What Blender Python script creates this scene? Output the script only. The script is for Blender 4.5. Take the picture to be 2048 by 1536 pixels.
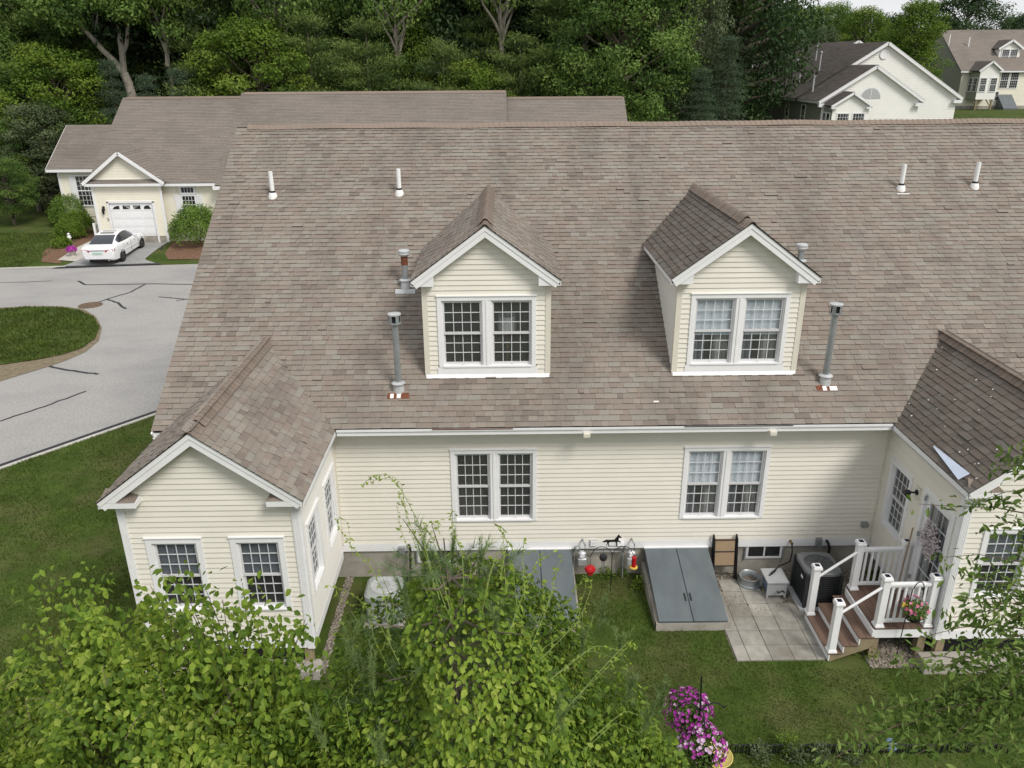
import bpy, math, random
import numpy as np
from mathutils import Vector, Matrix
R = math.radians
for o in list(bpy.data.objects): bpy.data.objects.remove(o)
S = bpy.context.scene
COL = S.collection
rnd = random.Random(7)
rng = np.random.default_rng(11)

# ---------------------------------------------------------------- camera
CAM = Vector((3.4547, -14.2515, 10.1316)); YAW, PIT, ROLL, FPX = 0.5517, 21.8473, -0.4068, 1588.2
_y, _p, _r = R(YAW), R(PIT), R(ROLL)
FW = Vector((math.sin(_y)*math.cos(_p), math.cos(_y)*math.cos(_p), -math.sin(_p)))
_rt = Vector((math.cos(_y), -math.sin(_y), 0)); _up = _rt.cross(FW)
RT = math.cos(_r)*_rt + math.sin(_r)*_up; UP = -math.sin(_r)*_rt + math.cos(_r)*_up
cd = bpy.data.cameras.new('camera'); cam = bpy.data.objects.new('camera', cd); COL.objects.link(cam)
cd.sensor_fit = 'HORIZONTAL'; cd.sensor_width = 36; cd.lens = 36*FPX/2048; cd.clip_start = .05; cd.clip_end = 6000
cam.matrix_world = Matrix((( RT.x, UP.x, -FW.x, CAM.x), (RT.y, UP.y, -FW.y, CAM.y), (RT.z, UP.z, -FW.z, CAM.z), (0, 0, 0, 1)))
S.camera = cam
def ray(u, v): return FW + RT*((u-1024)/FPX) + UP*((768-v)/FPX)
def atY(u, v, Y): d = ray(u, v); return CAM + d*((Y-CAM.y)/d.y)
def atZ(u, v, Z=0.): d = ray(u, v); return CAM + d*((Z-CAM.z)/d.z)
def atD(u, v, D): return CAM + ray(u, v)*D

# ---------------------------------------------------------------- sky, sun, exposure
SUN_AZ, SUN_EL = 42, 47           # degrees to the right of straight behind the camera; elevation
w = bpy.data.worlds.new('World'); S.world = w; w.use_nodes = True
nt = w.node_tree; nt.nodes.clear()
def N(nt, t, **k):
    n = nt.nodes.new(t)
    for a, b in k.items():
        if a == 'ins':
            for i, v in b.items(): n.inputs[i].default_value = v
        else: setattr(n, a, b)
    return n
sky = N(nt, 'ShaderNodeTexSky', sky_type='NISHITA', sun_disc=False, sun_elevation=R(SUN_EL), sun_rotation=R(180-SUN_AZ), air_density=1.0, dust_density=2.0, ozone_density=1.0)
tc = N(nt, 'ShaderNodeTexCoord')
mp = N(nt, 'ShaderNodeMapping'); mp.inputs['Scale'].default_value = (1, 1, 3.2)
cl = N(nt, 'ShaderNodeTexNoise', ins={'Scale': 2.3, 'Detail': 7., 'Roughness': .58})
cr = N(nt, 'ShaderNodeValToRGB'); cr.color_ramp.elements[0].position = .30; cr.color_ramp.elements[1].position = .56
cr.color_ramp.elements[0].color = (.62, .62, .62, 1)
mx = N(nt, 'ShaderNodeMix', data_type='RGBA'); mx.inputs['B'].default_value = (9.0, 9.1, 9.3, 1)
bg = N(nt, 'ShaderNodeBackground', ins={'Strength': .098}); wo = N(nt, 'ShaderNodeOutputWorld')
L = nt.links.new
L(tc.outputs['Generated'], mp.inputs['Vector']); L(mp.outputs[0], cl.inputs['Vector']); L(cl.outputs['Fac'], cr.inputs[0])
L(cr.outputs[0], mx.inputs['Factor']); L(sky.outputs[0], mx.inputs['A']); L(mx.outputs['Result'], bg.inputs['Color']); L(bg.outputs[0], wo.inputs[0])
sd = bpy.data.lights.new('sun', 'SUN'); sd.energy = 2.85; sd.angle = R(21); sd.color = (1, .955, .88)
sun = bpy.data.objects.new('sun', sd); COL.objects.link(sun)
to_sun = Vector((math.sin(R(SUN_AZ))*math.cos(R(SUN_EL)), -math.cos(R(SUN_AZ))*math.cos(R(SUN_EL)), math.sin(R(SUN_EL))))
sun.rotation_euler = to_sun.to_track_quat('Z', 'Y').to_euler(); sun.location = (40, -40, 60)
vs = S.view_settings; vs.view_transform = 'Standard'; vs.look = 'None'; vs.gamma = 1; vs.use_curve_mapping = False; vs.exposure = 0.0

# ---------------------------------------------------------------- materials
MATS = {}
def mat(name, col, rough=.7, var=.12, scale=6., bump=0., bscale=40., metal=0., spec=.4, attr=None, ramp=None, stain=0., stain_col=None, stain_scale=.6, transl=0., emit=None, detail=5., stretch=(1, 1, 1), objrand=0.):
    """procedural principled: base colour varied by noise, optional tone attribute ramp, stains, bump"""
    m = bpy.data.materials.new(name); m.use_nodes = True; t = m.node_tree; t.nodes.clear(); L = t.links.new
    out = N(t, 'ShaderNodeOutputMaterial'); b = N(t, 'ShaderNodeBsdfPrincipled')
    b.inputs['Roughness'].default_value = rough; b.inputs['Metallic'].default_value = metal; b.inputs['Specular IOR Level'].default_value = spec
    g = N(t, 'ShaderNodeNewGeometry'); mp = N(t, 'ShaderNodeMapping'); mp.inputs['Scale'].default_value = stretch
    L(g.outputs['Position'], mp.inputs[0])
    if ramp:
        r = N(t, 'ShaderNodeValToRGB'); e = r.color_ramp.elements
        while len(e) < len(ramp): e.new(.5)
        for i, c in enumerate(ramp): e[i].position = i/(len(ramp)-1); e[i].color = (*c, 1)
        if attr:
            a = N(t, 'ShaderNodeAttribute', attribute_name=attr); L(a.outputs['Fac'], r.inputs[0])
        else:
            oi = N(t, 'ShaderNodeObjectInfo'); L(oi.outputs['Random'], r.inputs[0])
        csock = r.outputs[0]
    else:
        rgb = N(t, 'ShaderNodeRGB'); rgb.outputs[0].default_value = (*col, 1); csock = rgb.outputs[0]
    def mult(cs, fac_out, lo, hi, p0=.3, p1=.7):
        mr = N(t, 'ShaderNodeMapRange', ins={'From Min': p0, 'From Max': p1, 'To Min': lo, 'To Max': hi}); L(fac_out, mr.inputs[0])
        mm = N(t, 'ShaderNodeMix', data_type='RGBA', blend_type='MULTIPLY'); mm.inputs['Factor'].default_value = 1
        L(cs, mm.inputs['A']); L(mr.outputs[0], mm.inputs['B']); return mm.outputs['Result']
    if var:
        n = N(t, 'ShaderNodeTexNoise', ins={'Scale': scale, 'Detail': detail, 'Roughness': .6}); L(mp.outputs[0], n.inputs['Vector'])
        csock = mult(csock, n.outputs['Fac'], 1-var, 1+var)
    if objrand:
        oi2 = N(t, 'ShaderNodeObjectInfo'); csock = mult(csock, oi2.outputs['Random'], 1-objrand, 1+objrand, 0, 1)
    if stain:
        n2 = N(t, 'ShaderNodeTexNoise', ins={'Scale': stain_scale, 'Detail': 6., 'Roughness': .62}); L(mp.outputs[0], n2.inputs['Vector'])
        mr = N(t, 'ShaderNodeMapRange', ins={'From Min': .46, 'From Max': .68, 'To Min': 0., 'To Max': stain}); L(n2.outputs['Fac'], mr.inputs[0])
        mm = N(t, 'ShaderNodeMix', data_type='RGBA'); mm.inputs['B'].default_value = (*stain_col, 1)
        L(mr.outputs[0], mm.inputs['Factor']); L(csock, mm.inputs['A']); csock = mm.outputs['Result']
    L(csock, b.inputs['Base Color'])
    if bump:
        nb = N(t, 'ShaderNodeTexNoise', ins={'Scale': bscale, 'Detail': 4.}); L(g.outputs['Position'], nb.inputs['Vector'])
        bp = N(t, 'ShaderNodeBump', ins={'Strength': bump, 'Distance': .01}); L(nb.outputs['Fac'], bp.inputs['Height']); L(bp.outputs[0], b.inputs['Normal'])
    if emit: b.inputs['Emission Color'].default_value = (*emit, 1)
    if transl:
        tr = N(t, 'ShaderNodeBsdfTranslucent'); ms = N(t, 'ShaderNodeMixShader'); ms.inputs[0].default_value = transl
        L(csock, tr.inputs[0]); L(b.outputs[0], ms.inputs[1]); L(tr.outputs[0], ms.inputs[2]); L(ms.outputs[0], out.inputs[0])
    else: L(b.outputs[0], out.inputs[0])
    MATS[name] = m; return m
def glass(name, tint, refl=.9):
    m = bpy.data.materials.new(name); m.use_nodes = True; t = m.node_tree; t.nodes.clear(); L = t.links.new
    out = N(t, 'ShaderNodeOutputMaterial'); tr = N(t, 'ShaderNodeBsdfTransparent'); tr.inputs[0].default_value = (*tint, 1)
    gl = N(t, 'ShaderNodeBsdfGlossy', ins={'Roughness': .03}); gl.inputs[0].default_value = (refl, refl, refl, 1)
    ms = N(t, 'ShaderNodeMixShader'); gm = N(t, 'ShaderNodeNewGeometry')        # Schlick fresnel, same for both faces of a thin pane
    dt = N(t, 'ShaderNodeVectorMath', operation='DOT_PRODUCT'); L(gm.outputs['Normal'], dt.inputs[0]); L(gm.outputs['Incoming'], dt.inputs[1])
    ab = N(t, 'ShaderNodeMath', operation='ABSOLUTE'); L(dt.outputs['Value'], ab.inputs[0]); om = N(t, 'ShaderNodeMath', operation='SUBTRACT'); om.inputs[0].default_value = 1; L(ab.outputs[0], om.inputs[1])
    pw = N(t, 'ShaderNodeMath', operation='POWER'); pw.inputs[1].default_value = 5; L(om.outputs[0], pw.inputs[0])
    fr = N(t, 'ShaderNodeMath', operation='MULTIPLY_ADD'); fr.inputs[1].default_value = .95; fr.inputs[2].default_value = .05; L(pw.outputs[0], fr.inputs[0])
    df = N(t, 'ShaderNodeBsdfDiffuse'); df.inputs[0].default_value = (.55, .55, .56, 1); m0 = N(t, 'ShaderNodeMixShader'); m0.inputs[0].default_value = .045
    L(tr.outputs[0], m0.inputs[1]); L(df.outputs[0], m0.inputs[2]); L(fr.outputs[0], ms.inputs[0]); L(m0.outputs[0], ms.inputs[1]); L(gl.outputs[0], ms.inputs[2]); L(ms.outputs[0], out.inputs[0])
    MATS[name] = m; return m
SH_RAMP = [(0.182, 0.153, 0.131), (0.221, 0.184, 0.156), (0.235, 0.192, 0.164), (0.230, 0.204, 0.174), (0.264, 0.226, 0.193), (0.258, 0.240, 0.210), (0.221, 0.190, 0.168)]
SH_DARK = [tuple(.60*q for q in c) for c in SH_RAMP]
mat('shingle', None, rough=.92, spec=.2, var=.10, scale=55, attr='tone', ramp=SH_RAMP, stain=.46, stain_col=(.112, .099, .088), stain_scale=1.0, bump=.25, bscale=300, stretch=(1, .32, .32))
mat('shingle_weathered', None, rough=.92, spec=.2, var=.14, scale=40, attr='tone', ramp=SH_DARK, stain=.45, stain_col=(.075, .066, .058), stain_scale=.8, bump=.25, bscale=300)  # darker shingle for the left slopes of the right bump-out and right dormer
mat('shingle_edge', (.028, .025, .023), rough=.95, var=.2, spec=.1)
mat('ridge_cap', None, rough=.92, spec=.2, var=.12, scale=30, ramp=[(.19, .150, .122), (.225, .178, .148), (.21, .172, .144), (.245, .195, .160)], stain=.2, stain_col=(.12, .105, .09), stain_scale=1.2)
mat('roof_far', None, rough=.92, spec=.2, var=.14, scale=9, attr='tone', ramp=[(.190, .165, .145), (.207, .180, .158), (.222, .194, .171), (.212, .183, .161)], stain=.4, stain_col=(.12, .11, .10), stain_scale=.28)
mat('roof_dark', None, rough=.92, spec=.2, var=.14, scale=5, attr='tone', ramp=[(.080, .070, .063), (.102, .088, .079), (.118, .103, .092), (.098, .083, .074)], stain=.5, stain_col=(.16, .145, .13), stain_scale=.25, stretch=(1, .18, .4))
mat('siding', (.75, .717, .642), rough=.55, spec=.3, var=.035, scale=1.3, stain=.10, stain_col=(.62, .60, .53), stain_scale=.8, objrand=.02)
mat('siding_pale', (.75, .735, .69), rough=.55, spec=.3, var=.03, scale=1.3, objrand=.015)
mat('siding_yellow', (.80, .765, .645), rough=.55, spec=.3, var=.04, scale=1.3)
mat('siding_white', (.84, .83, .79), rough=.55, spec=.3, var=.03, scale=1.)
mat('siding_grey_shade', (.30, .31, .26), rough=.6, spec=.3, var=.05, scale=1.)  # shade of side walls put into a grey siding colour; also one rake board
mat('white', (.80, .80, .81), rough=.45, spec=.4, var=.03, scale=3, stain=.12, stain_col=(.6, .59, .56), stain_scale=2.)
mat('cream_trim', (.68, .645, .555), rough=.5, var=.03, scale=3)
mat('pvc', (.80, .80, .80), rough=.35, var=.04, scale=8)
mat('sash', (.62, .62, .63), rough=.45, var=.04)
mat('muntin', (.64, .66, .68), rough=.5, var=.03)
mat('blind', (.86, .88, .92), rough=.7, var=.05, scale=8)
mat('curtain', (.62, .60, .55), rough=.9, var=.08, scale=4, transl=.3)
mat('curtain_grey', (.36, .37, .42), rough=.9, var=.1, scale=4, transl=.3)
mat('room', (.20, .172, .155), rough=.9, var=.4, scale=2.2)
mat('lampshade', (.75, .74, .72), rough=.8, var=.03)
mat('brass', (.35, .24, .10), rough=.35, metal=.8)
glass('glass', (.90, .92, .93)); glass('glass_screen', (.58, .60, .62), .8); glass('glass_dark', (.30, .32, .34), .9)
mat('concrete', (.36, .335, .295), rough=.9, var=.16, scale=3, stain=.75, stain_col=(.17, .155, .115), stain_scale=1.8, bump=.3, bscale=60)
mat('paver', (.31, .295, .26), rough=.92, var=.16, scale=7, stain=.75, stain_col=(.155, .14, .115), stain_scale=1.1, bump=.3, bscale=90, objrand=.20)
mat('bulkhead', (.112, .132, .144), rough=.5, var=.14, scale=3., stain=.4, stain_col=(.165, .175, .175), stain_scale=2.2, stretch=(1, .4, 1))
mat('black', (.012, .012, .014), rough=.45, var=.1); mat('black_matte', (.02, .02, .021), rough=.8, var=.2)
mat('dark_metal', (.03, .032, .036), rough=.45, var=.15, metal=.3)
mat('galv', (.36, .385, .40), rough=.42, var=.14, scale=9, metal=.55, stain=.25, stain_col=(.24, .235, .22), stain_scale=4.)
mat('galv_light', (.55, .565, .58), rough=.4, var=.1, scale=9, metal=.35)
mat('rust', (.16, .055, .028), rough=.9, var=.4, scale=22)
mat('white_chip', (.78, .78, .76), rough=.7, var=.1)
mat('composite', (.135, .084, .062), rough=.7, var=.14, scale=9, stretch=(1, .15, 1), bump=.2, bscale=80, objrand=.08)
mat('pt_wood', (.26, .21, .13), rough=.85, var=.2, scale=8, stretch=(1, 1, .3))
mat('solar', (.008, .010, .03), rough=.15, var=.05)
mat('grey_plastic', (.42, .43, .44), rough=.5, var=.04)
mat('ac_grey', (.29, .315, .30), rough=.5, var=.05, scale=4)
mat('ac_dark', (.035, .038, .041), rough=.5, var=.1); mat('ac_top', (.14, .148, .152), rough=.5, var=.08)
mat('mesh_tan', (.30, .215, .135), rough=.85, var=.08, scale=20)
mat('red', (.42, .012, .018), rough=.2, var=.08); mat('yellow', (.66, .46, .08), rough=.5, var=.1)
mat('blue_plastic', (.13, .20, .30), rough=.5, var=.1)
mat('bowl', (.62, .50, .16), rough=.5, var=.12, scale=7)
mat('gravel', None, rough=.95, var=.2, scale=20, attr='tone', ramp=[(.10, .085, .065), (.20, .175, .14), (.34, .31, .265), (.25, .20, .145)])
mat('gravel_bed', (.16, .138, .11), rough=.95, var=.4, scale=34, bump=.6, bscale=60)
mat('mulch', (.155, .085, .052), rough=.95, var=.4, scale=9, bump=.8, bscale=30)
mat('asphalt', (.335, .326, .316), rough=.93, var=.22, scale=16, stain=.55, stain_col=(.235, .232, .23), stain_scale=.35, stretch=(.8, 1.4, 1), bump=.2, bscale=120, spec=.2)
mat('drive', (.30, .30, .295), rough=.93, var=.16, scale=8, stain=.4, stain_col=(.2, .2, .2), stain_scale=.7, spec=.2)
mat('tar', (.028, .028, .032), rough=.7, var=.2); mat('kerb', (.48, .465, .43), rough=.9, var=.15, scale=3)
mat('walk', (.45, .42, .37), rough=.9, var=.1, scale=4)
mat('dirt', (.185, .150, .098), rough=.95, var=.3, scale=5, bump=.4, bscale=30)
mat('manhole', (.13, .085, .055), rough=.8, var=.3, scale=9)
mat('bark', (.135, .112, .088), rough=.95, var=.35, scale=6, stretch=(1, 1, .2), bump=.8, bscale=20)
mat('bark_pale', (.27, .245, .205), rough=.95, var=.3, scale=5, stretch=(1, 1, .25), bump=.6, bscale=20)
mat('stem', (.17, .23, .06), rough=.8, var=.2); mat('twig', (.10, .075, .05), rough=.9, var=.2)
def leafmat(name, ramp, tr=.32, var=.2, scale=.5, rough=.55):
    return mat(name, None, rough=rough, spec=.25, var=var, scale=scale, attr='tone', ramp=ramp, transl=tr)
leafmat('leaf_mid', [(.050, .098, .021), (.092, .165, .033), (.142, .230, .047), (.195, .275, .066)])
leafmat('leaf_bright', [(.065, .120, .014), (.105, .180, .020), (.155, .235, .028), (.20, .265, .042)])
leafmat('leaf_dark', [(.024, .050, .017), (.040, .080, .025), (.062, .112, .034), (.088, .142, .046)])
leafmat('leaf_deep_shade', [(.014, .030, .011), (.024, .048, .017), (.038, .070, .024), (.052, .088, .030)])  # darkened leaf tones: the shade deep in the wood is put into the colour
leafmat('leaf_grey', [(.065, .095, .042), (.095, .13, .058), (.13, .165, .08), (.165, .195, .105)])
leafmat('needle', [(.060, .104, .032), (.115, .180, .050), (.180, .255, .068), (.24, .31, .085)], tr=.3)
leafmat('needle_blue', [(.048, .086, .048), (.085, .132, .075), (.13, .185, .105)], tr=.22)
leafmat('vine', [(.052, .105, .014), (.100, .175, .022), (.165, .255, .030), (.250, .340, .042), (.34, .41, .085)], tr=.38, scale=1.5)
leafmat('pine_near', [(.075, .125, .050), (.120, .185, .075), (.170, .240, .095), (.27, .34, .075)], tr=.2, scale=2)
leafmat('leaf_right', [(.060, .108, .021), (.108, .178, .033), (.168, .240, .052), (.24, .30, .08)], tr=.35, scale=2)
leafmat('grass', [(.042, .070, .010), (.068, .104, .016), (.100, .142, .026), (.150, .170, .052)], tr=.25, var=.3, scale=.7)
leafmat('petunia', [(.34, .03, .30), (.42, .05, .36), (.52, .10, .46), (.70, .50, .68), (.30, .02, .24)], tr=.2)
leafmat('pinkflower', [(.62, .16, .30), (.70, .28, .40), (.55, .10, .22)], tr=.2)
leafmat('whiteflower', [(.70, .66, .66), (.62, .50, .54), (.76, .74, .72)], tr=.2)

# ---------------------------------------------------------------- builders
WL = {}           # world (or thing-local) position of every object origin
def setp(o, label=None, cat=None, group=None, kind=None):
    if label: o['label'] = label
    if cat: o['category'] = cat
    if group: o['group'] = group
    if kind: o['kind'] = kind
    return o
def thing(name, loc, label, cat, group=None, local=False):
    o = bpy.data.objects.new(name, None); COL.objects.link(o); o.location = loc; o.empty_display_size = .2
    WL[o.name] = Vector((0, 0, 0)) if local else Vector(loc)
    return setp(o, label, cat, group)
def link(o, parent, org):
    COL.objects.link(o); org = Vector(org)
    if parent is not None: o.parent = parent; o.location = org - WL[parent.name]
    else: o.location = org
    WL[o.name] = org
    return o
def npmesh(name, V, F, mats, tone=None, fmat=None, smooth=False):
    V = np.asarray(V, np.float32); F = np.asarray(F, np.int32); k = F.shape[1]
    me = bpy.data.meshes.new(name); me.vertices.add(len(V)); me.vertices.foreach_set('co', V.ravel())
    me.loops.add(F.size); me.loops.foreach_set('vertex_index', F.ravel())
    me.polygons.add(len(F)); me.polygons.foreach_set('loop_start', np.arange(0, F.size, k, dtype=np.int32))
    if fmat is not None: me.polygons.foreach_set('material_index', np.asarray(fmat, np.int32))
    me.polygons.foreach_set('use_smooth', np.full(len(F), smooth, bool))
    me.update(calc_edges=True)
    if tone is not None:
        a = me.attributes.new('tone', 'FLOAT', 'FACE'); a.data.foreach_set('value', np.asarray(tone, np.float32))
    for m in ([mats] if isinstance(mats, str) else mats): me.materials.append(MATS[m])
    return me
def npobj(name, V, F, mats, parent=None, org=None, tone=None, fmat=None, smooth=False, kind=None):
    V = np.asarray(V, np.float64)
    if org is None:
        org = WL[parent.name] if parent is not None else Vector(((V[:, 0].min()+V[:, 0].max())/2, (V[:, 1].min()+V[:, 1].max())/2, V[:, 2].min()))
    me = npmesh(name, V-np.array(org), F, mats, tone, fmat, smooth)
    o = bpy.data.objects.new(name, me); link(o, parent, org)
    if kind: o['kind'] = kind
    return o
class MB:
    def __init__(s): s.v = []; s.f = []; s.m = []; s.t = []
    def add(s, V, F, mi=0, tone=.5):
        b = len(s.v); s.v += [tuple(p) for p in V]
        for f in F: s.f.append([b+i for i in f]); s.m.append(mi); s.t.append(tone)
        return s
    def box(s, x0, x1, y0, y1, z0, z1, mi=0):
        return s.add([(x0, y0, z0), (x1, y0, z0), (x1, y1, z0), (x0, y1, z0), (x0, y0, z1), (x1, y0, z1), (x1, y1, z1), (x0, y1, z1)],
                     [(3, 2, 1, 0), (4, 5, 6, 7), (0, 1, 5, 4), (1, 2, 6, 5), (2, 3, 7, 6), (3, 0, 4, 7)], mi)
    def obox(s, o, U, V, W_, u0, u1, v0, v1, w0, w1, mi=0):
        o, U, V, W_ = map(Vector, (o, U, V, W_)); P = []
        for c in ((u0, v0, w0), (u1, v0, w0), (u1, v1, w0), (u0, v1, w0), (u0, v0, w1), (u1, v0, w1), (u1, v1, w1), (u0, v1, w1)): P.append(o+U*c[0]+V*c[1]+W_*c[2])
        return s.add(P, [(3, 2, 1, 0), (4, 5, 6, 7), (0, 1, 5, 4), (1, 2, 6, 5), (2, 3, 7, 6), (3, 0, 4, 7)], mi)
    def bar(s, a, b, wd, ht, mi=0, up=(0, 0, 1)):
        a, b = Vector(a), Vector(b); d = (b-a); l = d.length; d.normalize()
        up = Vector(up); sd_ = d.cross(up)
        if sd_.length < 1e-4: sd_ = d.cross(Vector((0, 1, 0)))
        sd_.normalize(); u2 = sd_.cross(d)
        return s.obox(a, d, sd_, u2, 0, l, -wd/2, wd/2, -ht/2, ht/2, mi)
    def poly(s, pts, thick, nrm, mi=0):
        n = len(pts); nv = Vector(nrm)*thick; P = [Vector(p) for p in pts]; P += [p+nv for p in P]
        s.add(P, [tuple(range(n))[::-1], tuple(range(n, 2*n))]+[(i, (i+1) % n, n+(i+1) % n, n+i) for i in range(n)], mi); return s
    def tube(s, path, r, n=8, mi=0, cap=True, tone=.5):
        P = [Vector(p) for p in path]; rr = r if isinstance(r, (list, tuple)) else [r]*len(P); V = []; F = []
        for i, p in enumerate(P):
            d = (P[min(i+1, len(P)-1)]-P[max(i-1, 0)]).normalized(); a = d.cross(Vector((0, 0, 1)))
            if a.length < 1e-3: a = d.cross(Vector((0, 1, 0)))
            a.normalize(); b = d.cross(a)
            for k in range(n): an = 2*math.pi*k/n; V.append(p+(a*math.cos(an)+b*math.sin(an))*rr[i])
        for i in range(len(P)-1):
            for k in range(n): F.append((i*n+k, i*n+(k+1) % n, (i+1)*n+(k+1) % n, (i+1)*n+k))
        if cap: F.append(tuple(range(n))[::-1]); F.append(tuple(range((len(P)-1)*n, len(P)*n)))
        return s.add(V, F, mi, tone)
    def lathe(s, c, prof, n=16, mi=0, axis='z'):
        c = Vector(c); V = []; F = []
        for r, z in prof:
            for k in range(n):
                a = 2*math.pi*k/n
                q = {'z': (r*math.cos(a), r*math.sin(a), z), 'y': (r*math.cos(a), z, r*math.sin(a)), 'x': (z, r*math.cos(a), r*math.sin(a))}[axis]
                V.append(c+Vector(q))
        for i in range(len(prof)-1):
            for k in range(n): F.append((i*n+k, i*n+(k+1) % n, (i+1)*n+(k+1) % n, (i+1)*n+k))
        if prof[0][0] > 1e-4: F.append(tuple(range(n))[::-1])
        if prof[-1][0] > 1e-4: F.append(tuple(range((len(prof)-1)*n, len(prof)*n)))
        return s.add(V, F, mi)
    def build(s, name, mats, parent=None, org=None, smooth=False, kind=None, bevel=0., tone=False, label=None):
        if org is None:
            if parent is not None: org = WL[parent.name]
            else:
                a = np.array(s.v); org = Vector(((a[:, 0].min()+a[:, 0].max())/2, (a[:, 1].min()+a[:, 1].max())/2, a[:, 2].min()))
        org = Vector(org); me = bpy.data.meshes.new(name)
        me.from_pydata([Vector(p)-org for p in s.v], [], s.f)
        me.polygons.foreach_set('material_index', s.m)
        if smooth:
            me.polygons.foreach_set('use_smooth', [True]*len(s.f))
            try: me.set_sharp_from_angle(angle=R(38))
            except Exception: pass
        if tone: a = me.attributes.new('tone', 'FLOAT', 'FACE'); a.data.foreach_set('value', s.t)
        for m in ([mats] if isinstance(mats, str) else mats): me.materials.append(MATS[m])
        me.update()
        o = bpy.data.objects.new(name, me); link(o, parent, org)
        if bevel:
            b = o.modifiers.new('bevel', 'BEVEL'); b.width = bevel; b.segments = 2; b.limit_method = 'ANGLE'
        if kind: o['kind'] = kind
        if label: o['label'] = label
        return o
def dup(o, parent, org):
    c = bpy.data.objects.new(o.name.split('.')[0], o.data); return link(c, parent, org)
def copy_tree(o, parent=None):
    c = o.copy(); COL.objects.link(c); c.parent = parent
    for ch in list(o.children): copy_tree(ch, c)
    return c
def ss(a, b, x):
    t = np.clip((x-a)/(b-a), 0, 1); return t*t*(3-2*t)
def arc(n, f): return [f(i/(n-1)) for i in range(n)]
# ================================================================ THE SETTING
def terr(x, y):
    x = np.asarray(x, float); y = np.asarray(y, float)
    h = .18*ss(29.9, 33.6, y)
    h = h + 3.3*ss(8, 27, x)*ss(22, 46, y) + .8*ss(40, 64, x)*ss(60, 94, y)
    h = h + 2.2*ss(56, 110, y)*ss(20, -10, x)
    return h + 6*ss(140, 600, np.hypot(x, y))
def th(x, y): return float(terr(x, y))
gx = np.concatenate([[-2500, -1200, -600, -300, -160, -110, -85], np.arange(-70, -28, 2.), np.arange(-28, 32, .5), np.arange(32, 90, 2.), [95, 110, 140, 200, 320, 600, 1200, 2500]])
gy = np.concatenate([[-2500, -900, -300, -120, -60, -40, -30, -24], np.arange(-20, 40, .5), np.arange(40, 130, 2.), [140, 160, 200, 280, 420, 700, 1300, 2800]])
GX, GY = np.meshgrid(gx, gy); GZ = terr(GX, GY)
nx, ny = len(gx), len(gy); idx = np.arange(nx*ny).reshape(ny, nx)
F = np.stack([idx[:-1, :-1], idx[:-1, 1:], idx[1:, 1:], idx[1:, :-1]], -1).reshape(-1, 4)
mat('lawn', (.050, .080, .015), rough=.95, spec=.1, var=.30, scale=1.6, detail=8., stain=.55, stain_col=(.140, .120, .060), stain_scale=.6, bump=.8, bscale=22)
ground = npobj('ground', np.stack([GX.ravel(), GY.ravel(), GZ.ravel()], 1), F, 'lawn', org=(0, 0, 0), smooth=True, kind='structure')

def sheet(name, pts, m, z, parent=None, kind=None, thick=.0):
    mb = MB()
    if thick: mb.poly([(p[0], p[1], z-thick) for p in pts], thick, (0, 0, 1))
    else: mb.add([(p[0], p[1], z) for p in pts], [tuple(range(len(pts)))])
    return mb.build(name, m, parent, org=None if parent is not None else (pts[0][0], pts[0][1], z), kind=kind)
# road: near kerb runs diagonally, far kerb almost parallel to the houses
near = [(-17, -3.1), (-10.4, 5.27), (-7.6, 8.84), (-4.4, 12.2), (0, 14.6), (6, 15.6), (30, 15.8)]
far = [(30, 29.4), (-11.5, 29.55), (-13.4, 29.46), (-24, 28.5), (-32, 27.0), (-45, 23)]
road = sheet('road', near+far+[(-45, -14)], 'asphalt', .006, kind='structure')
def strip(pts, wd, off=0.):
    out = []; L_, R_ = [], []
    for i, p in enumerate(pts):
        a = Vector(pts[max(i-1, 0)]); b = Vector(pts[min(i+1, len(pts)-1)]); d = (b-a).normalized(); n = Vector((-d.y, d.x))
        q = Vector(p); L_.append(q+n*(off+wd/2)); R_.append(q+n*(off-wd/2))
    return L_, R_
def ribbon(name, pts, wd, m, z, parent, off=0., h=0., zf=None):
    L_, R_ = strip(pts, wd, off); mb = MB(); n = len(pts)
    zz = [(zf(p[0], p[1]) if zf else 0)+z for p in pts]
    V = [(a.x, a.y, zz[i]) for i, a in enumerate(L_)]+[(a.x, a.y, zz[i]) for i, a in enumerate(R_)]
    mb.add(V, [(i, n+i, n+i+1, i+1) for i in range(n-1)])
    if h:
        V2 = [(v[0], v[1], v[2]-h) for v in V]
        mb.add(V+V2, [(i, i+1, 2*n+i+1, 2*n+i) for i in range(n-1)]+[(n+i+1, n+i, 3*n+i, 3*n+i+1) for i in range(n-1)])
    return mb.build(name, m, parent)
kerb = bpy.data.objects.new('kerb', None); COL.objects.link(kerb); kerb.location = (-10, 6, 0); WL[kerb.name] = Vector((-10, 6, 0)); kerb['kind'] = 'structure'
ribbon('kerb_stone', near, .11, 'kerb', .03, kerb, off=-.07, h=.1)
ribbon('kerb_stone', [(-13.45, 29.50), (-11.5, 29.62), (20, 29.5)], .14, 'kerb', .075, kerb, off=.07, h=.1)
ribbon('kerb_stone', [(-40, 24.6), (-32, 27.05), (-24, 28.55), (-20.6, 28.9)], .14, 'kerb', .075, kerb, off=.07, h=.1)
ribbon('tar_seam', near, .20, 'tar', .012, road, off=.10)
def wob(pts, n=7, a=.05):
    out = []
    for i in range(len(pts)-1):
        p, q = Vector(pts[i]), Vector(pts[i+1])
        for k in range(n): 
            t = k/n; r = p.lerp(q, t); out.append((r.x+rnd.uniform(-a, a), r.y+rnd.uniform(-a, a)))
    out.append(tuple(pts[-1])); return out
def pz(l, z=0): return [tuple(atZ(u, v, z)[:2]) for u, v in l]
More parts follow.
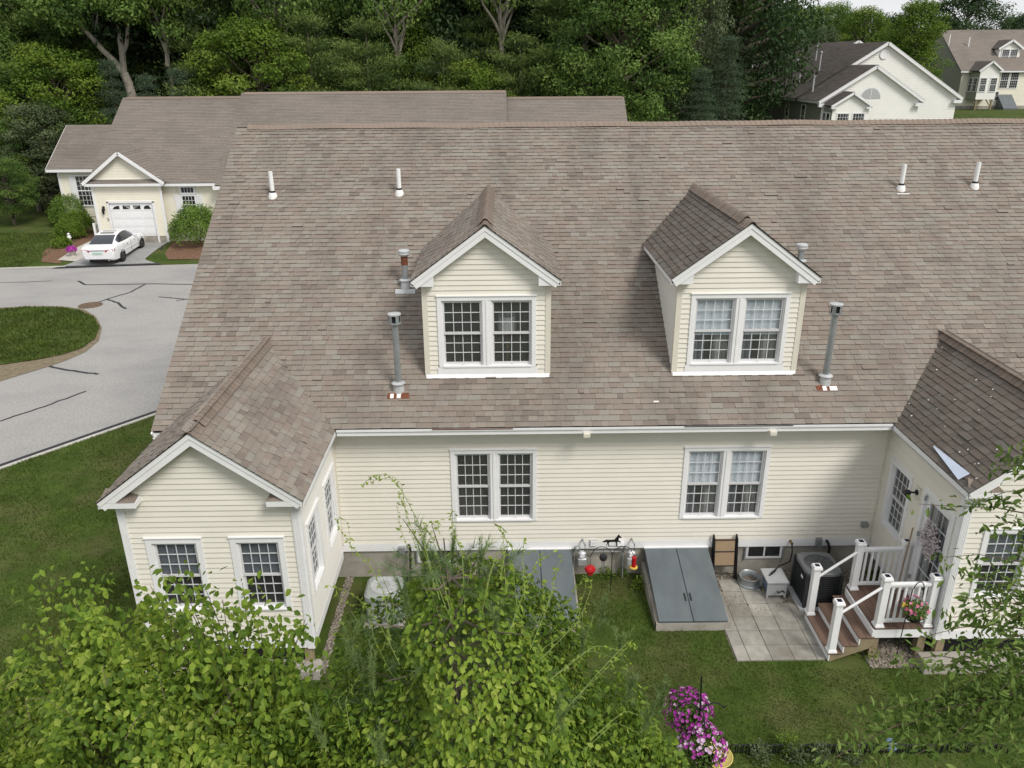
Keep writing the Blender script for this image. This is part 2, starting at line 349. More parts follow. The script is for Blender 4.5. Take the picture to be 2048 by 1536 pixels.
for l, wd in (([(157, 562), (172, 570), (290, 568), (400, 569)], .13), ([(290, 569), (262, 584), (192, 606)], .11), ([(213, 599), (235, 606), (252, 618)], .12),
              ([(317, 594), (350, 597), (376, 599)], .10), ([(352, 602), (376, 598)], .09), ([(95, 732), (140, 741), (196, 749)], .12), ([(172, 783), (90, 813), (0, 843)], .09),
              ([(0, 566), (60, 564), (105, 562)], .07)):
    ribbon('tar_seam', wob(pz(l), 6, .03), wd, 'tar', .012, road)
# island of grass in the turning circle
ed = [(-60, 622), (0, 616), (60, 613), (120, 613), (168, 619), (192, 634), (204, 656), (198, 682), (172, 704), (132, 722), (90, 736), (40, 751), (-60, 782)]
sheet('island_verge', pz(ed)+[(-34, 14.5), (-34, 19.5)], 'dirt', .02, kind='structure')
ed2 = [(-60, 626), (0, 619), (60, 616), (118, 616), (162, 622), (187, 637), (198, 657), (192, 678), (165, 697), (122, 711), (78, 719), (30, 728), (0, 733), (-60, 748)]
ed2 = [(u+rnd.uniform(-3, 3), v+rnd.uniform(-1.5, 1.5)) for u, v in ed2]
isl = sheet('island_lawn', pz(ed2)+[(-34, 15.2), (-34, 19)], 'lawn', .05, kind='structure')
mc = atZ(181, 611); mh = MB().lathe((mc.x, mc.y, .008), [(.52, 0), (.52, .02), (.40, .024), (.385, .012), (.0, .016)], 24).build('manhole_cover', 'manhole', smooth=True)
setp(mh, 'rusty round manhole cover in the road at the tip of the grass island', 'manhole cover')
# driveway and paths in front of the yellow garage house
def drape(name, Lp, Rp, m, z, kind='structure', n=14, k=4):
    V = []
    for i in range(n):
        t = i/(n-1)
        def at(P):
            s_ = t*(len(P)-1); j = min(int(s_), len(P)-2); return Vector(P[j]).lerp(Vector(P[j+1]), s_-j)
        a, b = at(Lp), at(Rp)
        for q in range(k+1): p = a.lerp(b, q/k); V.append((p.x, p.y, th(p.x, p.y)+z))
    F = [(i*(k+1)+q, i*(k+1)+q+1, (i+1)*(k+1)+q+1, (i+1)*(k+1)+q) for i in range(n-1) for q in range(k)]
    return MB().add(V, F).build(name, m, kind=kind, smooth=True)
drape('driveway', [(-20.9, 28.75), (-20.75, 30), (-20.5, 34.55)], [(-15.7, 29.4), (-17.0, 30.6), (-17.1, 34.55)], 'drive', .035)
drape('driveway_apron', [(-21.3, 28.55), (-20.7, 29.05)], [(-15.5, 29.3), (-15.75, 29.62)], 'tar', .05, n=5)
drape('path', [(-21.9, 30.6), (-22.1, 34), (-22.3, 40)], [(-20.7, 30.2), (-20.6, 34), (-21.2, 40)], 'walk', .04)
drape('mulch_bed', [(-22.6, 30.2), (-23.6, 32.2), (-24.9, 40)], [(-21.3, 29.75), (-21.9, 31), (-22.2, 40)], 'mulch', .03, n=18)
drape('mulch_bed', [(-15.6, 30.5), (-16.2, 31.6), (-16.9, 34.8)], [(-12, 30.6), (-11.6, 31.4), (-11, 34.8)], 'mulch', .03, n=14)
# gravel strips along the main house foundation and under the steps
def gravel(name, x0, x1, y0, y1, n, z=.012):
    gb = sheet(name, [(x0, y0), (x1, y0), (x1, y1), (x0, y1)], 'gravel_bed', z, kind='structure')
    base = np.array([(-1, -1, -.4), (1, -1, -.4), (1, 1, -.4), (-1, 1, -.4), (-.6, -.6, .5), (.6, -.6, .5), (.6, .6, .5), (-.6, .6, .5)])
    bf = np.array([(4, 5, 6, 7), (0, 1, 5, 4), (1, 2, 6, 5), (2, 3, 7, 6), (3, 0, 4, 7)])
    s_ = rng.uniform(.010, .022, n)[:, None, None]; an = rng.uniform(0, 6.28, n); c, s2 = np.cos(an), np.sin(an)
    B = base[None]*s_*rng.uniform(.7, 1.3, (n, 1, 3)); Bx = B[:, :, 0]*c[:, None]-B[:, :, 1]*s2[:, None]; By = B[:, :, 0]*s2[:, None]+B[:, :, 1]*c[:, None]
    P = np.stack([Bx+rng.uniform(x0, x1, n)[:, None], By+rng.uniform(y0, y1, n)[:, None], B[:, :, 2]+z+.006], -1).reshape(-1, 3)
    Fq = (bf[None]+(np.arange(n)*8)[:, None, None]).reshape(-1, 4)
    npobj('pebbles', P, Fq, 'gravel', gb, tone=np.repeat(rng.random(n), 5), kind='stuff')
gravel('gravel_bed', 7.78, 11.10, -1.42, .0, 5200)
gravel('gravel_bed', 10.0, 11.9, -2.95, -1.44, 3600)
gravel('gravel_bed', .02, .17, -2.9, .0, 520)
# concrete slab patio: 16 inch pavers laid as single stones
pat = bpy.data.objects.new('patio', None); COL.objects.link(pat); pat.location = (8.5, -1.6, 0); WL[pat.name] = Vector((8.5, -1.6, 0)); pat['kind'] = 'structure'
sheet('joint_bed', [(7.62, -2.72), (9.34, -2.72), (9.34, -.28), (7.62, -.28)], 'gravel_bed', .006, pat)
PT = .41; mpv = None
for r_ in range(6):
    y1 = -.28-r_*PT*.995; xs = [7.64, 7.88, 8.29, 8.70, 9.11, 9.34]
    if r_ == 0: xs = [7.90, 8.29, 8.70]
    if r_ == 1: xs = [7.66, 7.88, 8.29, 8.70, 9.02]
    if r_ > 3: xs = [7.64, 7.88, 8.29, 8.70, 9.11, 9.36]
    for a, b in zip(xs, xs[1:]):
        g = rnd.uniform(.003, .006); dz = rnd.uniform(-.004, .006)
        MB().box(a+g, b-g, y1-PT+g+.004, y1-g, -.03, .03+dz).build('paving_stone', 'paver', pat, org=((a+b)/2, y1-PT/2, 0), bevel=.006)
# lawn blades: near back yard dense, side lawn thinner
def blades(name, n, region, hmin, hmax, excl, wd=.007):
    x = rng.uniform(region[0], region[1], n); y = rng.uniform(region[2], region[3], n); keep = np.ones(n, bool)
    for (a, b, c, d) in excl: keep &= ~((x > a) & (x < b) & (y > c) & (y < d))
    keep &= excl_f(x, y)
    worn = np.sin(x*.83+1.1*np.sin(y*.67+2))*np.sin(y*.91+.8*np.sin(x*.57))+.35*np.sin(x*2.3+y*1.7); keep &= ~((worn > .7) & (rng.random(n) < .6))
    x, y = x[keep], y[keep]; n = len(x); an = rng.uniform(0, 6.28, n); pt = .5+.5*np.sin(x*1.7+1.3*np.sin(y*1.1))*np.cos(y*2.1+x*.6)
    h = rng.uniform(hmin, hmax, n)*(.7+.5*pt); w_ = wd*rng.uniform(.7, 1.4, n); ln = rng.normal(0, .45, (n, 2))*h[:, None]
    z0 = terr(x, y)
    A = np.stack([x-np.cos(an)*w_, y-np.sin(an)*w_, z0], 1); B = np.stack([x+np.cos(an)*w_, y+np.sin(an)*w_, z0], 1); C = np.stack([x+ln[:, 0], y+ln[:, 1], z0+h], 1)
    V = np.stack([A, B, C], 1).reshape(-1, 3); F = np.arange(3*n).reshape(-1, 3)
    o = npobj(name, V, F, 'grass', org=(region[0], region[2], 0), tone=np.clip(rng.normal(.42, .2, n)+.25*(pt-.5), 0, 1), kind='stuff'); return o
def excl_f(x, y):
    lx = np.array([p[0] for p in near]); ly = np.array([p[1] for p in near])
    return ~((x < 0) & (y > np.interp(x, lx, ly)-.2))
g1 = blades('grass', 230000, (-6, 14, -8.5, 0), .02, .055, [(-3, 0, -2.9, .1), (7.62, 9.36, -2.74, .1), (6.28, 7.76, -1.85, .1), (3.4, 4.9, -1.85, .1), (9.2, 14, -2.95, .1), (0, .4, -3, .1), (7.6, 11.2, -1.45, .1), (.6, 1.5, -1.7, -.9)])
setp(g1, 'short green mown grass of the lawn behind the house', 'grass')
g2 = blades('grass', 150000, (-16, -3.0, -7, 14), .03, .07, [(-3, 0, -2.9, .1)], .011)
setp(g2, 'deep green mown grass between the side road and the house end', 'grass')

def inpoly(x, y, poly):
    c = np.zeros(len(x), bool); n = len(poly)
    for i in range(n):
        (x1, y1), (x2, y2) = poly[i], poly[i-1]; t = ((y1 > y) != (y2 > y)) & (x < (x2-x1)*(y-y1)/((y2-y1) or 1e-9)+x1); c ^= t
    return c
_e = excl_f; ip = pz(ed2)+[(-34, 15.2), (-34, 19)]
def excl_f(x, y): return inpoly(x, y, ip)
g3 = blades('grass', 90000, (-34, -13, 13.5, 22.5), .06, .13, [], .022); setp(g3, 'rough mown grass on the island in the turning circle', 'grass'); g3.location.z += .05
def excl_f(x, y): return np.ones(len(x), bool)
g4 = blades('grass', 45000, (-40, -23.0, 28.9, 38), .05, .10, [], .024); setp(g4, 'mown lawn left of the driveway across the road', 'grass')
excl_f = _e
# ================================================================ MAIN HOUSE
CS = .1016                       # siding exposure
def solve_cut(u0, u1, v0, v1, ops):
    """u-intervals of a course that stay after removing the openings it meets"""
    iv = [(u0, u1)]
    for a, b, c, d in ops:
        if min(d, v1)-max(c, v0) > .45*(v1-v0):
            nv = []
            for p, q in iv:
                if b <= p or a >= q: nv.append((p, q)); continue
                if a > p: nv.append((p, a))
                if b < q: nv.append((b, q))
            iv = nv
    return [(p, q) for p, q in iv if q-p > .01]
def siding(parent, o, U, Nn, u0, u1, z0, z1, ops=(), m='siding', gable=None, step=CS, lip=.021, joined=False):
    """clapboards: each course a wedge proud at its foot; gable=(uc, half, zE, zR) narrows them under a roof"""
    o, U, Nn = Vector(o), Vector(U), Vector(Nn); n = int(round((z1-z0)/step)); J = MB()
    for i in range(n+1):
        a = z0+i*step; b = min(a+step+.004, z1)
        if b-a < .015: continue
        p, q = u0, u1
        if gable:
            uc, half, zE, zR = gable; zm = (a+b)/2
            if zm > zE:
                hw = half*(zR-zm)/(zR-zE)
                if hw < .04: continue
                p, q = max(p, uc-hw), min(q, uc+hw)
        cuts = []
        for (s_, e_) in solve_cut(p, q, a, b, ops):
            if joined or e_-s_ < 3.3: cuts.append((s_, e_)); continue
            j = s_+((i//2)*1.37+.9) % 3.2                      # lap joints of the vinyl panels, staggered every two courses
            cur = s_
            while j < e_-.3: cuts.append((cur, j)); cur = j-.006; j += 3.2
            cuts.append((cur, e_))
        for ci_, (s_, e_) in enumerate(cuts):
            P = [o+U*s_+Vector((0, 0, a)), o+U*e_+Vector((0, 0, a)), o+U*s_+Vector((0, 0, b)), o+U*e_+Vector((0, 0, b))]
            l = Nn*(lip+.0022*(ci_ % 2)); t = Nn*(.002+.0022*(ci_ % 2)); k = Nn*-.012
            V = [P[0]+l, P[1]+l, P[3]+t, P[2]+t, P[0]+k, P[1]+k, P[3]+k, P[2]+k]
            F_ = [(0, 1, 2, 3), (4, 5, 1, 0), (5, 6, 2, 1), (7, 4, 0, 3), (6, 5, 4, 7), (7, 3, 2, 6)]
            if joined: J.add(V, F_)
            else: MB().add(V, F_).build('siding_board', m, parent, org=P[0])
    if joined: return J.build('siding', m, parent)
def wall_sheet(name, parent, o, U, Nn, u0, u1, z0, z1, ops, m, back=.03):
    o, U, Nn = Vector(o), Vector(U), Vector(Nn); us = sorted({u0, u1, *[a for q in ops for a in q[:2]]}); zs = sorted({z0, z1, *[a for q in ops for a in q[2:]]}); mb = MB()
    for a, b in zip(us, us[1:]):
        for c, d in zip(zs, zs[1:]):
            if any(q[0] <= a and q[1] >= b and q[2] <= c and q[3] >= d for q in ops): continue
            k = Nn*-back; mb.add([o+U*a+k+Vector((0, 0, c)), o+U*b+k+Vector((0, 0, c)), o+U*b+k+Vector((0, 0, d)), o+U*a+k+Vector((0, 0, d))], [(0, 1, 2, 3)])
    return mb.build(name, m, parent)
_pane = {}
def window(parent, o, U, Nn, w_, h_, z0, cols=4, twin=True, glassm='glass', blind=0, curtain=None, casing=.085, screen=False, mull=.15, sill=True, room=1.3, name='window', split=.5, rows=3, rm_m=.25):
    """double-hung unit(s) with casing, sashes, glazing bars, single panes, blinds and curtains; o = lower left outer corner on the wall plane"""
    o, U, Nn = Vector(o), Vector(U), Vector(Nn); Z = Vector((0, 0, 1)); O_ = o+Vector((0, 0, z0))
    fr = MB(); B = lambda mb, *a, mi=0: mb.obox(O_, U, Z, Nn, *a, mi)
    ct = .036
    B(fr, 0, casing, 0, h_, -.02, ct); B(fr, w_-casing, w_, 0, h_, -.02, ct); B(fr, casing, w_-casing, h_-casing, h_, -.02, ct)
    B(fr, -.012, w_+.012, h_, h_+.022, -.02, ct+.02)                      # drip cap
    B(fr, casing, w_-casing, 0, .035, -.09, ct+.012)                      # sill nose
    lights = [(casing, w_-casing)]
    if twin:
        c = w_/2; lights = [(casing, c-mull/2), (c+mull/2, w_-casing)]; B(fr, c-mull/2, c+mull/2, .035, h_-casing, -.06, ct-.006); B(fr, c-.022, c+.022, .035, h_-casing-.002, ct-.006, ct+.006)
    for a, b in lights:                                                   # jambs
        B(fr, a, a+.022, .035, h_-casing, -.085, .004); B(fr, b-.022, b, .035, h_-casing, -.085, .004); B(fr, a+.022, b-.022, h_-casing-.02, h_-casing, -.085, .004)
    W_ = fr.build(name, 'white', parent, org=O_+U*(w_/2), bevel=.004)
    for a, b in lights:
        a += .022; b -= .022; zb, zt = .035, h_-casing-.02; zm = zb+(zt-zb)*split
        for lo, hi, dp in ((zm-.02, zt, -.035), (zb, zm+.025, -.060)):
            sm = MB(); st = .032; rb = .05 if lo == zb else .045
            B(sm, a, a+st, lo, hi, dp-.012, dp+.012); B(sm, b-st, b, lo, hi, dp-.012, dp+.012)
            B(sm, a+st, b-st, lo, lo+rb, dp-.012, dp+.014); B(sm, a+st, b-st, hi-.035, hi, dp-.012, dp+.012)
            if lo == zb: B(sm, (a+b)/2-.03, (a+b)/2+.03, lo+.012, lo+.024, dp+.014, dp+.024)
            sm.build('sash', 'sash', W_)
            x0, x1, y0, y1 = a+st, b-st, lo+rb, hi-.035; g = MB(); cw = (x1-x0)/cols; rh = (y1-y0)/rows
            for i in range(1, cols): B(g, x0+i*cw-.0065, x0+i*cw+.0065, y0, y1, dp-.007, dp+.004)
            for j in range(1, rows): B(g, x0, x1, y0+j*rh-.0065, y0+j*rh+.0065, dp-.008, dp+.003)
            g.build('glazing_bars', 'muntin', W_)
            key = (round(cw, 3), round(rh, 3), tuple(round(q, 2) for q in U), glassm)
            for i in range(cols):
                for j in range(rows):
                    c0 = O_+U*(x0+(i+.5)*cw)+Z*(y0+(j+.5)*rh)+Nn*(dp-.0105)
                    if key not in _pane:
                        _pane[key] = MB().obox(c0, U, Z, Nn, -cw/2+.001, cw/2-.001, -rh/2+.001, rh/2-.001, -.0008, .0008).build('pane', glassm, W_, org=c0)
                    else: dup(_pane[key], W_, c0)
        if blind:
            bm = MB(); zz = zt-.02; bot = zt-(zt-zb)*blind; k = 0
            while zz > bot:
                q = O_+U*(a+.02)+Z*zz+Nn*-.098; bm.add([q, q+U*(b-a-.04), q+U*(b-a-.04)+Z*-.023+Nn*.014, q+Z*-.023+Nn*.014], [(0, 1, 2, 3)]); zz -= .024
            B(bm, a+.02, b-.02, bot-.02, bot, -.105, -.08); bm.build('blind', 'blind', W_)
        if curtain:
            for cm, e0, e1 in ((curtain[0], 0, .36), (curtain[1], .62, 1)):
                V = []; F_ = []; n = 26
                for i in range(n):
                    t = e0+(e1-e0)*i/(n-1); d = -.19+.028*math.sin(i*1.35+e0*5)
                    flare = (t-.5)*.10
                    V += [O_+U*(a+(b-a)*t)+Z*zt+Nn*d, O_+U*(a+(b-a)*(t-flare*.0+ (0.05 if e0 == 0 else -.05)*math.sin(i)))+Z*(zb-.1)+Nn*d]
                F_ = [(2*i, 2*i+2, 2*i+3, 2*i+1) for i in range(n-1)]
                MB().add(V, F_).build('curtain', cm, W_, smooth=True)
    if room:
        rm = MB(); q = O_+Nn*-.10; a, b, c, d = -rm_m, w_+rm_m, -rm_m*1.6, h_+rm_m
        P = [q+U*x+Z*z+Nn*k for k in (0, -room) for x, z in ((a, c), (b, c), (b, d), (a, d))]
        rm.add(P, [(4, 5, 6, 7), (0, 4, 7, 3), (1, 2, 6, 5), (3, 7, 6, 2), (0, 1, 5, 4)]); 
        # reveal round the opening, closes the room to the wall
        for x0, x1, y0, y1 in ((a, casing*.6, c, d), (w_-casing*.6, b, c, d), (casing*.6, w_-casing*.6, c, .02), (casing*.6, w_-casing*.6, h_-casing*.6, d)):
            B(rm, x0, x1, y0, y1, -.104, -.098)
        rm.build('room', 'room', W_)
    return W_
SL = 2/3.; EY, EZ = -.40, 3.68; RY, RZ = 7.17, EZ+SL*(7.17+.40)
def roofz(y): return EZ+SL*(y-EY)
XL, XR = -3.33, 19.0
LW, BW, BD = 11.145, 2.946, 2.787
house = thing('house', (5.0, 0, 0), 'large cream house with brown shingle roof, two gabled dormers and two gabled bump-outs', 'house')

# ---- shingles -------------------------------------------------------------
SHV, SHF, SHM, SHT = [], [], [], []      # joined
singles = []
def tab(o, A, B_, Nn, a0, a1, s0, ex, th_, tone):
    """one shingle tab: A along the course, B_ up the slope"""
    P = lambda a, s, h: o+A*a+B_*s+Nn*h
    V = [P(a0, s0, th_), P(a1, s0, th_), P(a1, s0+ex+.02, .002), P(a0, s0+ex+.02, .002), P(a0, s0, -.004), P(a1, s0, -.004), P(a1, s0+ex+.02, -.004), P(a0, s0+ex+.02, -.004)]
    return (V, tone)
TF = [(0, 1, 2, 3), (4, 5, 1, 0), (5, 6, 2, 1), (7, 4, 0, 3)]; TM = [0, 1, 1, 1]
ALLT = []
def shingle_plane(key, o, A, B_, Nn, a0f, a1f, rows, ex=.127, skip=None, s_off=0.):
    o, A, B_, Nn = Vector(o), Vector(A).normalized(), Vector(B_).normalized(), Vector(Nn).normalized()
    for r_ in range(rows):
        s0 = s_off+r_*ex; a0, a1 = a0f(s0+ex*.5), a1f(s0+ex*.5)
        if a1-a0 < .03: continue
        a = a0; raised = True; tn = rnd.random()
        jit = rnd.uniform(-.002, .002)
        while a < a1-1e-6:
            wd = rnd.choice((.11, .14, .17, .20, .24, .30))*rnd.uniform(.9, 1.1); b = min(a+wd, a1)
            if a1-b < .05: b = a1
            if rnd.random() < .72: tn = min(1, max(0, rnd.gauss(.52, .25)))
            raised = not raised
            if not (skip and skip((a+b)/2, s0)):
                ALLT.append((key, tab(o, A, B_, Nn, a+.0012, b-.0012, s0+jit+rnd.uniform(-.003, .003), ex, .019+(.012 if rnd.random() < .012 else 0) if raised else .0125, tn)))
            a = b
DORM = [(3.115, 1.23), (8.055, 1.235)]       # centre, half width of wall
DY = .63
def in_dorm(a, s0):
    x, y = a, EY+s0*.832
    return any(abs(x-c) < h-.12 and DY+.15 < y < 3.6-.0 + (1.2-abs(x-c))*.0 for c, h in DORM)
Bm = Vector((0, .83205, .5547)); Nm = Vector((0, -.5547, .83205))
shingle_plane('main', (0, EY, EZ), (1, 0, 0), Bm, Nm, lambda s: XL, lambda s: XR, 71, skip=in_dorm)
# bump-out roofs
BH, BZE, BZR, BYF = 1.66, 3.65, 4.88, -3.05
BC = [-1.473, LW+1.473]
bl = math.hypot(BH, BZR-BZE); bs, bc_ = (BZR-BZE)/bl, BH/bl
def yback(z): return (z-EZ)/SL+EY
for i, c in enumerate(BC):
    for sg in (-1, 1):
        o = (c+sg*BH, 0, BZE); Bv = Vector((-sg*bc_, 0, bs)); Nv = Vector((sg*bs, 0, bc_))
        A = Vector((0, 1, 0))
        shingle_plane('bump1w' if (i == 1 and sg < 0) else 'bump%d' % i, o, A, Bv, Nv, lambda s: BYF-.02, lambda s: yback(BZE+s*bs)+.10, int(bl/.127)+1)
DH, DZE, DZR, DYF = 1.43, 6.36, 7.41, .40
dl = math.hypot(DH, DZR-DZE); ds, dc_ = (DZR-DZE)/dl, DH/dl
for i, (c, hw) in enumerate(DORM):
    for sg in (-1, 1):
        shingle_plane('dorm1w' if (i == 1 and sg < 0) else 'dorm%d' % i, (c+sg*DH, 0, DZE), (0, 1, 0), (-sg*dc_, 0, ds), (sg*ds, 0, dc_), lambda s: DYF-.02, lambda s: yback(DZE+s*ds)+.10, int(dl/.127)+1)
# roof decks (under the shingles)
rd = MB()
def deckq(pts): rd.add(pts, [tuple(range(len(pts)))])
cells = [XL, DORM[0][0]-1.1, DORM[0][0]+1.1, DORM[1][0]-1.1, DORM[1][0]+1.1, XR]
for k in range(5):
    a, b = cells[k], cells[k+1]
    rngs = [(EY, RY)] if k % 2 == 0 else [(EY, .75), (3.7, RY)]
    for p, q in rngs: deckq([(a, p, roofz(p)-.012), (b, p, roofz(p)-.012), (b, q, roofz(q)-.012), (a, q, roofz(q)-.012)])
main_roof = rd.build('roof', 'shingle_edge', house, org=(5, 3, 6))
bk = MB().add([(XL, RY, RZ-.012), (XR, RY, RZ-.012), (XR, 2*RY-EY, EZ-.012), (XL, 2*RY-EY, EZ-.012)], [(0, 1, 2, 3)]).build('rear_roof', 'ridge_cap', house)
sub_roofs = {'main': main_roof}
for i, c in enumerate(BC):
    mb = MB()
    for sg in (-1, 1): mb.add([(c+sg*BH, BYF, BZE-.012), (c, BYF, BZR-.012), (c, yback(BZR)+.1, BZR-.012), (c+sg*BH, yback(BZE)+.1, BZE-.012)], [(0, 1, 2, 3)])
    sub_roofs['bump%d' % i] = mb.build('bump_out_roof', 'shingle_edge', house, org=(c, -1, 4))
for i, (c, hw) in enumerate(DORM):
    mb = MB()
    for sg in (-1, 1): mb.add([(c+sg*DH, DYF, DZE-.012), (c, DYF, DZR-.012), (c, yback(DZR)+.1, DZR-.012), (c+sg*DH, yback(DZE)+.1, DZE-.012)], [(0, 1, 2, 3)])
    sub_roofs['dorm%d' % i] = mb.build('dormer_roof', 'shingle_edge', house, org=(c, 2, 6.5))
# the 300 nearest to the viewer stay single objects, the rest join
def tabdist(t):
    V = t[1][0]; c = (Vector(V[0])+Vector(V[2]))/2; return (c-CAM).length + (0 if (V[1]-V[0]).cross(V[3]-V[0]).dot(CAM-c) > 0 else 99)
ALLT.sort(key=tabdist)
for key, (V, tn) in ALLT[:300]:
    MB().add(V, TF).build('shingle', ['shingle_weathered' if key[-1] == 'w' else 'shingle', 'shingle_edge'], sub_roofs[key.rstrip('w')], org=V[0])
    me = list(sub_roofs[key].children)[-1] if False else None
for o_ in [x for x in bpy.data.objects if x.name.split('.')[0] == 'shingle']:
    me = o_.data; me.polygons.foreach_set('material_index', TM); a = me.attributes.new('tone', 'FLOAT', 'FACE'); tv = min(1, max(0, rnd.gauss(.52, .27))); a.data.foreach_set('value', [tv]*4)
for key in list(sub_roofs)+['bump1w', 'dorm1w']:
    T = [t for k, t in ALLT[300:] if k == key]
    V = np.array([p for t in T for p in t[0]]); n = len(T); F = (np.array(TF)[None]+(np.arange(n)*8)[:, None, None]).reshape(-1, 4)
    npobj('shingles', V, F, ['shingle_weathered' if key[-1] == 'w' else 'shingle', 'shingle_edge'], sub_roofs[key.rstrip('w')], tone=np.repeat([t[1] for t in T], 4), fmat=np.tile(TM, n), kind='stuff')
# ridge caps
def cap_mesh(slope_a, wd=.185, ln=.16, up=.03):
    c, s_ = math.cos(slope_a), math.sin(slope_a); mb = MB(); V = []; prof = [(-wd*c, -wd*s_), (-wd*.55*c, -wd*.5*s_+.004), (-.035, .006), (0, .014), (.035, .006), (wd*.55*c, -wd*.5*s_+.004), (wd*c, -wd*s_)]
    for y, h in ((0, up), (ln, up-.012)):
        for x, z in prof: V.append((x, y, z+h))
    for x, z in prof: V.append((x, 0, z+up-.014))
    n = len(prof); return V, [(i, i+1, n+i+1, n+i) for i in range(n-1)]+[(2*n+i, 2*n+i+1, i+1, i) for i in range(n-1)]+[(0, n, 2*n, 2*n), ][:0]
def ridge_caps(x, z, y0, y1, ang, parent, up=.03):
    first = None; y = y0; n = 0
    while y < y1:
        if first is None:
            V, F_ = cap_mesh(ang, up=up); first = MB().add([(v[0]+x, v[1]+y, v[2]+z) for v in V], F_).build('ridge_cap', 'ridge_cap', parent, org=(x, y, z), smooth=True)
        else:
            c_ = dup(first, parent, (x+rnd.uniform(-.004, .004), y, z+rnd.uniform(0, .003)))
        y += .14
for i, c in enumerate(BC): ridge_caps(c, BZR, BYF+.36, yback(BZR)+.12, math.atan2(BZR-BZE, BH), sub_roofs['bump%d' % i], .055); ridge_caps(c, BZR, BYF-.02, BYF+.34, math.atan2(BZR-BZE, BH), sub_roofs['bump%d' % i], .018)
for i, (c, h) in enumerate(DORM): ridge_caps(c, DZR, DYF+.36, yback(DZR)+.12, math.atan2(DZR-DZE, DH), sub_roofs['dorm%d' % i], .055); ridge_caps(c, DZR, DYF-.02, DYF+.34, math.atan2(DZR-DZE, DH), sub_roofs['dorm%d' % i], .018)
V, F_ = cap_mesh(math.atan(SL), wd=.17, up=.045); mb = MB(); x = XL+.28
while x < XR: mb.add([(x+v[1]*1.0, RY-v[0], RZ+v[2]+.012*math.sin(x*1.9)*math.sin(x*.7)) for v in V], F_); x += .14
mb.build('ridge_caps', 'ridge_cap', main_roof, smooth=True, kind='stuff')

# ---- walls ------------------------------------------------------------------
WT = 3.50
WZ0, WH_, WW = 1.372, 1.647, 1.739
WX = (2.344, 7.041)
pad = .06
ops = [(x+pad, x+WW-pad, WZ0+.02, WZ0+WH_-pad) for x in WX]
wall_sheet('wall', house, (0, 0, 0), (1, 0, 0), (0, -1, 0), -BW, XR-.4, .66, WT, ops+[(-BW+.01, -.01, .66, WT-.02), (LW+.01, LW+BW, .66, WT-.02)], 'siding')
siding(house, (0, 0, 0), (1, 0, 0), (0, -1, 0), .03, LW-.03, .849, WT, ops)
MB().box(.0, LW, -.022, .0, .665, .849).build('sill_band', 'white', house, org=(5, 0, .66), bevel=.004)
MB().box(-.01, .05, -.05, -.0, .85, WT).build('inside_corner_trim', 'cream_trim', house); MB().box(LW-.05, LW+.01, -.05, -.0, .85, WT).build('inside_corner_trim', 'cream_trim', house)
# foundation
fm = MB().box(-BW+.02, XR-.4, .03, .20, -.2, .665)
fm.build('foundation', 'concrete', house)
MB().box(-BW, -BW+.2, .2, 14.3, -.2, .665).build('foundation', 'concrete', house)
# gable end wall (left) and rear
ge = MB(); ge.add([(-BW, 0, .66), (-BW, 2*RY, .66), (-BW, 2*RY, WT), (-BW, RY, RZ-.25), (-BW, 0, WT)], [(0, 1, 2, 3, 4)]); ge.add([(-BW, 2*RY, .5), (XR-.4, 2*RY, .5), (XR-.4, 2*RY, WT), (-BW, 2*RY, WT)], [(0, 1, 2, 3)])
ge.add([(XR-.4, 0, .0), (XR-.4, 2*RY, .0), (XR-.4, 2*RY, WT), (XR-.4, RY, RZ-.25), (XR-.4, 0, WT)], [(0, 1, 2, 3, 4)])
ge.build('end_wall', 'siding', house)
# eaves: fascia, drip edge, soffit
for a, b in ((BC[0]+BH+.02, BC[1]-BH-.02),):
    MB().box(a, b, EY+.015, EY+.035, EZ-.155, EZ-.018).build('fascia', 'white', house, org=(5, EY, EZ))
    e = MB(); e.box(a, b, EY-.012, EY+.02, EZ-.062, EZ-.014); e.build('drip_edge', 'white', house)
    MB().box(a, b, EY+.03, .0, EZ-.16, EZ-.15).build('soffit', 'white', house)
for x in (5.02, 8.62):
    MB().box(x-.065, x+.065, EY-.09, EY+.012, EZ-.20, EZ-.12).build('gutter_bracket', 'cream_trim', house, bevel=.006)
MB().box(2.05, 3.6, EY-.022, EY-.0125, EZ-.03, EZ-.012).build('rust_streak', 'rust', house, label='rust brown strip along the eave edge')
MB().box(6.9, 9.0, EY-.022, EY-.0125, EZ-.026, EZ-.012).build('rust_streak', 'black_matte', house)
# left end: rake board and eave return
for a, b in (((XL, EY), (XL, RY)),):
    MB().bar((XL+.02, EY, EZ-.10), (XL+.02, RY, RZ-.10), .03, .15, up=(0, -.55, .83)).build('rake_board', 'white', house)
    MB().bar((XL+.18, EY+.02, EZ-.175), (XL+.18, RY, RZ-.175), .36, .012, up=(0, -.55, .83)).build('rake_soffit', 'white', house)
MB().box(XL+.02, BC[0]-BH+.0, EY+.03, EY+.15, EZ-.25, EZ-.05).build('eave_return', 'white', house)

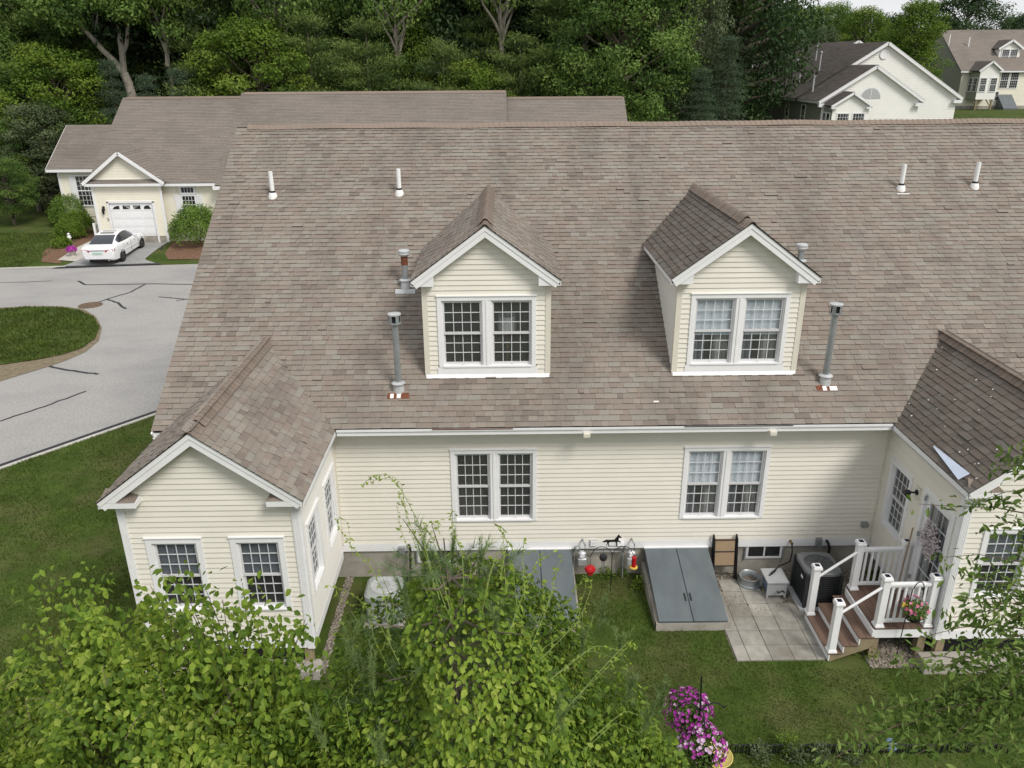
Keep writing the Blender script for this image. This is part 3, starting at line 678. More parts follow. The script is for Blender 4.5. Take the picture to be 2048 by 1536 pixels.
# ---- bump-outs ---------------------------------------------------------------
def gable_trim(c, half, zE, zR, yF, yW, ret_w, parent, ret_h=.105, big=False):
    sl = math.atan2(zR-zE, half); dn = Vector((0, 0, 1))
    for sg in (-1, 1):
        e = Vector((c+sg*half, 0, zE)); r = Vector((c, 0, zR)); along = (r-e).normalized(); per = Vector((sg*math.sin(sl), 0, math.cos(sl)))
        ln = (r-e).length
        f = MB()
        def bd(y0, y1, h0, h1, extra=0):
            # board mitred plumb at the ridge and cut level at the eave
            def pt(y, h, top):
                b0 = e+per*h if not top else r+per*h
                if top: k = (c-b0.x)/along.x; b0 = b0+along*k
                return Vector((b0.x, y, b0.z))
            P = [pt(y0, h0, 0), pt(y0, h0, 1), pt(y0, h1, 1), pt(y0, h1, 0), pt(y1, h0, 0), pt(y1, h0, 1), pt(y1, h1, 1), pt(y1, h1, 0)]
            f.add(P, [(0, 1, 2, 3), (7, 6, 5, 4), (0, 4, 5, 1), (1, 5, 6, 2), (2, 6, 7, 3), (3, 7, 4, 0)])
        bd(yF-.0, yF+.03, -.085, -.014); bd(yF+.012, yF+.04, -.185, -.0851)
        bd(yF+.0401, yW+.0, -.19, -.175)
        f.build('rake_board', 'white', parent, org=e)
        # level return at the foot of the rake
        rt = MB(); x0 = c+sg*half-sg*.03; x1 = x0-sg*ret_w; a, b = min(x0, x1), max(x0, x1); zb = zE-.115
        if not big:
            rt.box(a, b, yF+.014, yW, zb, zb+ret_h)
            rt.build('eave_return', 'white', parent, org=(x0, yF, zb), bevel=.006)
            tp = MB(); z1 = zb+ret_h+.002
            P = [(a if sg < 0 else b, yF+.0, z1), (x1, yF+.0, z1), (x1-0*sg, yW-.02, z1+.02), ((a if sg < 0 else b), yW-.02, z1+.26)]
            tp.add([(x0, yF+.01, z1), (x1, yF+.01, z1), (x1+sg*.02, yW-.03, z1+.03), (x0-sg*.05, yW-.03, z1+.16), (x0, yF+.06, z1+.02)], [(0, 1, 2, 3, 4)], tone=.2)
            tp.build('return_roof', 'shingle', parent, tone=True)
        else:
            zt = zE+.03; xi = x1; P2 = [(x0, zb), (xi, zb), (xi, zE+ (half-abs(xi-c))*math.tan(sl)-.22), (x0+sg*0, zE-.10)]
            rt.poly([(p[0], yF+.03, p[1]) for p in (P2 if sg > 0 else P2)], yW-yF-.035, (0, 1, 0)); rt.build('eave_return', 'white', parent, org=(x0, yF, zb), bevel=.004)
def bump(i, x0, side_ops_left, side_ops_right, front_ops, left_vis, right_vis):
    x1 = x0+BW; c = (x0+x1)/2; y = -BD; zb = .517; zt = .705
    gb = (c-x0, BH-.02, BZE-.13, BZR-.15)
    siding(house, (x0, y, 0), (1, 0, 0), (0, -1, 0), .03, BW-.03, zt, BZR-.16, front_ops, gable=gb)
    wall_sheet('wall', house, (x0, y, 0), (1, 0, 0), (0, -1, 0), 0, BW, zb, 3.5, front_ops, 'siding')
    MB().add([(x0, y+.03, 3.5), (x1, y+.03, 3.5), (c, y+.03, BZR-.14)], [(0, 1, 2)]).build('wall', 'siding', house)
    MB().box(x0+.0, x1-.0, y-.024, y, zb, zt).build('sill_band', 'white', house, org=(c, y, zb), bevel=.004)
    for xx, nx_, ops_, vis in ((x0, -1, side_ops_left, left_vis), (x1, 1, side_ops_right, right_vis)):
        o, U = ((xx, -BD, 0), (0, 1, 0))
        if vis: siding(house, o, U, (nx_, 0, 0), .03, BD-.05, zt, 3.5, ops_, m='siding_pale' if i == 0 else 'siding')
        wall_sheet('wall', house, o, U, (nx_, 0, 0), 0, BD, zb, 3.5, ops_, 'siding')
        MB().box(min(xx, xx+nx_*.024), max(xx, xx+nx_*.024), -BD-.0, -.03, zb, zt).build('sill_band', 'white', house, org=(xx, -1.4, zb), bevel=.004)
        # fluted corner boards
        cb = MB(); zt2 = BZE-.12
        a, b = (xx-.024, xx+.105) if nx_ < 0 else (xx-.105, xx+.024)
        cb.box(a, b, y-.036, y-.0, zb-.01, zt2)
        for k in range(4): 
            u = a+.02+k*.028; cb.box(u, u+.012, y-.042, y-.036, zb+.1, zt2-.03)
        s0, s1 = (xx-.0245, xx) if nx_ < 0 else (xx, xx+.0245)
        cb.box(s0-.012*(nx_ < 0), s1+.012*(nx_ > 0), y-.0, y+.11, zb-.01, zt2)
        cb.build('corner_board', 'white', house, org=(xx, y, zb))
        # side eave fascia
        sgx = c+nx_*BH
        MB().box(min(sgx, sgx-nx_*.02), max(sgx, sgx-nx_*.02), BYF+.03, EY+.1, BZE-.13, BZE-.015).build('fascia', 'white', house, org=(sgx, -1, BZE))
        MB().box(min(sgx, xx), max(sgx, xx), BYF+.04, EY+.1, BZE-.125, BZE-.115).build('soffit', 'white', house)
    gable_trim(c, BH, BZE, BZR, BYF, -BD, .58, house)
    MB().box(x0+.05, x1-.05, y+.05, -.05, zb-.02, zb-.005).build('floor_panel', 'pt_wood', house)
bw_h = 1.47; fo = [(.34+.05, 1.285-.05, 1.36, 2.83-.05), (1.752+.05, 2.662-.05, 1.36, 2.83-.05)]
so_l = [(.297+.05, 1.202-.05, 1.40, 2.85-.05), (1.647+.05, 2.60-.05, 1.40, 2.85-.05)]
bump(0, -BW, [], so_l, fo, False, True)
DOOR = (.17+.0, 1.21)        # u range (from the front corner) of the garden door on the right bump-out
so_r = [(.17+.05, 1.22-.05, .75, 2.96-.05), (1.65+.05, 2.51-.05, 1.42, 2.87-.05)]
fo_r = [(.40+.05, 1.31-.05, 1.42, 2.80-.05), (1.64+.05, 2.55-.05, 1.42, 2.80-.05)]
bump(1, LW, so_r, [], fo_r, True, False)
# windows of the house
window(house, (WX[0], 0, 0), (1, 0, 0), (0, -1, 0), WW, WH_, WZ0)
window(house, (WX[1], 0, 0), (1, 0, 0), (0, -1, 0), WW, WH_, WZ0, blind=.53, curtain=('curtain_grey', 'curtain'))
for u0, u1 in ((.34, 1.285), (1.752, 2.662)):
    window(house, (-BW+u0, -BD, 0), (1, 0, 0), (0, -1, 0), u1-u0, 1.475, 1.352, twin=False, blind=.52, casing=.10, room=.8, rm_m=.04, glassm='glass_screen')
for u0, u1 in ((.297, 1.202), (1.647, 2.60)):
    window(house, (0, -BD+u0, 0), (0, 1, 0), (1, 0, 0), u1-u0, 1.44, 1.41, twin=False, casing=.10, glassm='glass_screen', room=.12, rm_m=.02)
window(house, (LW, -BD+2.51, 0), (0, -1, 0), (-1, 0, 0), .86, 1.45, 1.42, twin=False, casing=.09, room=.2, rm_m=.02)
for u0 in (.40, 1.64):
    window(house, (LW+u0, -BD, 0), (1, 0, 0), (0, -1, 0), .91, 1.40, 1.41, twin=False, blind=.5, casing=.09, room=.8, rm_m=.04, glassm='glass_screen')
# garden door with full light
dz0, dz1 = .74, 2.95; dm = MB(); O_ = Vector((LW, -BD+1.22, 0)); U, Z, Nn = Vector((0, -1, 0)), Vector((0, 0, 1)), Vector((-1, 0, 0))
dm.obox(O_, U, Z, Nn, 0, .09, dz0, dz1, -.02, .036); dm.obox(O_, U, Z, Nn, .96, 1.05, dz0, dz1, -.02, .036); dm.obox(O_, U, Z, Nn, .09, .96, dz1-.09, dz1, -.02, .036)
dm.obox(O_, U, Z, Nn, .09, .215, dz0+.03, dz1-.09, -.06, -.015); dm.obox(O_, U, Z, Nn, .835, .96, dz0+.03, dz1-.09, -.06, -.015); dm.obox(O_, U, Z, Nn, .215, .835, dz0+.03, dz0+.27, -.06, -.015); dm.obox(O_, U, Z, Nn, .215, .835, dz1-.22, dz1-.09, -.06, -.015)
dm.obox(O_, U, Z, Nn, .05, 1.0, dz0-.03, dz0+.03, -.05, .05)
door = dm.build('garden_door', 'white', house, org=O_, bevel=.004)
g = MB(); x0, x1, y0, y1 = .215, .835, dz0+.27, dz1-.22
for i in (1, 2): g.obox(O_, U, Z, Nn, x0+(x1-x0)*i/3-.009, x0+(x1-x0)*i/3+.009, y0, y1, -.045, -.03)
for j in range(1, 5): g.obox(O_, U, Z, Nn, x0, x1, y0+(y1-y0)*j/5-.009, y0+(y1-y0)*j/5+.009, -.046, -.029)
g.build('glazing_bars', 'muntin', door)
pn = None
for i in range(3):
    for j in range(5):
        c0 = O_+U*(x0+(x1-x0)*(i+.5)/3)+Z*(y0+(y1-y0)*(j+.5)/5)+Nn*-.028
        if pn is None: pn = MB().obox(c0, U, Z, Nn, -.102, .102, -.148, .148, -.001, .001).build('pane', 'glass', door, org=c0)
        else: dup(pn, door, c0)
V = []; n = 30
for i in range(n): V += [O_+U*(.22+.61*i/(n-1))+Z*(y1)+Nn*(-.10+.02*math.sin(i*1.4)), O_+U*(.22+.61*i/(n-1))+Z*y0+Nn*(-.10+.02*math.sin(i*1.4))]
MB().add(V[:20], [(2*i, 2*i+2, 2*i+3, 2*i+1) for i in range(9)]).build('curtain', 'curtain', door, smooth=True); MB().add(V[40:], [(2*i, 2*i+2, 2*i+3, 2*i+1) for i in range(9)]).build('curtain', 'curtain_grey', door, smooth=True)
rm = MB(); q = O_+Nn*-.13; P = [q+U*x+Z*z+Nn*k for k in (0, -.22) for x, z in ((.05, .72), (1.0, .72), (1.0, 2.92), (.05, 2.92))]; rm.add(P, [(4, 5, 6, 7), (0, 4, 7, 3), (1, 2, 6, 5), (3, 7, 6, 2), (0, 1, 5, 4)]); rm.build('room', 'room', door)
for zz in (1.0, 1.95, 2.7): MB().obox(O_, U, Z, Nn, .075, .10, zz, zz+.1, -.0, .045).build('hinge', 'galv', door)
MB().lathe(O_+U*.90+Z*1.68+Nn*-.0, [(.028, -.06), (.028, -.03), (.012, -.025), (.012, .0), (.026, .01), (.026, .03), (.0, .035)], 12, axis='x').build('door_knob', 'brass', door, smooth=True)
# wall lamp by the door and outlet on the wall
p = Vector((LW-.0, -1.36, 2.70)); lm = MB(); lm.box(p.x-.03, p.x-.012, p.y-.09, p.y+.09, p.z-.13, p.z+.12, 1); lm.lathe((p.x-.03, p.y, p.z), [(.055, 0), (.05, -.02), (.018, -.04), (.018, -.12), (.05, -.14), (.058, -.22), (.045, -.24), (0, -.24)], 14, axis='x')
lm.build('wall_lamp', ['black', 'cream_trim'], house, smooth=True)
MB().box(10.86, 11.0, -.10, -.0, 1.14, 1.24).build('outlet_box', 'galv', house, bevel=.008)

# ---- dormers -----------------------------------------------------------------
for i, (c, hw) in enumerate(DORM):
    x0, x1 = c-hw, c+hw; wx0, ww = c-.965, 1.93; wz0, wh = 4.545, 1.46; zfoot = roofz(DY)
    op = [(wx0-x0+.05, wx0-x0+ww-.05, wz0+.02, wz0+wh-.06)]
    siding(house, (x0, DY, 0), (1, 0, 0), (0, -1, 0), .08, 2*hw-.08, zfoot+.03, DZR-.14, [(wx0-x0-.02, wx0-x0+ww+.02, zfoot, wz0+.01)]+op, gable=(hw, DH-.02, DZE-.10, DZR-.14))
    wall_sheet('dormer_wall', house, (x0, DY, 0), (1, 0, 0), (0, -1, 0), 0, 2*hw, zfoot-.1, DZE-.1, op, 'siding')
    MB().add([(x0, DY+.03, DZE-.1), (x1, DY+.03, DZE-.1), (c, DY+.03, DZR-.13)], [(0, 1, 2)]).build('dormer_wall', 'siding', house)
    for sg, xx in ((-1, x0), (1, x1)):
        cb = MB(); a, b = (xx-.02, xx+.085) if sg < 0 else (xx-.085, xx+.02); cb.box(a, b, DY-.028, DY, zfoot-.02, DZE-.1); cb.box(min(xx, xx+sg*.0205), max(xx, xx+sg*.0205), DY, DY+.07, zfoot, DZE-.1); cb.build('corner_board', 'cream_trim', house)
        # cheek wall, courses cut by the roof slope
        z = zfoot+.05
        while z < DZE-.12:
            y1 = min(yback(z), yback(DZE)); z1 = min(z+CS+.004, DZE-.1); ye = yback(z)+.02
            P = [(xx+sg*.014, DY+.06, z), (xx+sg*.014, ye, z), (xx+sg*.002, ye+.1, z1), (xx+sg*.002, DY+.06, z1), (xx-sg*.012, DY+.06, z), (xx-sg*.012, ye, z), (xx-sg*.012, ye+.1, z1), (xx-sg*.012, DY+.06, z1)]
            if ye > DY+.1:
                MB().add(P, [(0, 1, 2, 3), (4, 0, 3, 7), (4, 5, 1, 0), (7, 6, 5, 4)]).build('siding_board', 'siding_pale', house, org=P[0])
            z += CS
        MB().add([(xx-sg*.02, DY+.03, zfoot-.05), (xx-sg*.02, yback(DZE)+.05, DZE-.0), (xx-sg*.02, DY+.03, DZE)], [(0, 1, 2)]).build('cheek_wall', 'siding', house)
        sgx = c+sg*DH; MB().box(min(sgx, sgx-sg*.02), max(sgx, sgx-sg*.02), DYF+.03, yback(DZE)-.02, DZE-.11, DZE-.015).build('fascia', 'white', house)
        MB().box(min(sgx, xx), max(sgx, xx), DYF+.04, yback(DZE)-.1, DZE-.11, DZE-.10).build('soffit', 'white', house)
    gable_trim(c, DH, DZE, DZR, DYF, DY, .40, house, big=True)
    MB().box(wx0-.03, wx0+ww+.03, DY-.03, DY, zfoot+.02, wz0-.0).build('apron_board', 'white', house, bevel=.004)
    MB().add([(x0-.0, DY-.035, zfoot+.035), (x1, DY-.035, zfoot+.035), (x1, DY-.075, roofz(DY-.075)+.024), (x0, DY-.075, roofz(DY-.075)+.024), (x0, DY-.075, roofz(DY-.075)-.01), (x1, DY-.075, roofz(DY-.075)-.01)], [(3, 2, 1, 0), (4, 5, 2, 3)]).build('apron_flashing', 'white', house)
    if i == 0:
        Wd = window(house, (wx0, DY, 0), (1, 0, 0), (0, -1, 0), ww, wh, wz0, mull=.17, room=1.6)
        ls = MB().lathe((c+.40, DY+.55, 5.16), [(.185, 0), (.185, .29), (.18, .29), (.18, 0)], 22).lathe((c+.40, DY+.55, 4.2), [(.09, 0), (.09, .02), (.02, .04), (.015, .2), (.035, .26), (.045, .34), (.03, .42), (.045, .5), (.035, .6), (.012, .68), (.012, 1.0)], 12, mi=1); ls.build('lamp', ['lampshade', 'brass'], Wd, smooth=True)
    else: window(house, (wx0, DY, 0), (1, 0, 0), (0, -1, 0), ww, wh, wz0, mull=.17, blind=.56, curtain=('curtain_grey', 'curtain'), room=1.6)

# ---- roof penetrations -----------------------------------------------------------
def pvc_vent(x, y, h=.58, plate=False):
    z = roofz(y); mb = MB(); mb.tube([(x, y, z-.05), (x+.0, y, z+h)], .052, 14, cap=False); mb.tube([(x, y, z+h-.02), (x, y, z+h)], .043, 14)
    v = mb.build('vent_pipe', 'pvc', house, org=(x, y, z), smooth=True)
    MB().tube([(x, y, z+.09), (x, y, z+.135)], .068, 14).build('rubber_collar', 'black_matte', v, smooth=True)
    MB().lathe((x, y, z-.03), [(.115, -.04), (.105, .05), (.08, .12), (.058, .125)], 16).build('boot', 'pvc', v, smooth=True)
    fl = MB(); fl.obox((x, y, z), (1, 0, 0), Bm, Nm, -.13, .13, -.13, .2, .012, .017, 0); fl.build('flashing', 'ridge_cap', v)
    if plate: MB().obox((x, y, z), (1, 0, 0), Bm, Nm, -.15, .15, -.20, -.175, .014, .022).build('flashing_lip', 'white', v)
pvc_vent(-2.01, 5.0); pvc_vent(.99, 5.05); pvc_vent(13.0, 5.06, plate=True); pvc_vent(14.79, 5.1)
def flue(x, y, u, v, m='galv', capm='dark', chips=((-.12, -.02), (.04, .10)), r=.062):
    """metal flue whose top is where its tip shows against the roof"""
    z = roofz(y); top = atY(u, v, y); h = top.z-z; tx = top.x
    mb = MB(); mb.tube([(x, y, z-.05), (tx*.0+x+(tx-x)*.0, y, z+h-.02)], r, 18)
    o_ = mb.build('flue_pipe', m, house, org=(x, y, z), smooth=True)
    MB().lathe((x, y, z), [(.10, .12), (.135, .125), (.14, .14), (.10, .165), (r+.004, .17)], 18).build('storm_collar', 'galv_light', o_, smooth=True)
    MB().lathe((x, y, z), [(.125, -.10), (.105, .06), (.09, .13), (.06, .14)], 18).build('cone_flashing', 'galv_light', o_, smooth=True)
    zc = z+h
    if capm == 'dark':
        c_ = MB(); c_.lathe((x, y, zc-.19), [(.075, -.03), (.12, .0), (.12, .02), (.09, .03)], 20); c_.lathe((x, y, zc-.19), [(.122, .17), (.128, .175), (.128, .20), (0, .215)], 20, mi=1)
        for k in range(5):
            a = k*2*math.pi/5+.3; c_.lathe((x, y, zc-.19), [(.1, .0), (.1, .17)], 3, mi=2) if k == 0 else None
            c_.obox((x+.11*math.cos(a), y+.11*math.sin(a), zc-.19), (-math.sin(a), math.cos(a), 0), (0, 0, 1), (math.cos(a), math.sin(a), 0), -.035, .035, 0, .175, -.004, .004)
        c_.tube([(x, y, zc-.18), (x, y, zc-.01)], .085, 14, mi=2); c_.build('flue_cap', ['galv', 'galv_light', 'black'], o_, smooth=True)
    else:
        c_ = MB(); c_.lathe((x, y, zc-.12), [(r+.012, -.02), (.115, .0), (.13, .03), (.125, .05), (.13, .06), (.125, .10), (.10, .12), (0, .13)], 20); c_.build('flue_cap', 'galv_light', o_, smooth=True)
        if capm == 'light': MB().tube([(x, y, zc-.33), (x, y, zc-.14)], r+.003, 16).build('rust_band', 'rust', o_, smooth=True)
    pl = MB(); pl.obox((x, y, z), (1, 0, 0), Bm, Nm, -.215, .215, -.235, -.10, .013, .018)
    pl.build('base_plate', 'rust' if capm == 'dark' else 'galv_light', o_)
    if capm == 'dark':
        for a, b in chips: MB().obox((x, y, z), (1, 0, 0), Bm, Nm, a, b, -.225, -.12, .018, .0205).build('paint_patch', 'white_chip', o_)
    return o_
flue(1.352, .36, 786, 628, chips=((-.16, -.09), (-.03, .05))); flue(9.849, .42, 1677, 608, chips=((-.09, -.01), (.05, .2)))
flue(1.32, 2.62, 808, 499, capm='light', r=.07); flue(10.02, 3.0, 1608, 487, capm='plain', r=.07)
MB().obox((6.42, .05, roofz(.05)), (1, 0, 0), Bm, Nm, -.05, .05, -.01, .02, .014, .02).build('shingle_scrap', 'white_chip', house, label='small pale torn scrap lying on the roof')
# loose blue-white fascia strip and lichen spots on the right bump-out roof
o = Vector((BC[1]-BH, 0, BZE)); A = Vector((0, 1, 0)); Bv = Vector((bc_, 0, bs)); Nv = Vector((-bs, 0, bc_))
st = MB(); st.add([o+A*-1.62+Bv*.17+Nv*.03, o+A*-2.72+Bv*.03+Nv*.06, o+A*-2.70+Bv*.24+Nv*.03, o+A*-1.60+Bv*.20+Nv*.03], [(0, 1, 2, 3)]); st.add([o+A*-1.62+Bv*.17+Nv*.026, o+A*-2.72+Bv*.03+Nv*.056, o+A*-2.70+Bv*.24+Nv*.026, o+A*-1.60+Bv*.20+Nv*.026], [(3, 2, 1, 0)])
mat('strip_blue', (.50, .56, .68), rough=.35, var=.04); st.build('loose_flashing', 'strip_blue', house, label='pale blue bent flashing strip lying on the eave')
lc = MB()
for k in range(34):
    a, s_ = rnd.uniform(-2.9, 1.0), rnd.uniform(.1, 2.0)
    if a > yback(BZE+s_*bs)-.05: continue
    p = o+A*a+Bv*s_+Nv*.018; r_ = rnd.uniform(.008, .02); lc.add([p+A*(r_*math.cos(q))+Bv*(r_*math.sin(q)) for q in np.linspace(0, 5.4, 7)], [tuple(range(7))])
lc.build('lichen', 'white_chip', sub_roofs['bump1'], kind='stuff')
# basement windows, services on the wall
for x0, x1 in ((8.53, 9.30), (1.57, 2.32)):
    b_ = MB(); b_.box(x0, x1, -.0, .03, .355, .40); b_.box(x0, x1, -.0, .03, .645, .664); b_.box(x0, x0+.05, -.0, .03, .40, .645); b_.box(x1-.05, x1, 0, .03, .40, .645); b_.box((x0+x1)/2-.012, (x0+x1)/2+.02, -.002, .03, .40, .645)
    bw = b_.build('basement_window', 'sash', house)
    for a, b in ((x0+.05, (x0+x1)/2-.012), ((x0+x1)/2+.02, x1-.05)): MB().box(a, b, .012, .016, .40, .645).build('pane', 'glass_dark', bw)
    MB().box(x0+.02, x1-.02, .022, .028, .37, .66).build('inner_panel', 'black_matte', bw)
    MB().box(x0-.03, x0-.002, -.02, .03, .33, .66).build('frame_edge', 'galv', bw); MB().box(x1+.002, x1+.03, -.02, .03, .33, .66).build('frame_edge', 'galv', bw)
for x, m in ((5.283, 'sash'), (5.852, 'white')):
    v = MB(); v.box(x-.075, x+.075, -.05, -.022, .76, .90)
    for k in range(4): v.obox((x, -.05, .775+k*.032), (1, 0, 0), (0, -.6, -.8), (0, -.8, .6), -.065, .065, -.006, .022, -.002, .002)
    v.build('wall_vent', m, house)
def pipes(name, paths, r, m):
    mb = MB()
    for p in paths: mb.tube(p, r, 8)
    return mb.build(name, m, house, smooth=True)
# ================================================================ YARD OBJECTS
def rbox(mb, x0, x1, y0, y1, z0, z1, r, mi=0, n=5, inset=0.):
    P = []
    for cx, cy, a0 in ((x1-r, y1-r, 0), (x0+r, y1-r, 90), (x0+r, y0+r, 180), (x1-r, y0+r, 270)):
        for k in range(n): a = R(a0+90*k/(n-1)); P.append((cx+r*math.cos(a), cy+r*math.sin(a)))
    m_ = len(P); V = [(p[0], p[1], z0) for p in P]
    cx, cy = (x0+x1)/2, (y0+y1)/2
    def ins(p, d): 
        v = Vector((cx-p[0], cy-p[1])); v.normalize(); return (p[0]+v.x*d, p[1]+v.y*d)
    V += [(p[0], p[1], z1-inset) for p in P]; F_ = [tuple(range(m_))[::-1]]+[(i, (i+1) % m_, m_+(i+1) % m_, m_+i) for i in range(m_)]
    if inset:
        V += [(*ins(p, inset*1.2), z1) for p in P]; F_ += [(m_+i, m_+(i+1) % m_, 2*m_+(i+1) % m_, 2*m_+i) for i in range(m_)]+[tuple(range(2*m_, 3*m_))]
    else: F_.append(tuple(range(m_, 2*m_)))
    mb.add(V, F_, mi); return mb
# gas meters
def meter(x, label):
    t = thing('gas_meter', (x, -.16, 0), label, 'gas meter', 'gas meters on the foundation')
    b = MB(); rbox(b, x-.09, x+.10, -.24, -.09, .40, .56, .04, inset=.02); rbox(b, x-.075, x+.085, -.225, -.10, .56, .70, .05, inset=.03); b.build('body', 'galv_light', t, smooth=True)
    MB().lathe((x, -.24, .63), [(.05, 0), (.05, -.012), (0, -.015)], 16, axis='y').build('dial', 'white', t)
    p = MB(); p.tube([(x-.06, -.16, .70), (x-.06, -.16, .80), (x-.16, -.16, .80), (x-.16, -.12, .62), (x-.16, -.02, .60)], .018, 8); p.tube([(x+.06, -.16, .70), (x+.06, -.16, .86), (x+.02, -.10, .90), (x+.02, -.01, .90)], .018, 8); p.tube([(x-.16, -.14, .60), (x-.16, -.14, .0)], .016, 8); p.build('pipework', 'galv', t, smooth=True)
    MB().lathe((x-.11, -.19, .79), [(.045, -.03), (.05, 0), (.045, .03)], 12, axis='x').build('regulator', 'galv', t, smooth=True)
meter(5.03, 'grey gas meter on the foundation beside the left cellar hatch'); meter(6.06, 'grey gas meter on the foundation beside the right cellar hatch')
MB().tube([(5.2, -.05, .60), (5.5, -.05, .615), (5.9, -.05, .60)], .016, 8).build('gas_pipe', 'galv', house, smooth=True)
# bulkhead cellar hatches
def hatch(x0, x1, label):
    t = thing('cellar_hatch', ((x0+x1)/2, -.9, 0), label, 'cellar hatch', 'cellar hatches'); y1 = -1.80
    c = MB(); c.poly([(x0-.06, -.03, -.1), (x0-.06, y1-.03, -.1), (x0-.06, y1-.03, .17), (x0-.06, -.03, .34)], .13, (1, 0, 0)); c.poly([(x1-.07, -.03, -.1), (x1-.07, y1-.03, -.1), (x1-.07, y1-.03, .17), (x1-.07, -.03, .34)], .13, (1, 0, 0)); c.box(x0-.06, x1+.06, y1-.06, y1+.06, -.1, .172); c.build('kerb_wall', 'concrete', t)
    s_ = MB()
    for x in (x0+.004, x1-.024): s_.poly([(x, -.03, .30), (x, y1, .15), (x, y1, .20), (x, -.03, .645)], .02, (1, 0, 0))
    s_.build('side_panel', 'bulkhead', t)
    xm = (x0+x1)/2; dv = Vector((0, y1-.02+.03, .21-.655)).normalized(); nv = Vector((0, dv.z*1, -dv.y)); ln = math.hypot(y1+.01, .445)
    for a, b, hx in ((x0-.012, xm-.006, xm-.06), (xm+.006, x1+.012, xm+.05)):
        d = MB(); d.obox((0, -.03, .655), (1, 0, 0), dv, nv, a, b, 0, ln+.03, -.0, .03); d.obox((0, -.03, .655), (1, 0, 0), dv, nv, a, b, ln+.02, ln+.032, -.05, .03)
        dd = d.build('hatch_door', 'bulkhead', t, bevel=.008)
        h = MB(); h.obox((0, -.03, .655), (1, 0, 0), dv, nv, hx-.012, hx+.012, ln*.66, ln*.76, .034, .05); h.build('handle', 'dark_metal', dd)
    MB().box(x0-.02, x1+.02, -.06, -.026, .64, .70).build('header', 'white', t)
    MB().obox((0, -.03, .655), (1, 0, 0), dv, nv, xm-.004, xm+.004, .0, ln, .026, .034).build('astragal', 'black', t)
hatch(6.37, 7.68, 'slate blue double cellar hatch beside the concrete slab patio'); hatch(3.50, 4.80, 'slate blue double cellar hatch partly hidden behind the vines')
# air conditioners
def ac_dark():
    x0, x1, y0, y1 = 9.36, 10.03, -1.28, -.56
    t = thing('air_conditioner', ((x0+x1)/2, (y0+y1)/2, 0), 'black square air conditioner with open fan grille by the porch steps', 'air conditioner')
    b = MB(); b.box(x0-.1, x1+.06, y0-.08, y1+.1, -.02, .07); b.build('base_slab', 'grey_plastic', t, bevel=.01)
    b = MB(); rbox(b, x0, x1, y0, y1, .075, .82, .07); b.build('coil_body', 'black_matte', t)
    b = MB()
    for k in range(13): rbox(b, x0-.012, x1+.012, y0-.012, y1+.012, .11+k*.053, .117+k*.053, .08)
    for k in range(7):
        u = x0+.06+k*(x1-x0-.12)/6; b.box(u-.004, u+.004, y0-.014, y0-.004, .09, .8); v = y0+.06+k*(y1-y0-.12)/6; b.box(x0-.014, x0-.004, v-.004, v+.004, .09, .8)
    for u in (x0, x1):
        for v in (y0, y1): rbox(b, u-.03, u+.03, v-.03, v+.03, .075, .82, .02)
    b.build('guard', 'ac_dark', t)
    cx, cy = (x0+x1)/2, (y0+y1)/2; lid = MB(); P = []; n = 32; Rf = .275
    for k in range(n):
        a = 2*math.pi*k/n; c_, s_ = math.cos(a), math.sin(a); e = 1/max(abs(c_)**6+abs(s_)**6, 1e-6)**(1/6.)
        P.append((cx+c_*e*(x1-x0+.05)/2, cy+s_*e*(y1-y0+.05)/2))
    V = [(p[0], p[1], .80) for p in P]+[(p[0], p[1], .85) for p in P]+[(cx+(p[0]-cx)*.96, cy+(p[1]-cy)*.96, .868) for p in P]+[(cx+Rf*1.06*math.cos(2*math.pi*k/n), cy+Rf*1.06*math.sin(2*math.pi*k/n), .875) for k in range(n)]+[(cx+Rf*math.cos(2*math.pi*k/n), cy+Rf*math.sin(2*math.pi*k/n), .84) for k in range(n)]
    lid.add(V, [(j*n+k, j*n+(k+1) % n, (j+1)*n+(k+1) % n, (j+1)*n+k) for j in range(4) for k in range(n)]); lid.lathe((cx, cy, .62), [(Rf, .22), (Rf, 0)], n); lid.build('lid', 'ac_top', t, smooth=True)
    gr = MB()
    for r_ in np.arange(.05, Rf, .028): gr.tube([(cx+r_*math.cos(a), cy+r_*math.sin(a), .868) for a in np.linspace(0, 2*math.pi, 25)], .0028, 4, cap=False)
    for k in range(10): a = 2*math.pi*k/10; gr.tube([(cx+.05*math.cos(a), cy+.05*math.sin(a), .872), (cx+Rf*1.02*math.cos(a), cy+Rf*1.02*math.sin(a), .872)], .004, 4)
    gr.build('fan_grille', 'dark_metal', t)
    fb = MB()
    for k in range(4):
        a = k*math.pi/2+.4; u = Vector((math.cos(a), math.sin(a), 0)); v = Vector((-math.sin(a), math.cos(a), 0)); c = Vector((cx, cy, .78)); fb.add([c+u*.07-v*.05, c+u*.24-v*.10+Vector((0, 0, -.02)), c+u*.24+v*.08+Vector((0, 0, .03)), c+u*.07+v*.05+Vector((0, 0, .02))], [(0, 1, 2, 3)])
    fb.build('fan_blades', 'galv', t); MB().lathe((cx, cy, .70), [(.09, 0), (.09, .12), (.06, .14), (0, .14)], 16).build('fan_motor', 'galv', t, smooth=True)
    MB().box(x0-.016, x0-.013, -1.08, -.98, .60, .66).build('badge', 'white_chip', t)
ac_dark()
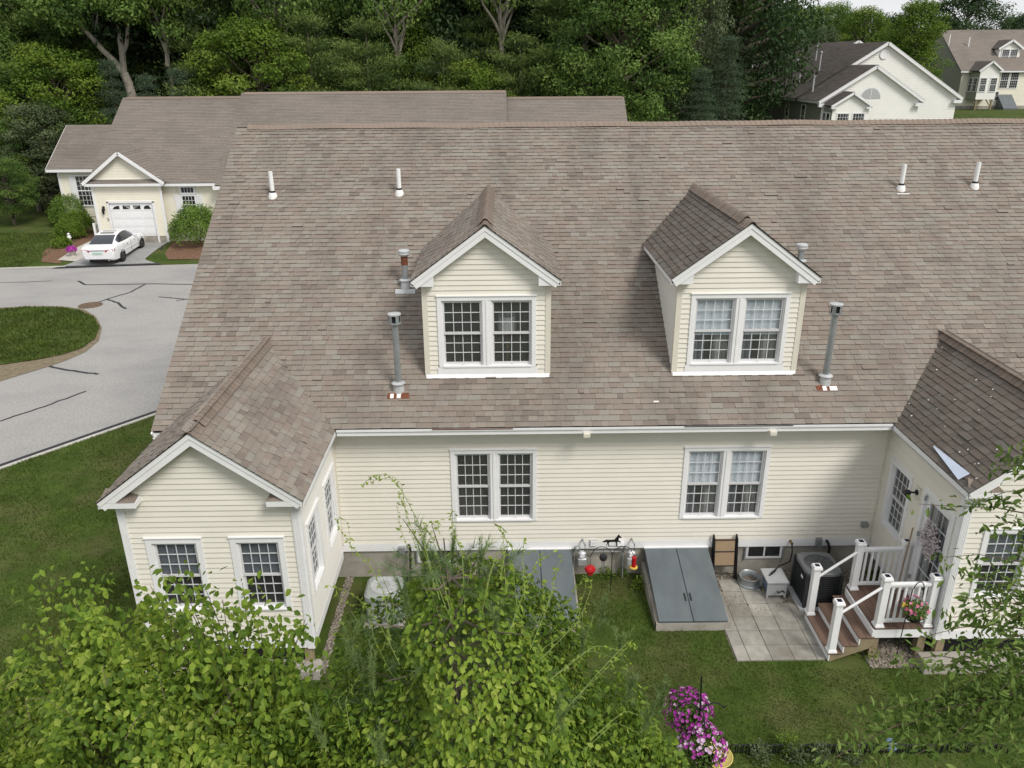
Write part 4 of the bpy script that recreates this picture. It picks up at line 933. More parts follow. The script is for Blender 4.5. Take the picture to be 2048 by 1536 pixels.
def ac_grey():
    x0, x1, y0, y1 = .72, 1.40, -1.63, -.98
    t = thing('air_conditioner', ((x0+x1)/2, (y0+y1)/2, 0), 'pale grey air conditioner with domed top beside the left bump-out', 'air conditioner')
    MB().box(x0-.06, x1+.06, y0-.06, y1+.06, -.02, .05).build('base_slab', 'concrete', t)
    b = MB(); rbox(b, x0, x1, y0, y1, .055, .62, .09, inset=.0); b.build('body', 'ac_grey', t, smooth=True)
    b = MB(); rbox(b, x0-.02, x1+.02, y0-.02, y1+.02, .60, .74, .12, inset=.05); b.build('top_cover', 'ac_grey', t, smooth=True)
    cx, cy = (x0+x1)/2, (y0+y1)/2; b = MB(); b.lathe((cx, cy, .742), [(.27, 0), (.26, .012), (.24, .004), (.2, .002)], 26); b.build('fan_ring', 'grey_plastic', t, smooth=True)
    b = MB(); b.lathe((cx, cy, .745), [(.12, 0), (.11, .03), (.0, .045)], 20); b.build('fan_hub', 'ac_grey', t, smooth=True)
    b = MB()
    for k in range(9): a = k*.698; b.bar((cx+.1*math.cos(a), cy+.1*math.sin(a), .752), (cx+.27*math.cos(a), cy+.27*math.sin(a), .752), .008, .006)
    b.build('fan_grille', 'grey_plastic', t)
    b = MB()
    for k in range(8): b.box(x0+.09, x1-.09, y0-.006, y0+.002, .10+k*.045, .125+k*.045)
    b.build('louvres', 'ac_grey', t); MB().box(x0+.22, x0+.40, y0-.01, y0-.004, .49, .515).build('badge', 'black', t)
ac_grey()
# services: conduits, hose bib, disconnect boxes
MB().box(9.96, 10.08, -.10, -.022, .70, .88).build('switch_box', 'galv', house, bevel=.008); MB().tube([(10.02, -.06, .70), (10.02, -.06, .30), (10.02, -.5, .2)], .012, 8).build('conduit', 'galv', house, smooth=True)
ln = MB(); ln.tube([(10.2, -.03, .80), (10.2, -.12, .79), (10.22, -.16, .72), (10.24, -.14, .3), (10.0, -.5, .2)], .030, 8); ln.build('refrigerant_line', 'black', house, smooth=True)
MB().box(1.20, 1.32, -.11, -.022, .64, .80).build('switch_box', 'galv', house, bevel=.008); MB().tube([(1.40, -.05, .84), (1.44, -.12, .80), (1.42, -.12, .2), (1.30, -.9, .15)], .028, 8).build('refrigerant_line', 'black', house, smooth=True)
MB().lathe((9.43, -.02, .80), [(.03, -.0), (.03, -.03), (.016, -.035), (.016, -.10), (.03, -.105), (.03, -.12)], 10, axis='y').build('hose_tap', 'brass', house, smooth=True)
# hose + reel
t = thing('hose_reel', (8.93, -.68, 0), 'grey plastic hose reel box with blue hose on the patio', 'hose reel')
x0, x1, y0, y1 = 8.72, 9.12, -.94, -.50; b = MB(); b.box(x0-.02, x1+.02, y0-.03, y1+.03, .40, .44)
for u in (x0, x1-.04):
    for v in (y0, y1-.04): b.box(u, u+.04, v, v+.04, .03, .40)
b.build('frame', 'grey_plastic', t, bevel=.01)
b = MB(); b.box(x0+.04, x1-.04, y0+.005, y0+.02, .10, .40); b.box(x0+.04, x1-.04, y1-.02, y1-.005, .10, .40); b.box(x1-.02, x1-.005, y0+.04, y1-.04, .10, .40); b.build('side_panel', 'grey_plastic', t)
b = MB()
for k in range(5): b.tube([(x0+.06+.02*(k % 2), y0+.06, .12+k*.05), (x0+.05, (y0+y1)/2, .13+k*.05), (x0+.06+.02*(k % 2), y1-.06, .12+k*.05)], .014, 6)
b.build('coiled_hose', 'blue_plastic', t, smooth=True)
MB().tube([(x0+.20, y0-.02, .22), (x0+.20, y0-.07, .22), (x0+.30, y0-.075, .27), (x0+.30, y0-.13, .27)], .016, 8).build('crank', 'black', t, smooth=True)
hp = MB(); hp.tube([(9.43, -.13, .79), (9.45, -.16, .62), (9.42, -.20, .42), (9.25, -.35, .45), (9.08, -.48, .50), (8.95, -.62, .47), (8.80, -.75, .455)], .014, 8); hp.build('hose', 'black', t, smooth=True)
MB().tube([(8.97, -.60, .475), (8.85, -.71, .465)], .022, 8).build('hose_nozzle', 'black', t, smooth=True)
# wheel rim leaning on the ground with dirt in it
wr = MB().lathe((8.52, -.42, .028), [(.235, 0), (.24, .03), (.20, .05), (.19, .12), (.20, .17), (.22, .20), (.205, .205), (.18, .18), (.165, .08), (.165, .05), (.0, .05)], 24)
o = wr.build('wheel_rim', 'galv', smooth=True); setp(o, 'round beige steel wheel rim used as planter next to the folded chair', 'planter'); MB().lathe((8.52, -.42, .10), [(.17, 0), (.1, .03), (0, .04)], 16).build('soil', 'gravel_bed', o, smooth=True)
# folded tan garden chair
t = thing('folded_chair', (8.03, -.20, 0), 'folded tan mesh garden chair leaning on the foundation', 'folding chair')
lean = Vector((0, .17, .95)).normalized(); nn = Vector((0, -lean.z, lean.y)); c0 = Vector((8.03, -.24, .02))
b = MB(); b.obox(c0, (1, 0, 0), lean, nn, -.21, .21, .28, .90, -.006, .006); b.build('sling', 'mesh_tan', t)
b = MB()
for sx in (-.24, .24):
    for dn in (.02, -.03, .06): b.tube([c0+Vector((sx+dn*.3, 0, 0))+nn*dn, c0+Vector((sx+dn*.3, 0, 0))+lean*(.98-abs(dn))+nn*dn*.5], .014, 8)
    b.tube([c0+Vector((sx, 0, 0))+lean*.93-nn*.02, c0+Vector((sx, 0, 0))+lean*.99, c0+Vector((sx, 0, 0))+lean*.93+nn*.05], .02, 8)
for z_ in (.12, .30, .62, .88): b.tube([c0+Vector((-.24, 0, 0))+lean*z_+nn*.014, c0+Vector((.24, 0, 0))+lean*z_+nn*.014], .011, 8)
b.build('frame', 'black', t, smooth=True)
# shepherd hook with horse and hummingbird feeders
t = thing('shepherd_hook', (5.60, -.58, 0), 'black double shepherd hook topped by a small horse figure', 'garden hook')
b = MB(); b.tube([(5.60, -.58, 0), (5.60, -.58, .86)], .009, 8)
for sg in (-1, 1): b.tube([(5.60+sg*.0, -.58, .84)]+[(5.60+sg*(.22-.22*math.cos(a)), -.58, .84+.24*math.sin(a)) for a in np.linspace(.2, 2.3, 10)]+[(5.60+sg*.44, -.58, .86), (5.60+sg*.47, -.58, .84), (5.60+sg*.50, -.58, .88)], .008, 8)
b.tube([(5.50, -.58, 1.09), (5.70, -.58, 1.09)], .007, 6); b.build('pole', 'black', t, smooth=True)
hs = [(-.135, .0), (-.115, .055), (-.125, .10), (-.165, .085), (-.215, .10), (-.175, .125), (-.135, .15), (-.06, .145), (.03, .15), (.065, .20), (.10, .255), (.115, .275), (.125, .25), (.175, .205), (.165, .185), (.125, .195), (.11, .13), (.16, .105), (.15, .055), (.138, .06), (.14, .095), (.09, .10), (.085, .05), (.09, .0), (.075, .0), (.062, .06), (.05, .095), (-.06, .095), (-.085, .06), (-.06, .0), (-.078, .0), (-.105, .055), (-.12, .0)]
MB().poly([(5.60+x, -.584, 1.095+z) for x, z in hs], .01, (0, 1, 0)).build('horse_figure', 'black', t)
f = thing('bird_feeder', (5.16, -.58, .44), 'red round glass bird feeder hanging left on the shepherd hook', 'bird feeder'); b = MB(); b.tube([(5.16, -.58, .87), (5.16, -.58, .62)], .004, 6, mi=1); b.lathe((5.16, -.58, .42), [(.05, 0), (.07, .02), (.07, .06), (.09, .07), (.115, .12), (.10, .17), (.05, .20), (.02, .22), (0, .22)], 18); b.build('body', ['red', 'black'], f, smooth=True)
f = thing('bird_feeder', (6.05, -.58, .55), 'tall red hummingbird feeder with yellow flower ports hanging right', 'bird feeder'); b = MB(); b.tube([(6.05, -.58, .88), (6.05, -.58, .84)], .004, 6, mi=1); b.lathe((6.05, -.58, .60), [(.05, 0), (.045, .06), (.05, .12), (.045, .18), (.055, .22), (.0, .25)], 14); b.build('bottle', ['red', 'black'], f, smooth=True); b = MB(); b.lathe((6.05, -.58, .565), [(.03, 0), (.085, .01), (.08, .03), (.05, .035)], 10); b.build('base', 'yellow', f)
f = thing('wind_chime', (5.42, -.58, .42), 'small dark wind chime hanging between the red feeders', 'wind chime'); b = MB(); b.tube([(5.42, -.58, 1.05), (5.42, -.58, .90)], .003, 5); b.lathe((5.42, -.58, .74), [(.02, 0), (.07, .04), (.085, .09), (.07, .14), (.02, .165)], 12); b.build('bell', 'dark_metal', f, smooth=True); b = MB()
for k in range(5): b.tube([(5.42+.03*math.cos(k*1.26), -.58+.03*math.sin(k*1.26), .745), (5.42+.03*math.cos(k*1.26), -.58+.03*math.sin(k*1.26), .45+.03*k)], .005, 5)
b.build('tubes', 'galv', f)
# porch steps with railings
P0 = (10.3, -2.1, 0); t = thing('porch_steps', P0, 'white railed wooden porch with brown treads at the garden door', 'porch')
DZ = .72; nb = 8; x0, x1 = 10.03, 11.11
for k in range(nb):
    a = x0+(x1-x0)*k/nb; MB().box(a+.003, a+(x1-x0)/nb-.003, -2.745, -1.44, DZ-.028, DZ).build('deck_board', 'composite', t, org=(a, -2.1, DZ), bevel=.004)
rim = MB(); rim.box(x0+.015, x1, -2.73, -2.70, DZ-.22, DZ-.03); rim.box(x0+.015, x1, -1.48, -1.45, DZ-.22, DZ-.03); rim.box(x0+.012, x0+.04, -2.70, -1.48, DZ-.20, DZ-.03); rim.build('rim_board', 'white', t)
st = [(9.26, .20), (9.50, .375), (9.765, .55)]; nxt = [9.50, 9.765, 10.03]
for (sx, sz), nx_ in zip(st, nxt):
    wd = (nx_+.02-sx)/2
    for k in range(2): MB().box(sx+k*wd+.002, sx+(k+1)*wd-.002, -2.78, -1.55, sz-.028, sz).build('tread_board', 'composite', t, org=(sx, -2.1, sz), bevel=.004)
    MB().box(sx+.025, sx+.045, -2.765, -1.565, max(0, sz-.175), sz-.029).build('riser', 'white', t)
MB().box(10.005, 10.028, -2.765, -1.565, .52, DZ-.03).build('riser', 'white', t)
for y in (-2.76, -1.61): MB().poly([(9.31, y, 0), (10.02, y, .30), (10.02, y, .50), (9.80, y, .50), (9.80, y, .345), (9.54, y, .345), (9.54, y, .17), (9.31, y, .17)], .035, (0, 1, 0)).build('stringer', 'pt_wood', t)
for x, y in ((10.12, -2.66), (10.98, -2.66), (10.12, -1.56)): MB().box(x-.07, x+.07, y-.02, y+.12, -.1, DZ-.03 if False else DZ-.221).build('support_post', 'pt_wood', t)
def post(x, y, z0, h):
    p = MB().box(x-.062, x+.062, y-.062, y+.062, z0, z0+h).build('post', 'white', t, org=(x, y, z0), bevel=.006)
    MB().box(x-.085, x+.085, y-.085, y+.085, z0, z0+.035).box(x-.075, x+.075, y-.075, y+.075, z0+.035, z0+.06).build('post_skirt', 'white', p, bevel=.008)
    MB().box(x-.085, x+.085, y-.085, y+.085, z0+h-.03, z0+h+.02).box(x-.075, x+.075, y-.075, y+.075, z0+h+.02, z0+h+.045).build('post_cap', 'white', p, bevel=.01)
    MB().box(x-.042, x+.042, y-.042, y+.042, z0+h+.0455, z0+h+.05).build('solar_panel', 'solar', p)
H = 1.02
for x, y in ((10.13, -1.56), (11.0, -1.56), (10.13, -2.66), (11.0, -2.66)): post(x, y, DZ, H)
post(9.34, -1.63, .20, H+.04); post(9.34, -2.70, .20, H+.04)
for y in (-1.56, -2.66):
    MB().box(10.20, 10.93, y-.04, y+.04, DZ+.86, DZ+.91).box(10.20, 10.93, y-.025, y+.025, DZ+.83, DZ+.86).build('top_rail', 'white', t, bevel=.006); MB().box(10.20, 10.93, y-.025, y+.025, DZ+.08, DZ+.14).build('bottom_rail', 'white', t, bevel=.005)
    for k in range(6): x = 10.275+k*.116; MB().box(x-.019, x+.019, y-.019, y+.019, DZ+.14, DZ+.83).build('baluster', 'white', t, org=(x, y, DZ), bevel=.003)
for y in (-1.60, -2.685):
    MB().tube([(9.40, y, 1.02), (9.42, y, 1.03), (10.05, y, 1.545), (10.07, y, 1.55)], .026, 10).build('handrail', 'white', t, smooth=True)
    MB().tube([(9.385, y, 1.0), (9.43, y, 1.0)], .035, 10).build('rail_bracket', 'white', t, smooth=True)
# broom leaning behind railing
b = MB(); b.tube([(10.88, -1.75, DZ), (11.02, -1.62, 2.1)], .014, 8); o = b.build('broom_handle', 'mesh_tan', smooth=True); setp(o, 'long wooden broom handle leaning by the garden door', 'broom')
# door wreath
wt = thing('door_wreath', (LW-.05, -BD+.70, 2.12), 'wreath of white and pink blossoms hanging on the garden door', 'wreath')
# ================================================================ NEIGHBOUR HOUSES
def gable_box(parent, x0, x1, y0, y1, zg, ze, zr, m, roofm, axis='x', ov=.3, ovr=.3, walls=True):
    """walls + two roof slopes with coarse shingle courses; axis = ridge direction"""
    mb = MB()
    if axis == 'x':
        yc = (y0+y1)/2
        for xx in (x0, x1): mb.add([(xx, y0, zg), (xx, y1, zg), (xx, y1, ze), (xx, yc, zr-.1), (xx, y0, ze)], [(0, 1, 2, 3, 4)])
        for yy in (y0+.02, y1-.02): mb.add([(x0, yy, zg), (x1, yy, zg), (x1, yy, ze), (x0, yy, ze)], [(0, 1, 2, 3)])
    else:
        xc = (x0+x1)/2
        for yy in (y0+.02, y1): mb.add([(x0, yy, zg), (x1, yy, zg), (x1, yy, ze), (xc, yy, zr-.1), (x0, yy, ze)], [(0, 1, 2, 3, 4)])
        for xx in (x0+.02, x1-.02): mb.add([(xx, y0, zg), (xx, y1, zg), (xx, y1, ze), (xx, y0, ze)], [(0, 1, 2, 3)])
    mb.build('wall', m, parent)
def slope(parent, P0, A, B_, la, lb, roofm, name='roof', ex=.145, thick=.14):
    """shingled slope: P0 lower corner, A along, B_ up; courses are real steps"""
    P0, A, B_ = Vector(P0), Vector(A).normalized(), Vector(B_).normalized(); Nn = A.cross(B_)
    if Nn.z < 0: Nn = -Nn
    n = max(1, int(math.ceil(lb/ex))); V = []; F = []; T = []
    for r_ in range(n):
        s0 = r_*ex; s1 = min(s0+ex+.01, lb); a = 0.
        while a < la-1e-6:
            b = min(a+rnd.uniform(.5, 1.1), la); tn = rnd.random(); k = len(V)
            V += [P0+A*a+B_*s0+Nn*.02, P0+A*b+B_*s0+Nn*.02, P0+A*b+B_*s1+Nn*.008, P0+A*a+B_*s1+Nn*.008, P0+A*a+B_*s0-Nn*.004, P0+A*b+B_*s0-Nn*.004]
            F += [(k, k+1, k+2, k+3), (k+4, k+5, k+1, k)]; T += [tn, tn]; a = b
    o = npobj(name, np.array([tuple(v) for v in V]), np.array(F), [roofm, 'shingle_edge'], parent, tone=T, fmat=[0, 1]*(len(F)//2))
    d = MB(); k = -Nn*.01; d.add([P0+k, P0+A*la+k, P0+A*la+B_*lb+k, P0+B_*lb+k], [(0, 1, 2, 3)]); d.add([P0-Nn*.05, P0+A*la-Nn*.05, P0+A*la+B_*lb-Nn*.05, P0+B_*lb-Nn*.05], [(3, 2, 1, 0)])
    d.build('roof_deck', 'shingle_edge', o)
    return o
def simple_window(parent, o, U, Nn, w_, h_, z0, cols, rows, name='window', trim=.09, glassm='glass_dark', shutters=False, lites2=None):
    o, U, Nn = Vector(o), Vector(U), Vector(Nn); Z = Vector((0, 0, 1)); q = o+Z*z0; fr = MB(); B = lambda mb, *a: mb.obox(q, U, Z, Nn, *a)
    B(fr, -trim, 0, -trim, h_+trim, .0, .05); B(fr, w_, w_+trim, -trim, h_+trim, .0, .05); B(fr, 0, w_, h_, h_+trim, .0, .05); B(fr, 0, w_, -trim, 0, 0, .06)
    if rows > 3: B(fr, 0, w_, h_/2-.03, h_/2+.03, .01, .04)
    W_ = fr.build(name, 'white', parent, org=q+U*(w_/2)); g = MB()
    for i in range(1, cols): B(g, w_*i/cols-.012, w_*i/cols+.012, 0, h_, .022, .034)
    for j in range(1, rows): B(g, 0, w_, h_*j/rows-.012, h_*j/rows+.012, .022, .034)
    if cols*rows > 1: g.build('glazing_bars', 'muntin', W_)
    B2 = MB(); B(B2, 0, w_, 0, h_, .017, .021); B2.build('pane', glassm, W_)
    B3 = MB(); B(B3, 0, w_, 0, h_, .004, .008); B3.build('backing', 'black_matte', W_)
    if shutters:
        for a in (-trim-.36, w_+trim+.02):
            s_ = MB(); B(s_, a, a+.34, -trim, h_+trim, .0, .03)
            for k in range(int((h_+.1)/.06)): B(s_, a+.05, a+.29, -trim+.08+k*.06, -trim+.11+k*.06, .03, .042)
            s_.build('shutter', 'grey_plastic' if False else 'white', parent, org=q)
    return W_
# ---- yellow garage house, left ---------------------------------------------------
hy = thing('house', (-17, 36, .5), 'yellow house with long grey-brown roof and single garage, across the road', 'house')
zg = .45; FY = 33.45; EVZ, EVY = 3.93, 33.05; RYY, RZZ = 39.75, 8.40
sl = (RZZ-EVZ)/(RYY-EVY)
Bs = Vector((0, 1, sl)).normalized()
L1 = math.hypot(RYY-EVY, RZZ-EVZ)
# middle part
gable_box(hy, -20.3, -13.2, FY, 46, zg, EVZ-.1, RZZ-.1, 'siding_yellow', None)
siding(hy, (-20.3, FY, 0), (1, 0, 0), (0, -1, 0), .0, 7.1, 1.2, EVZ-.1, [(4.62, 5.55, 2.05, 3.72)], m='siding_yellow', joined=True)
slope(hy, (-20.65, EVY, EVZ), (1, 0, 0), Bs, 7.55, L1, 'roof_far'); slope(hy, (-20.65, 2*RYY-EVY, EVZ), (1, 0, 0), Vector((0, -1, sl)), 7.55, L1, 'roof_far')
MB().box(-20.65, -13.1, EVY-.01, EVY+.02, EVZ-.17, EVZ-.02).build('fascia', 'white', hy); MB().box(-20.65, -13.1, EVY, FY, EVZ-.17, EVZ-.155).build('soffit', 'white', hy)
MB().bar((-20.62, EVY, EVZ-.1), (-20.62, RYY, RZZ-.1), .03, .18, up=(0, -.5, .8)).build('rake_board', 'white', hy)
# taller right part and low right end
sl3 = sl; RZ3 = 8.62; RY3 = 40.05; L3 = math.hypot(RY3-EVY+.25, RZ3-EVZ+.14)
gable_box(hy, -12.9, 3.4, FY-.15, 46.4, zg, EVZ-.1, RZ3-.1, 'siding_yellow', None)
slope(hy, (-13.2, EVY-.25, EVZ-.14+.02), (1, 0, 0), Vector((0, RY3-EVY+.25, RZ3-EVZ+.12)), 16.95, L3, 'roof_far'); slope(hy, (-13.2, 2*RY3-EVY+.25, EVZ-.12), (1, 0, 0), Vector((0, -(RY3-EVY+.25), RZ3-EVZ+.12)), 16.95, L3, 'roof_far')
MB().box(-13.25, 3.7, EVY-.27, EVY-.24, EVZ-.31, EVZ-.16).build('fascia', 'white', hy); MB().box(-13.32, -12.85, EVY-.29, EVY-.05, EVZ-.36, EVZ-.16).build('eave_return', 'white', hy)
MB().bar((-13.17, EVY-.25, EVZ-.24), (-13.17, RY3, RZ3-.1), .03, .18, up=(0, -.5, .8)).build('rake_board', 'siding_grey_shade', hy)
RZ4 = 8.22; gable_box(hy, 3.4, 10.9, 34.2, 45.6, zg, EVZ-.1, RZ4-.1, 'siding_yellow', None)
L4 = math.hypot(40.0-33.8, RZ4-EVZ); slope(hy, (3.76, 33.8, EVZ), (1, 0, 0), Vector((0, 6.2, RZ4-EVZ)), 7.56, L4, 'roof_far'); slope(hy, (3.76, 46.2, EVZ), (1, 0, 0), Vector((0, -6.2, RZ4-EVZ)), 7.56, L4, 'roof_far')
for a, b, y_, z_ in ((-20.4, -13.2, RYY, RZZ), (-13.0, 3.7, RY3, RZ3), (3.8, 11.2, 40.0, RZ4)):
    MB().poly([(a, y_-.2, z_-.09), (a, y_, z_+.05), (a, y_+.2, z_-.09)], b-a, (1, 0, 0)).build('ridge_vent', 'ridge_cap', hy)
pk = atY(745, 236, 37.0); g = MB(); c = pk
slope(hy, (c.x-1.1, 36.0, 6.15), (0, 1, 0), (1, 0, .45), 1.7, 1.2, 'roof_far', name='dormer_roof'); slope(hy, (c.x+1.1, 36.0, 6.15), (0, 1, 0), (-1, 0, .45), 1.7, 1.2, 'roof_far', name='dormer_roof')
# left wing
WY, WZE, WRY, WRZ = 39.0, 4.10, 42.75, 6.58
e0 = atY(90, 338, WY); gable_box(hy, e0.x+.55, -20.3, WY+.4, 46.1, zg, WZE-.1, WRZ-.1, 'siding_yellow', None)
lw = math.hypot(WRY-WY, WRZ-WZE); slope(hy, (e0.x, WY, WZE), (1, 0, 0), Vector((0, WRY-WY, WRZ-WZE)), -20.6-e0.x, lw, 'roof_far', name='wing_roof'); slope(hy, (e0.x, 2*WRY-WY, WZE), (1, 0, 0), Vector((0, WY-WRY, WRZ-WZE)), -20.6-e0.x, lw, 'roof_far', name='wing_roof')
MB().box(e0.x, -20.4, WY-.01, WY+.02, WZE-.2, WZE-.02).build('fascia', 'white', hy); MB().bar((e0.x+.02, WY, WZE-.1), (e0.x+.02, WRY, WRZ-.1), .03, .2, up=(0, -.5, .8)).build('rake_board', 'white', hy)
siding(hy, (e0.x+.55, WY+.4, 0), (1, 0, 0), (0, -1, 0), .0, -20.3-e0.x-.55, 1.0, WZE-.1, [(1.2, 3.6, 1.6, 3.75)], m='siding_yellow', joined=True)
MB().box(e0.x+.5, e0.x+.65, WY+.36, WY+.40, zg, WZE-.1).build('corner_board', 'white', hy)
simple_window(hy, (e0.x+1.65, WY+.37, 0), (1, 0, 0), (0, -1, 0), .95, 1.85, 1.75, 4, 6, shutters=True); simple_window(hy, (e0.x+2.95, WY+.37, 0), (1, 0, 0), (0, -1, 0), .95, 1.85, 1.75, 4, 6)
# garage front
GX0, GX1, GY_ = -20.43, -16.37, 33.0; gc = (GX0+GX1)/2; gE, gR = 4.02, 5.74; gh = 2.34
gops = [(.86, 3.40, .3, 2.88)]
siding(hy, (GX0, GY_, 0), (1, 0, 0), (0, -1, 0), .0, GX1-GX0, .9, 3.85, gops, m='siding_yellow', joined=True)
wall_sheet('garage_wall', hy, (GX0, GY_, 0), (1, 0, 0), (0, -1, 0), 0, GX1-GX0, zg, 3.9, gops, 'siding_yellow')
siding(hy, (GX0, GY_+.02, 0), (1, 0, 0), (0, -1, 0), .0, GX1-GX0, 4.18, gR-.1, (), m='siding_yellow', gable=(gc-GX0, gh, gE, gR-.12), step=.15, joined=True)
MB().add([(GX0-.2, GY_+.03, 3.9), (GX1+.2, GY_+.03, 3.9), (gc, GY_+.03, gR-.1)], [(0, 1, 2)]).build('garage_wall', 'siding_yellow', hy)
for x in (GX0, GX1-.14): MB().box(x, x+.14, GY_-.03, GY_, zg+.1, 3.87).build('corner_board', 'white', hy)
MB().box(GX0-.2, GX1+.2, GY_-.30, GY_-.27, 3.82, 3.98).build('fascia', 'white', hy); slope(hy, (GX0-.25, GY_-.31, 3.99), (1, 0, 0), (0, .9, .55), GX1-GX0+.5, .36, 'roof_far', name='pent_roof'); MB().box(GX0+.1, GX1-.1, GY_-.03, GY_, 4.14, 4.2).build('trim_board', 'white', hy)
MB().box(GX0-.18, GX1+.18, GY_-.28, GY_, 3.815, 3.83).build('soffit', 'white', hy)
sg_l = math.hypot(gh, gR-gE); yb = lambda z: (z-EVZ)/sl+EVY
for s_ in (-1, 1):
    # triangular slope back into the main roof
    x_e = gc+s_*gh; Pts = [(x_e, GY_-.32, gE), (gc, GY_-.32, gR), (gc, yb(gR)+.1, gR), (x_e, max(yb(gE), GY_-.2)+.1, gE)]; mb = MB(); n = 15
    for k in range(n):
        t0, t1 = k/n, (k+1)/n; q = lambda t, back: Vector(Pts[0]).lerp(Vector(Pts[1]), t) if not back else Vector(Pts[3]).lerp(Vector(Pts[2]), t)
        up_ = Vector((s_*.55, 0, .83)); mb.add([q(t0, 0)+up_*.02, q(t0, 1)+up_*.02, q(t1, 1)+up_*.008, q(t1, 0)+up_*.008], [(0, 1, 2, 3)], tone=rnd.random()); mb.add([q(t0, 0)+up_*.02, q(t0, 1)+up_*.02, q(t0, 1), q(t0, 0)], [(0, 1, 2, 3)], 1)
    mb.build('garage_roof', ['roof_far', 'shingle_edge'], hy, tone=True)
    MB().bar((x_e, GY_-.31, gE-.08), (gc, GY_-.31, gR-.08), .04, .18, up=(s_*.5, 0, .8)).build('rake_board', 'white', hy)
gd = MB(); gx0, gx1 = GX0+.86, GX0+3.40
gd.box(gx0-.1, gx0, GY_-.05, GY_+.1, zg, 2.92); gd.box(gx1, gx1+.1, GY_-.05, GY_+.1, zg, 2.92); gd.box(gx0-.1, gx1+.1, GY_-.05, GY_+.1, 2.84, 2.96)
GD = gd.build('garage_door', 'white', hy, org=(gc, GY_, zg)); pnl = (2.84-zg-.02)/5
for k in range(5):
    z0 = zg+.02+k*pnl; p = MB(); p.box(gx0+.003, gx1-.003, GY_+.04, GY_+.08, z0+.005, z0+pnl-.005)
    if k < 4:
        for j in range(4): u = gx0+.12+j*(gx1-gx0-.1)/4; p.box(u, u+.42, GY_+.03, GY_+.04, z0+.09, z0+pnl-.09)
    p.build('door_panel', 'white', GD, bevel=.008)
for j in range(4):
    u0 = gx0+.14+j*(gx1-gx0-.08)/4; w_ = .42; zc = zg+.02+4*pnl+.10
    prof = [(0, 0), (w_, 0), (w_, .12), (w_*.75, .20), (w_*.3, .22)] if j == 0 else ([(0, 0), (w_, 0), (w_, .22), (0, .22)] if j in (1, 2) else [(0, 0), (w_, 0), (w_*.7, .22), (w_*.25, .20), (0, .12)])
    if j == 0: prof = [(0, 0), (w_, 0), (w_, .20), (w_*.6, .19), (w_*.25, .13)]
    MB().poly([(u0+a, GY_+.034, zc+b) for a, b in prof], .004, (0, 1, 0)).build('door_light', 'glass_dark', GD); MB().poly([(u0+a, GY_+.0385, zc+b) for a, b in prof], .001, (0, 1, 0)).build('light_backing', 'black', GD)
    if j in (1, 2):
        for q in (.25, .5, .8): MB().bar((u0+(0 if j == 2 else w_), GY_+.03, zc), (u0+w_*(1-q if j == 1 else q), GY_+.03, zc+.22), .01, .02, up=(0, 1, 0)).build('sunburst_bar', 'white', GD)
MB().box(GX0+.02, GX1, GY_-.01, GY_+.05, zg-.3, .90).build('foundation', 'concrete', hy)
simple_window(hy, (-15.40, FY-.02, 0), (1, 0, 0), (0, -1, 0), .72, 1.02, 2.12, 4, 4, shutters=True); simple_window(hy, (-15.40, FY-.02, 0), (1, 0, 0), (0, -1, 0), .72, .30, 3.34, 4, 1, name='transom_window')
lmp = MB(); lmp.box(-19.98, -19.84, GY_-.04, GY_-.0, 2.42, 2.66); lmp.lathe((-19.91, GY_-.13, 2.2), [(.02, 0), (.06, .05), (.075, .28), (.09, .30), (.02, .40), (0, .42)], 8); lmp.tube([(-19.91, GY_-.02, 2.55), (-19.91, GY_-.13, 2.64), (-19.91, GY_-.13, 2.6)], .012, 6); lmp.build('wall_lantern', 'black', hy, smooth=True)
tx = bpy.data.curves.new('house_number', 'FONT'); tx.body = '24'; tx.size = .26; tx.extrude = .006; to = bpy.data.objects.new('house_number', tx); COL.objects.link(to)
dg = bpy.context.evaluated_depsgraph_get(); me = bpy.data.meshes.new_from_object(to.evaluated_get(dg)); bpy.data.objects.remove(to); me.materials.append(MATS['black'])
nm = bpy.data.objects.new('house_number', me); link(nm, hy, (-19.85, GY_-.022, 1.80)); nm.rotation_euler = (R(90), 0, 0)
rl = MB(); rl.bar((-20.75, 33.2, 1.5), (-20.75, 35.3, 1.9), .06, .08); rl.bar((-20.75, 33.2, .75), (-20.75, 35.3, 1.15), .05, .05)
for k in range(9): y = 33.25+k*.25; rl.box(-20.77, -20.73, y-.02, y+.02, .6+k*.05, 1.5+k*.048)
rl.box(-20.81, -20.69, 33.1, 33.22, .45, 1.65); rl.build('entry_railing', 'white', hy)
hy.scale = (1.0317,)*3; hy.location = (-17.648, 37.593, .195)
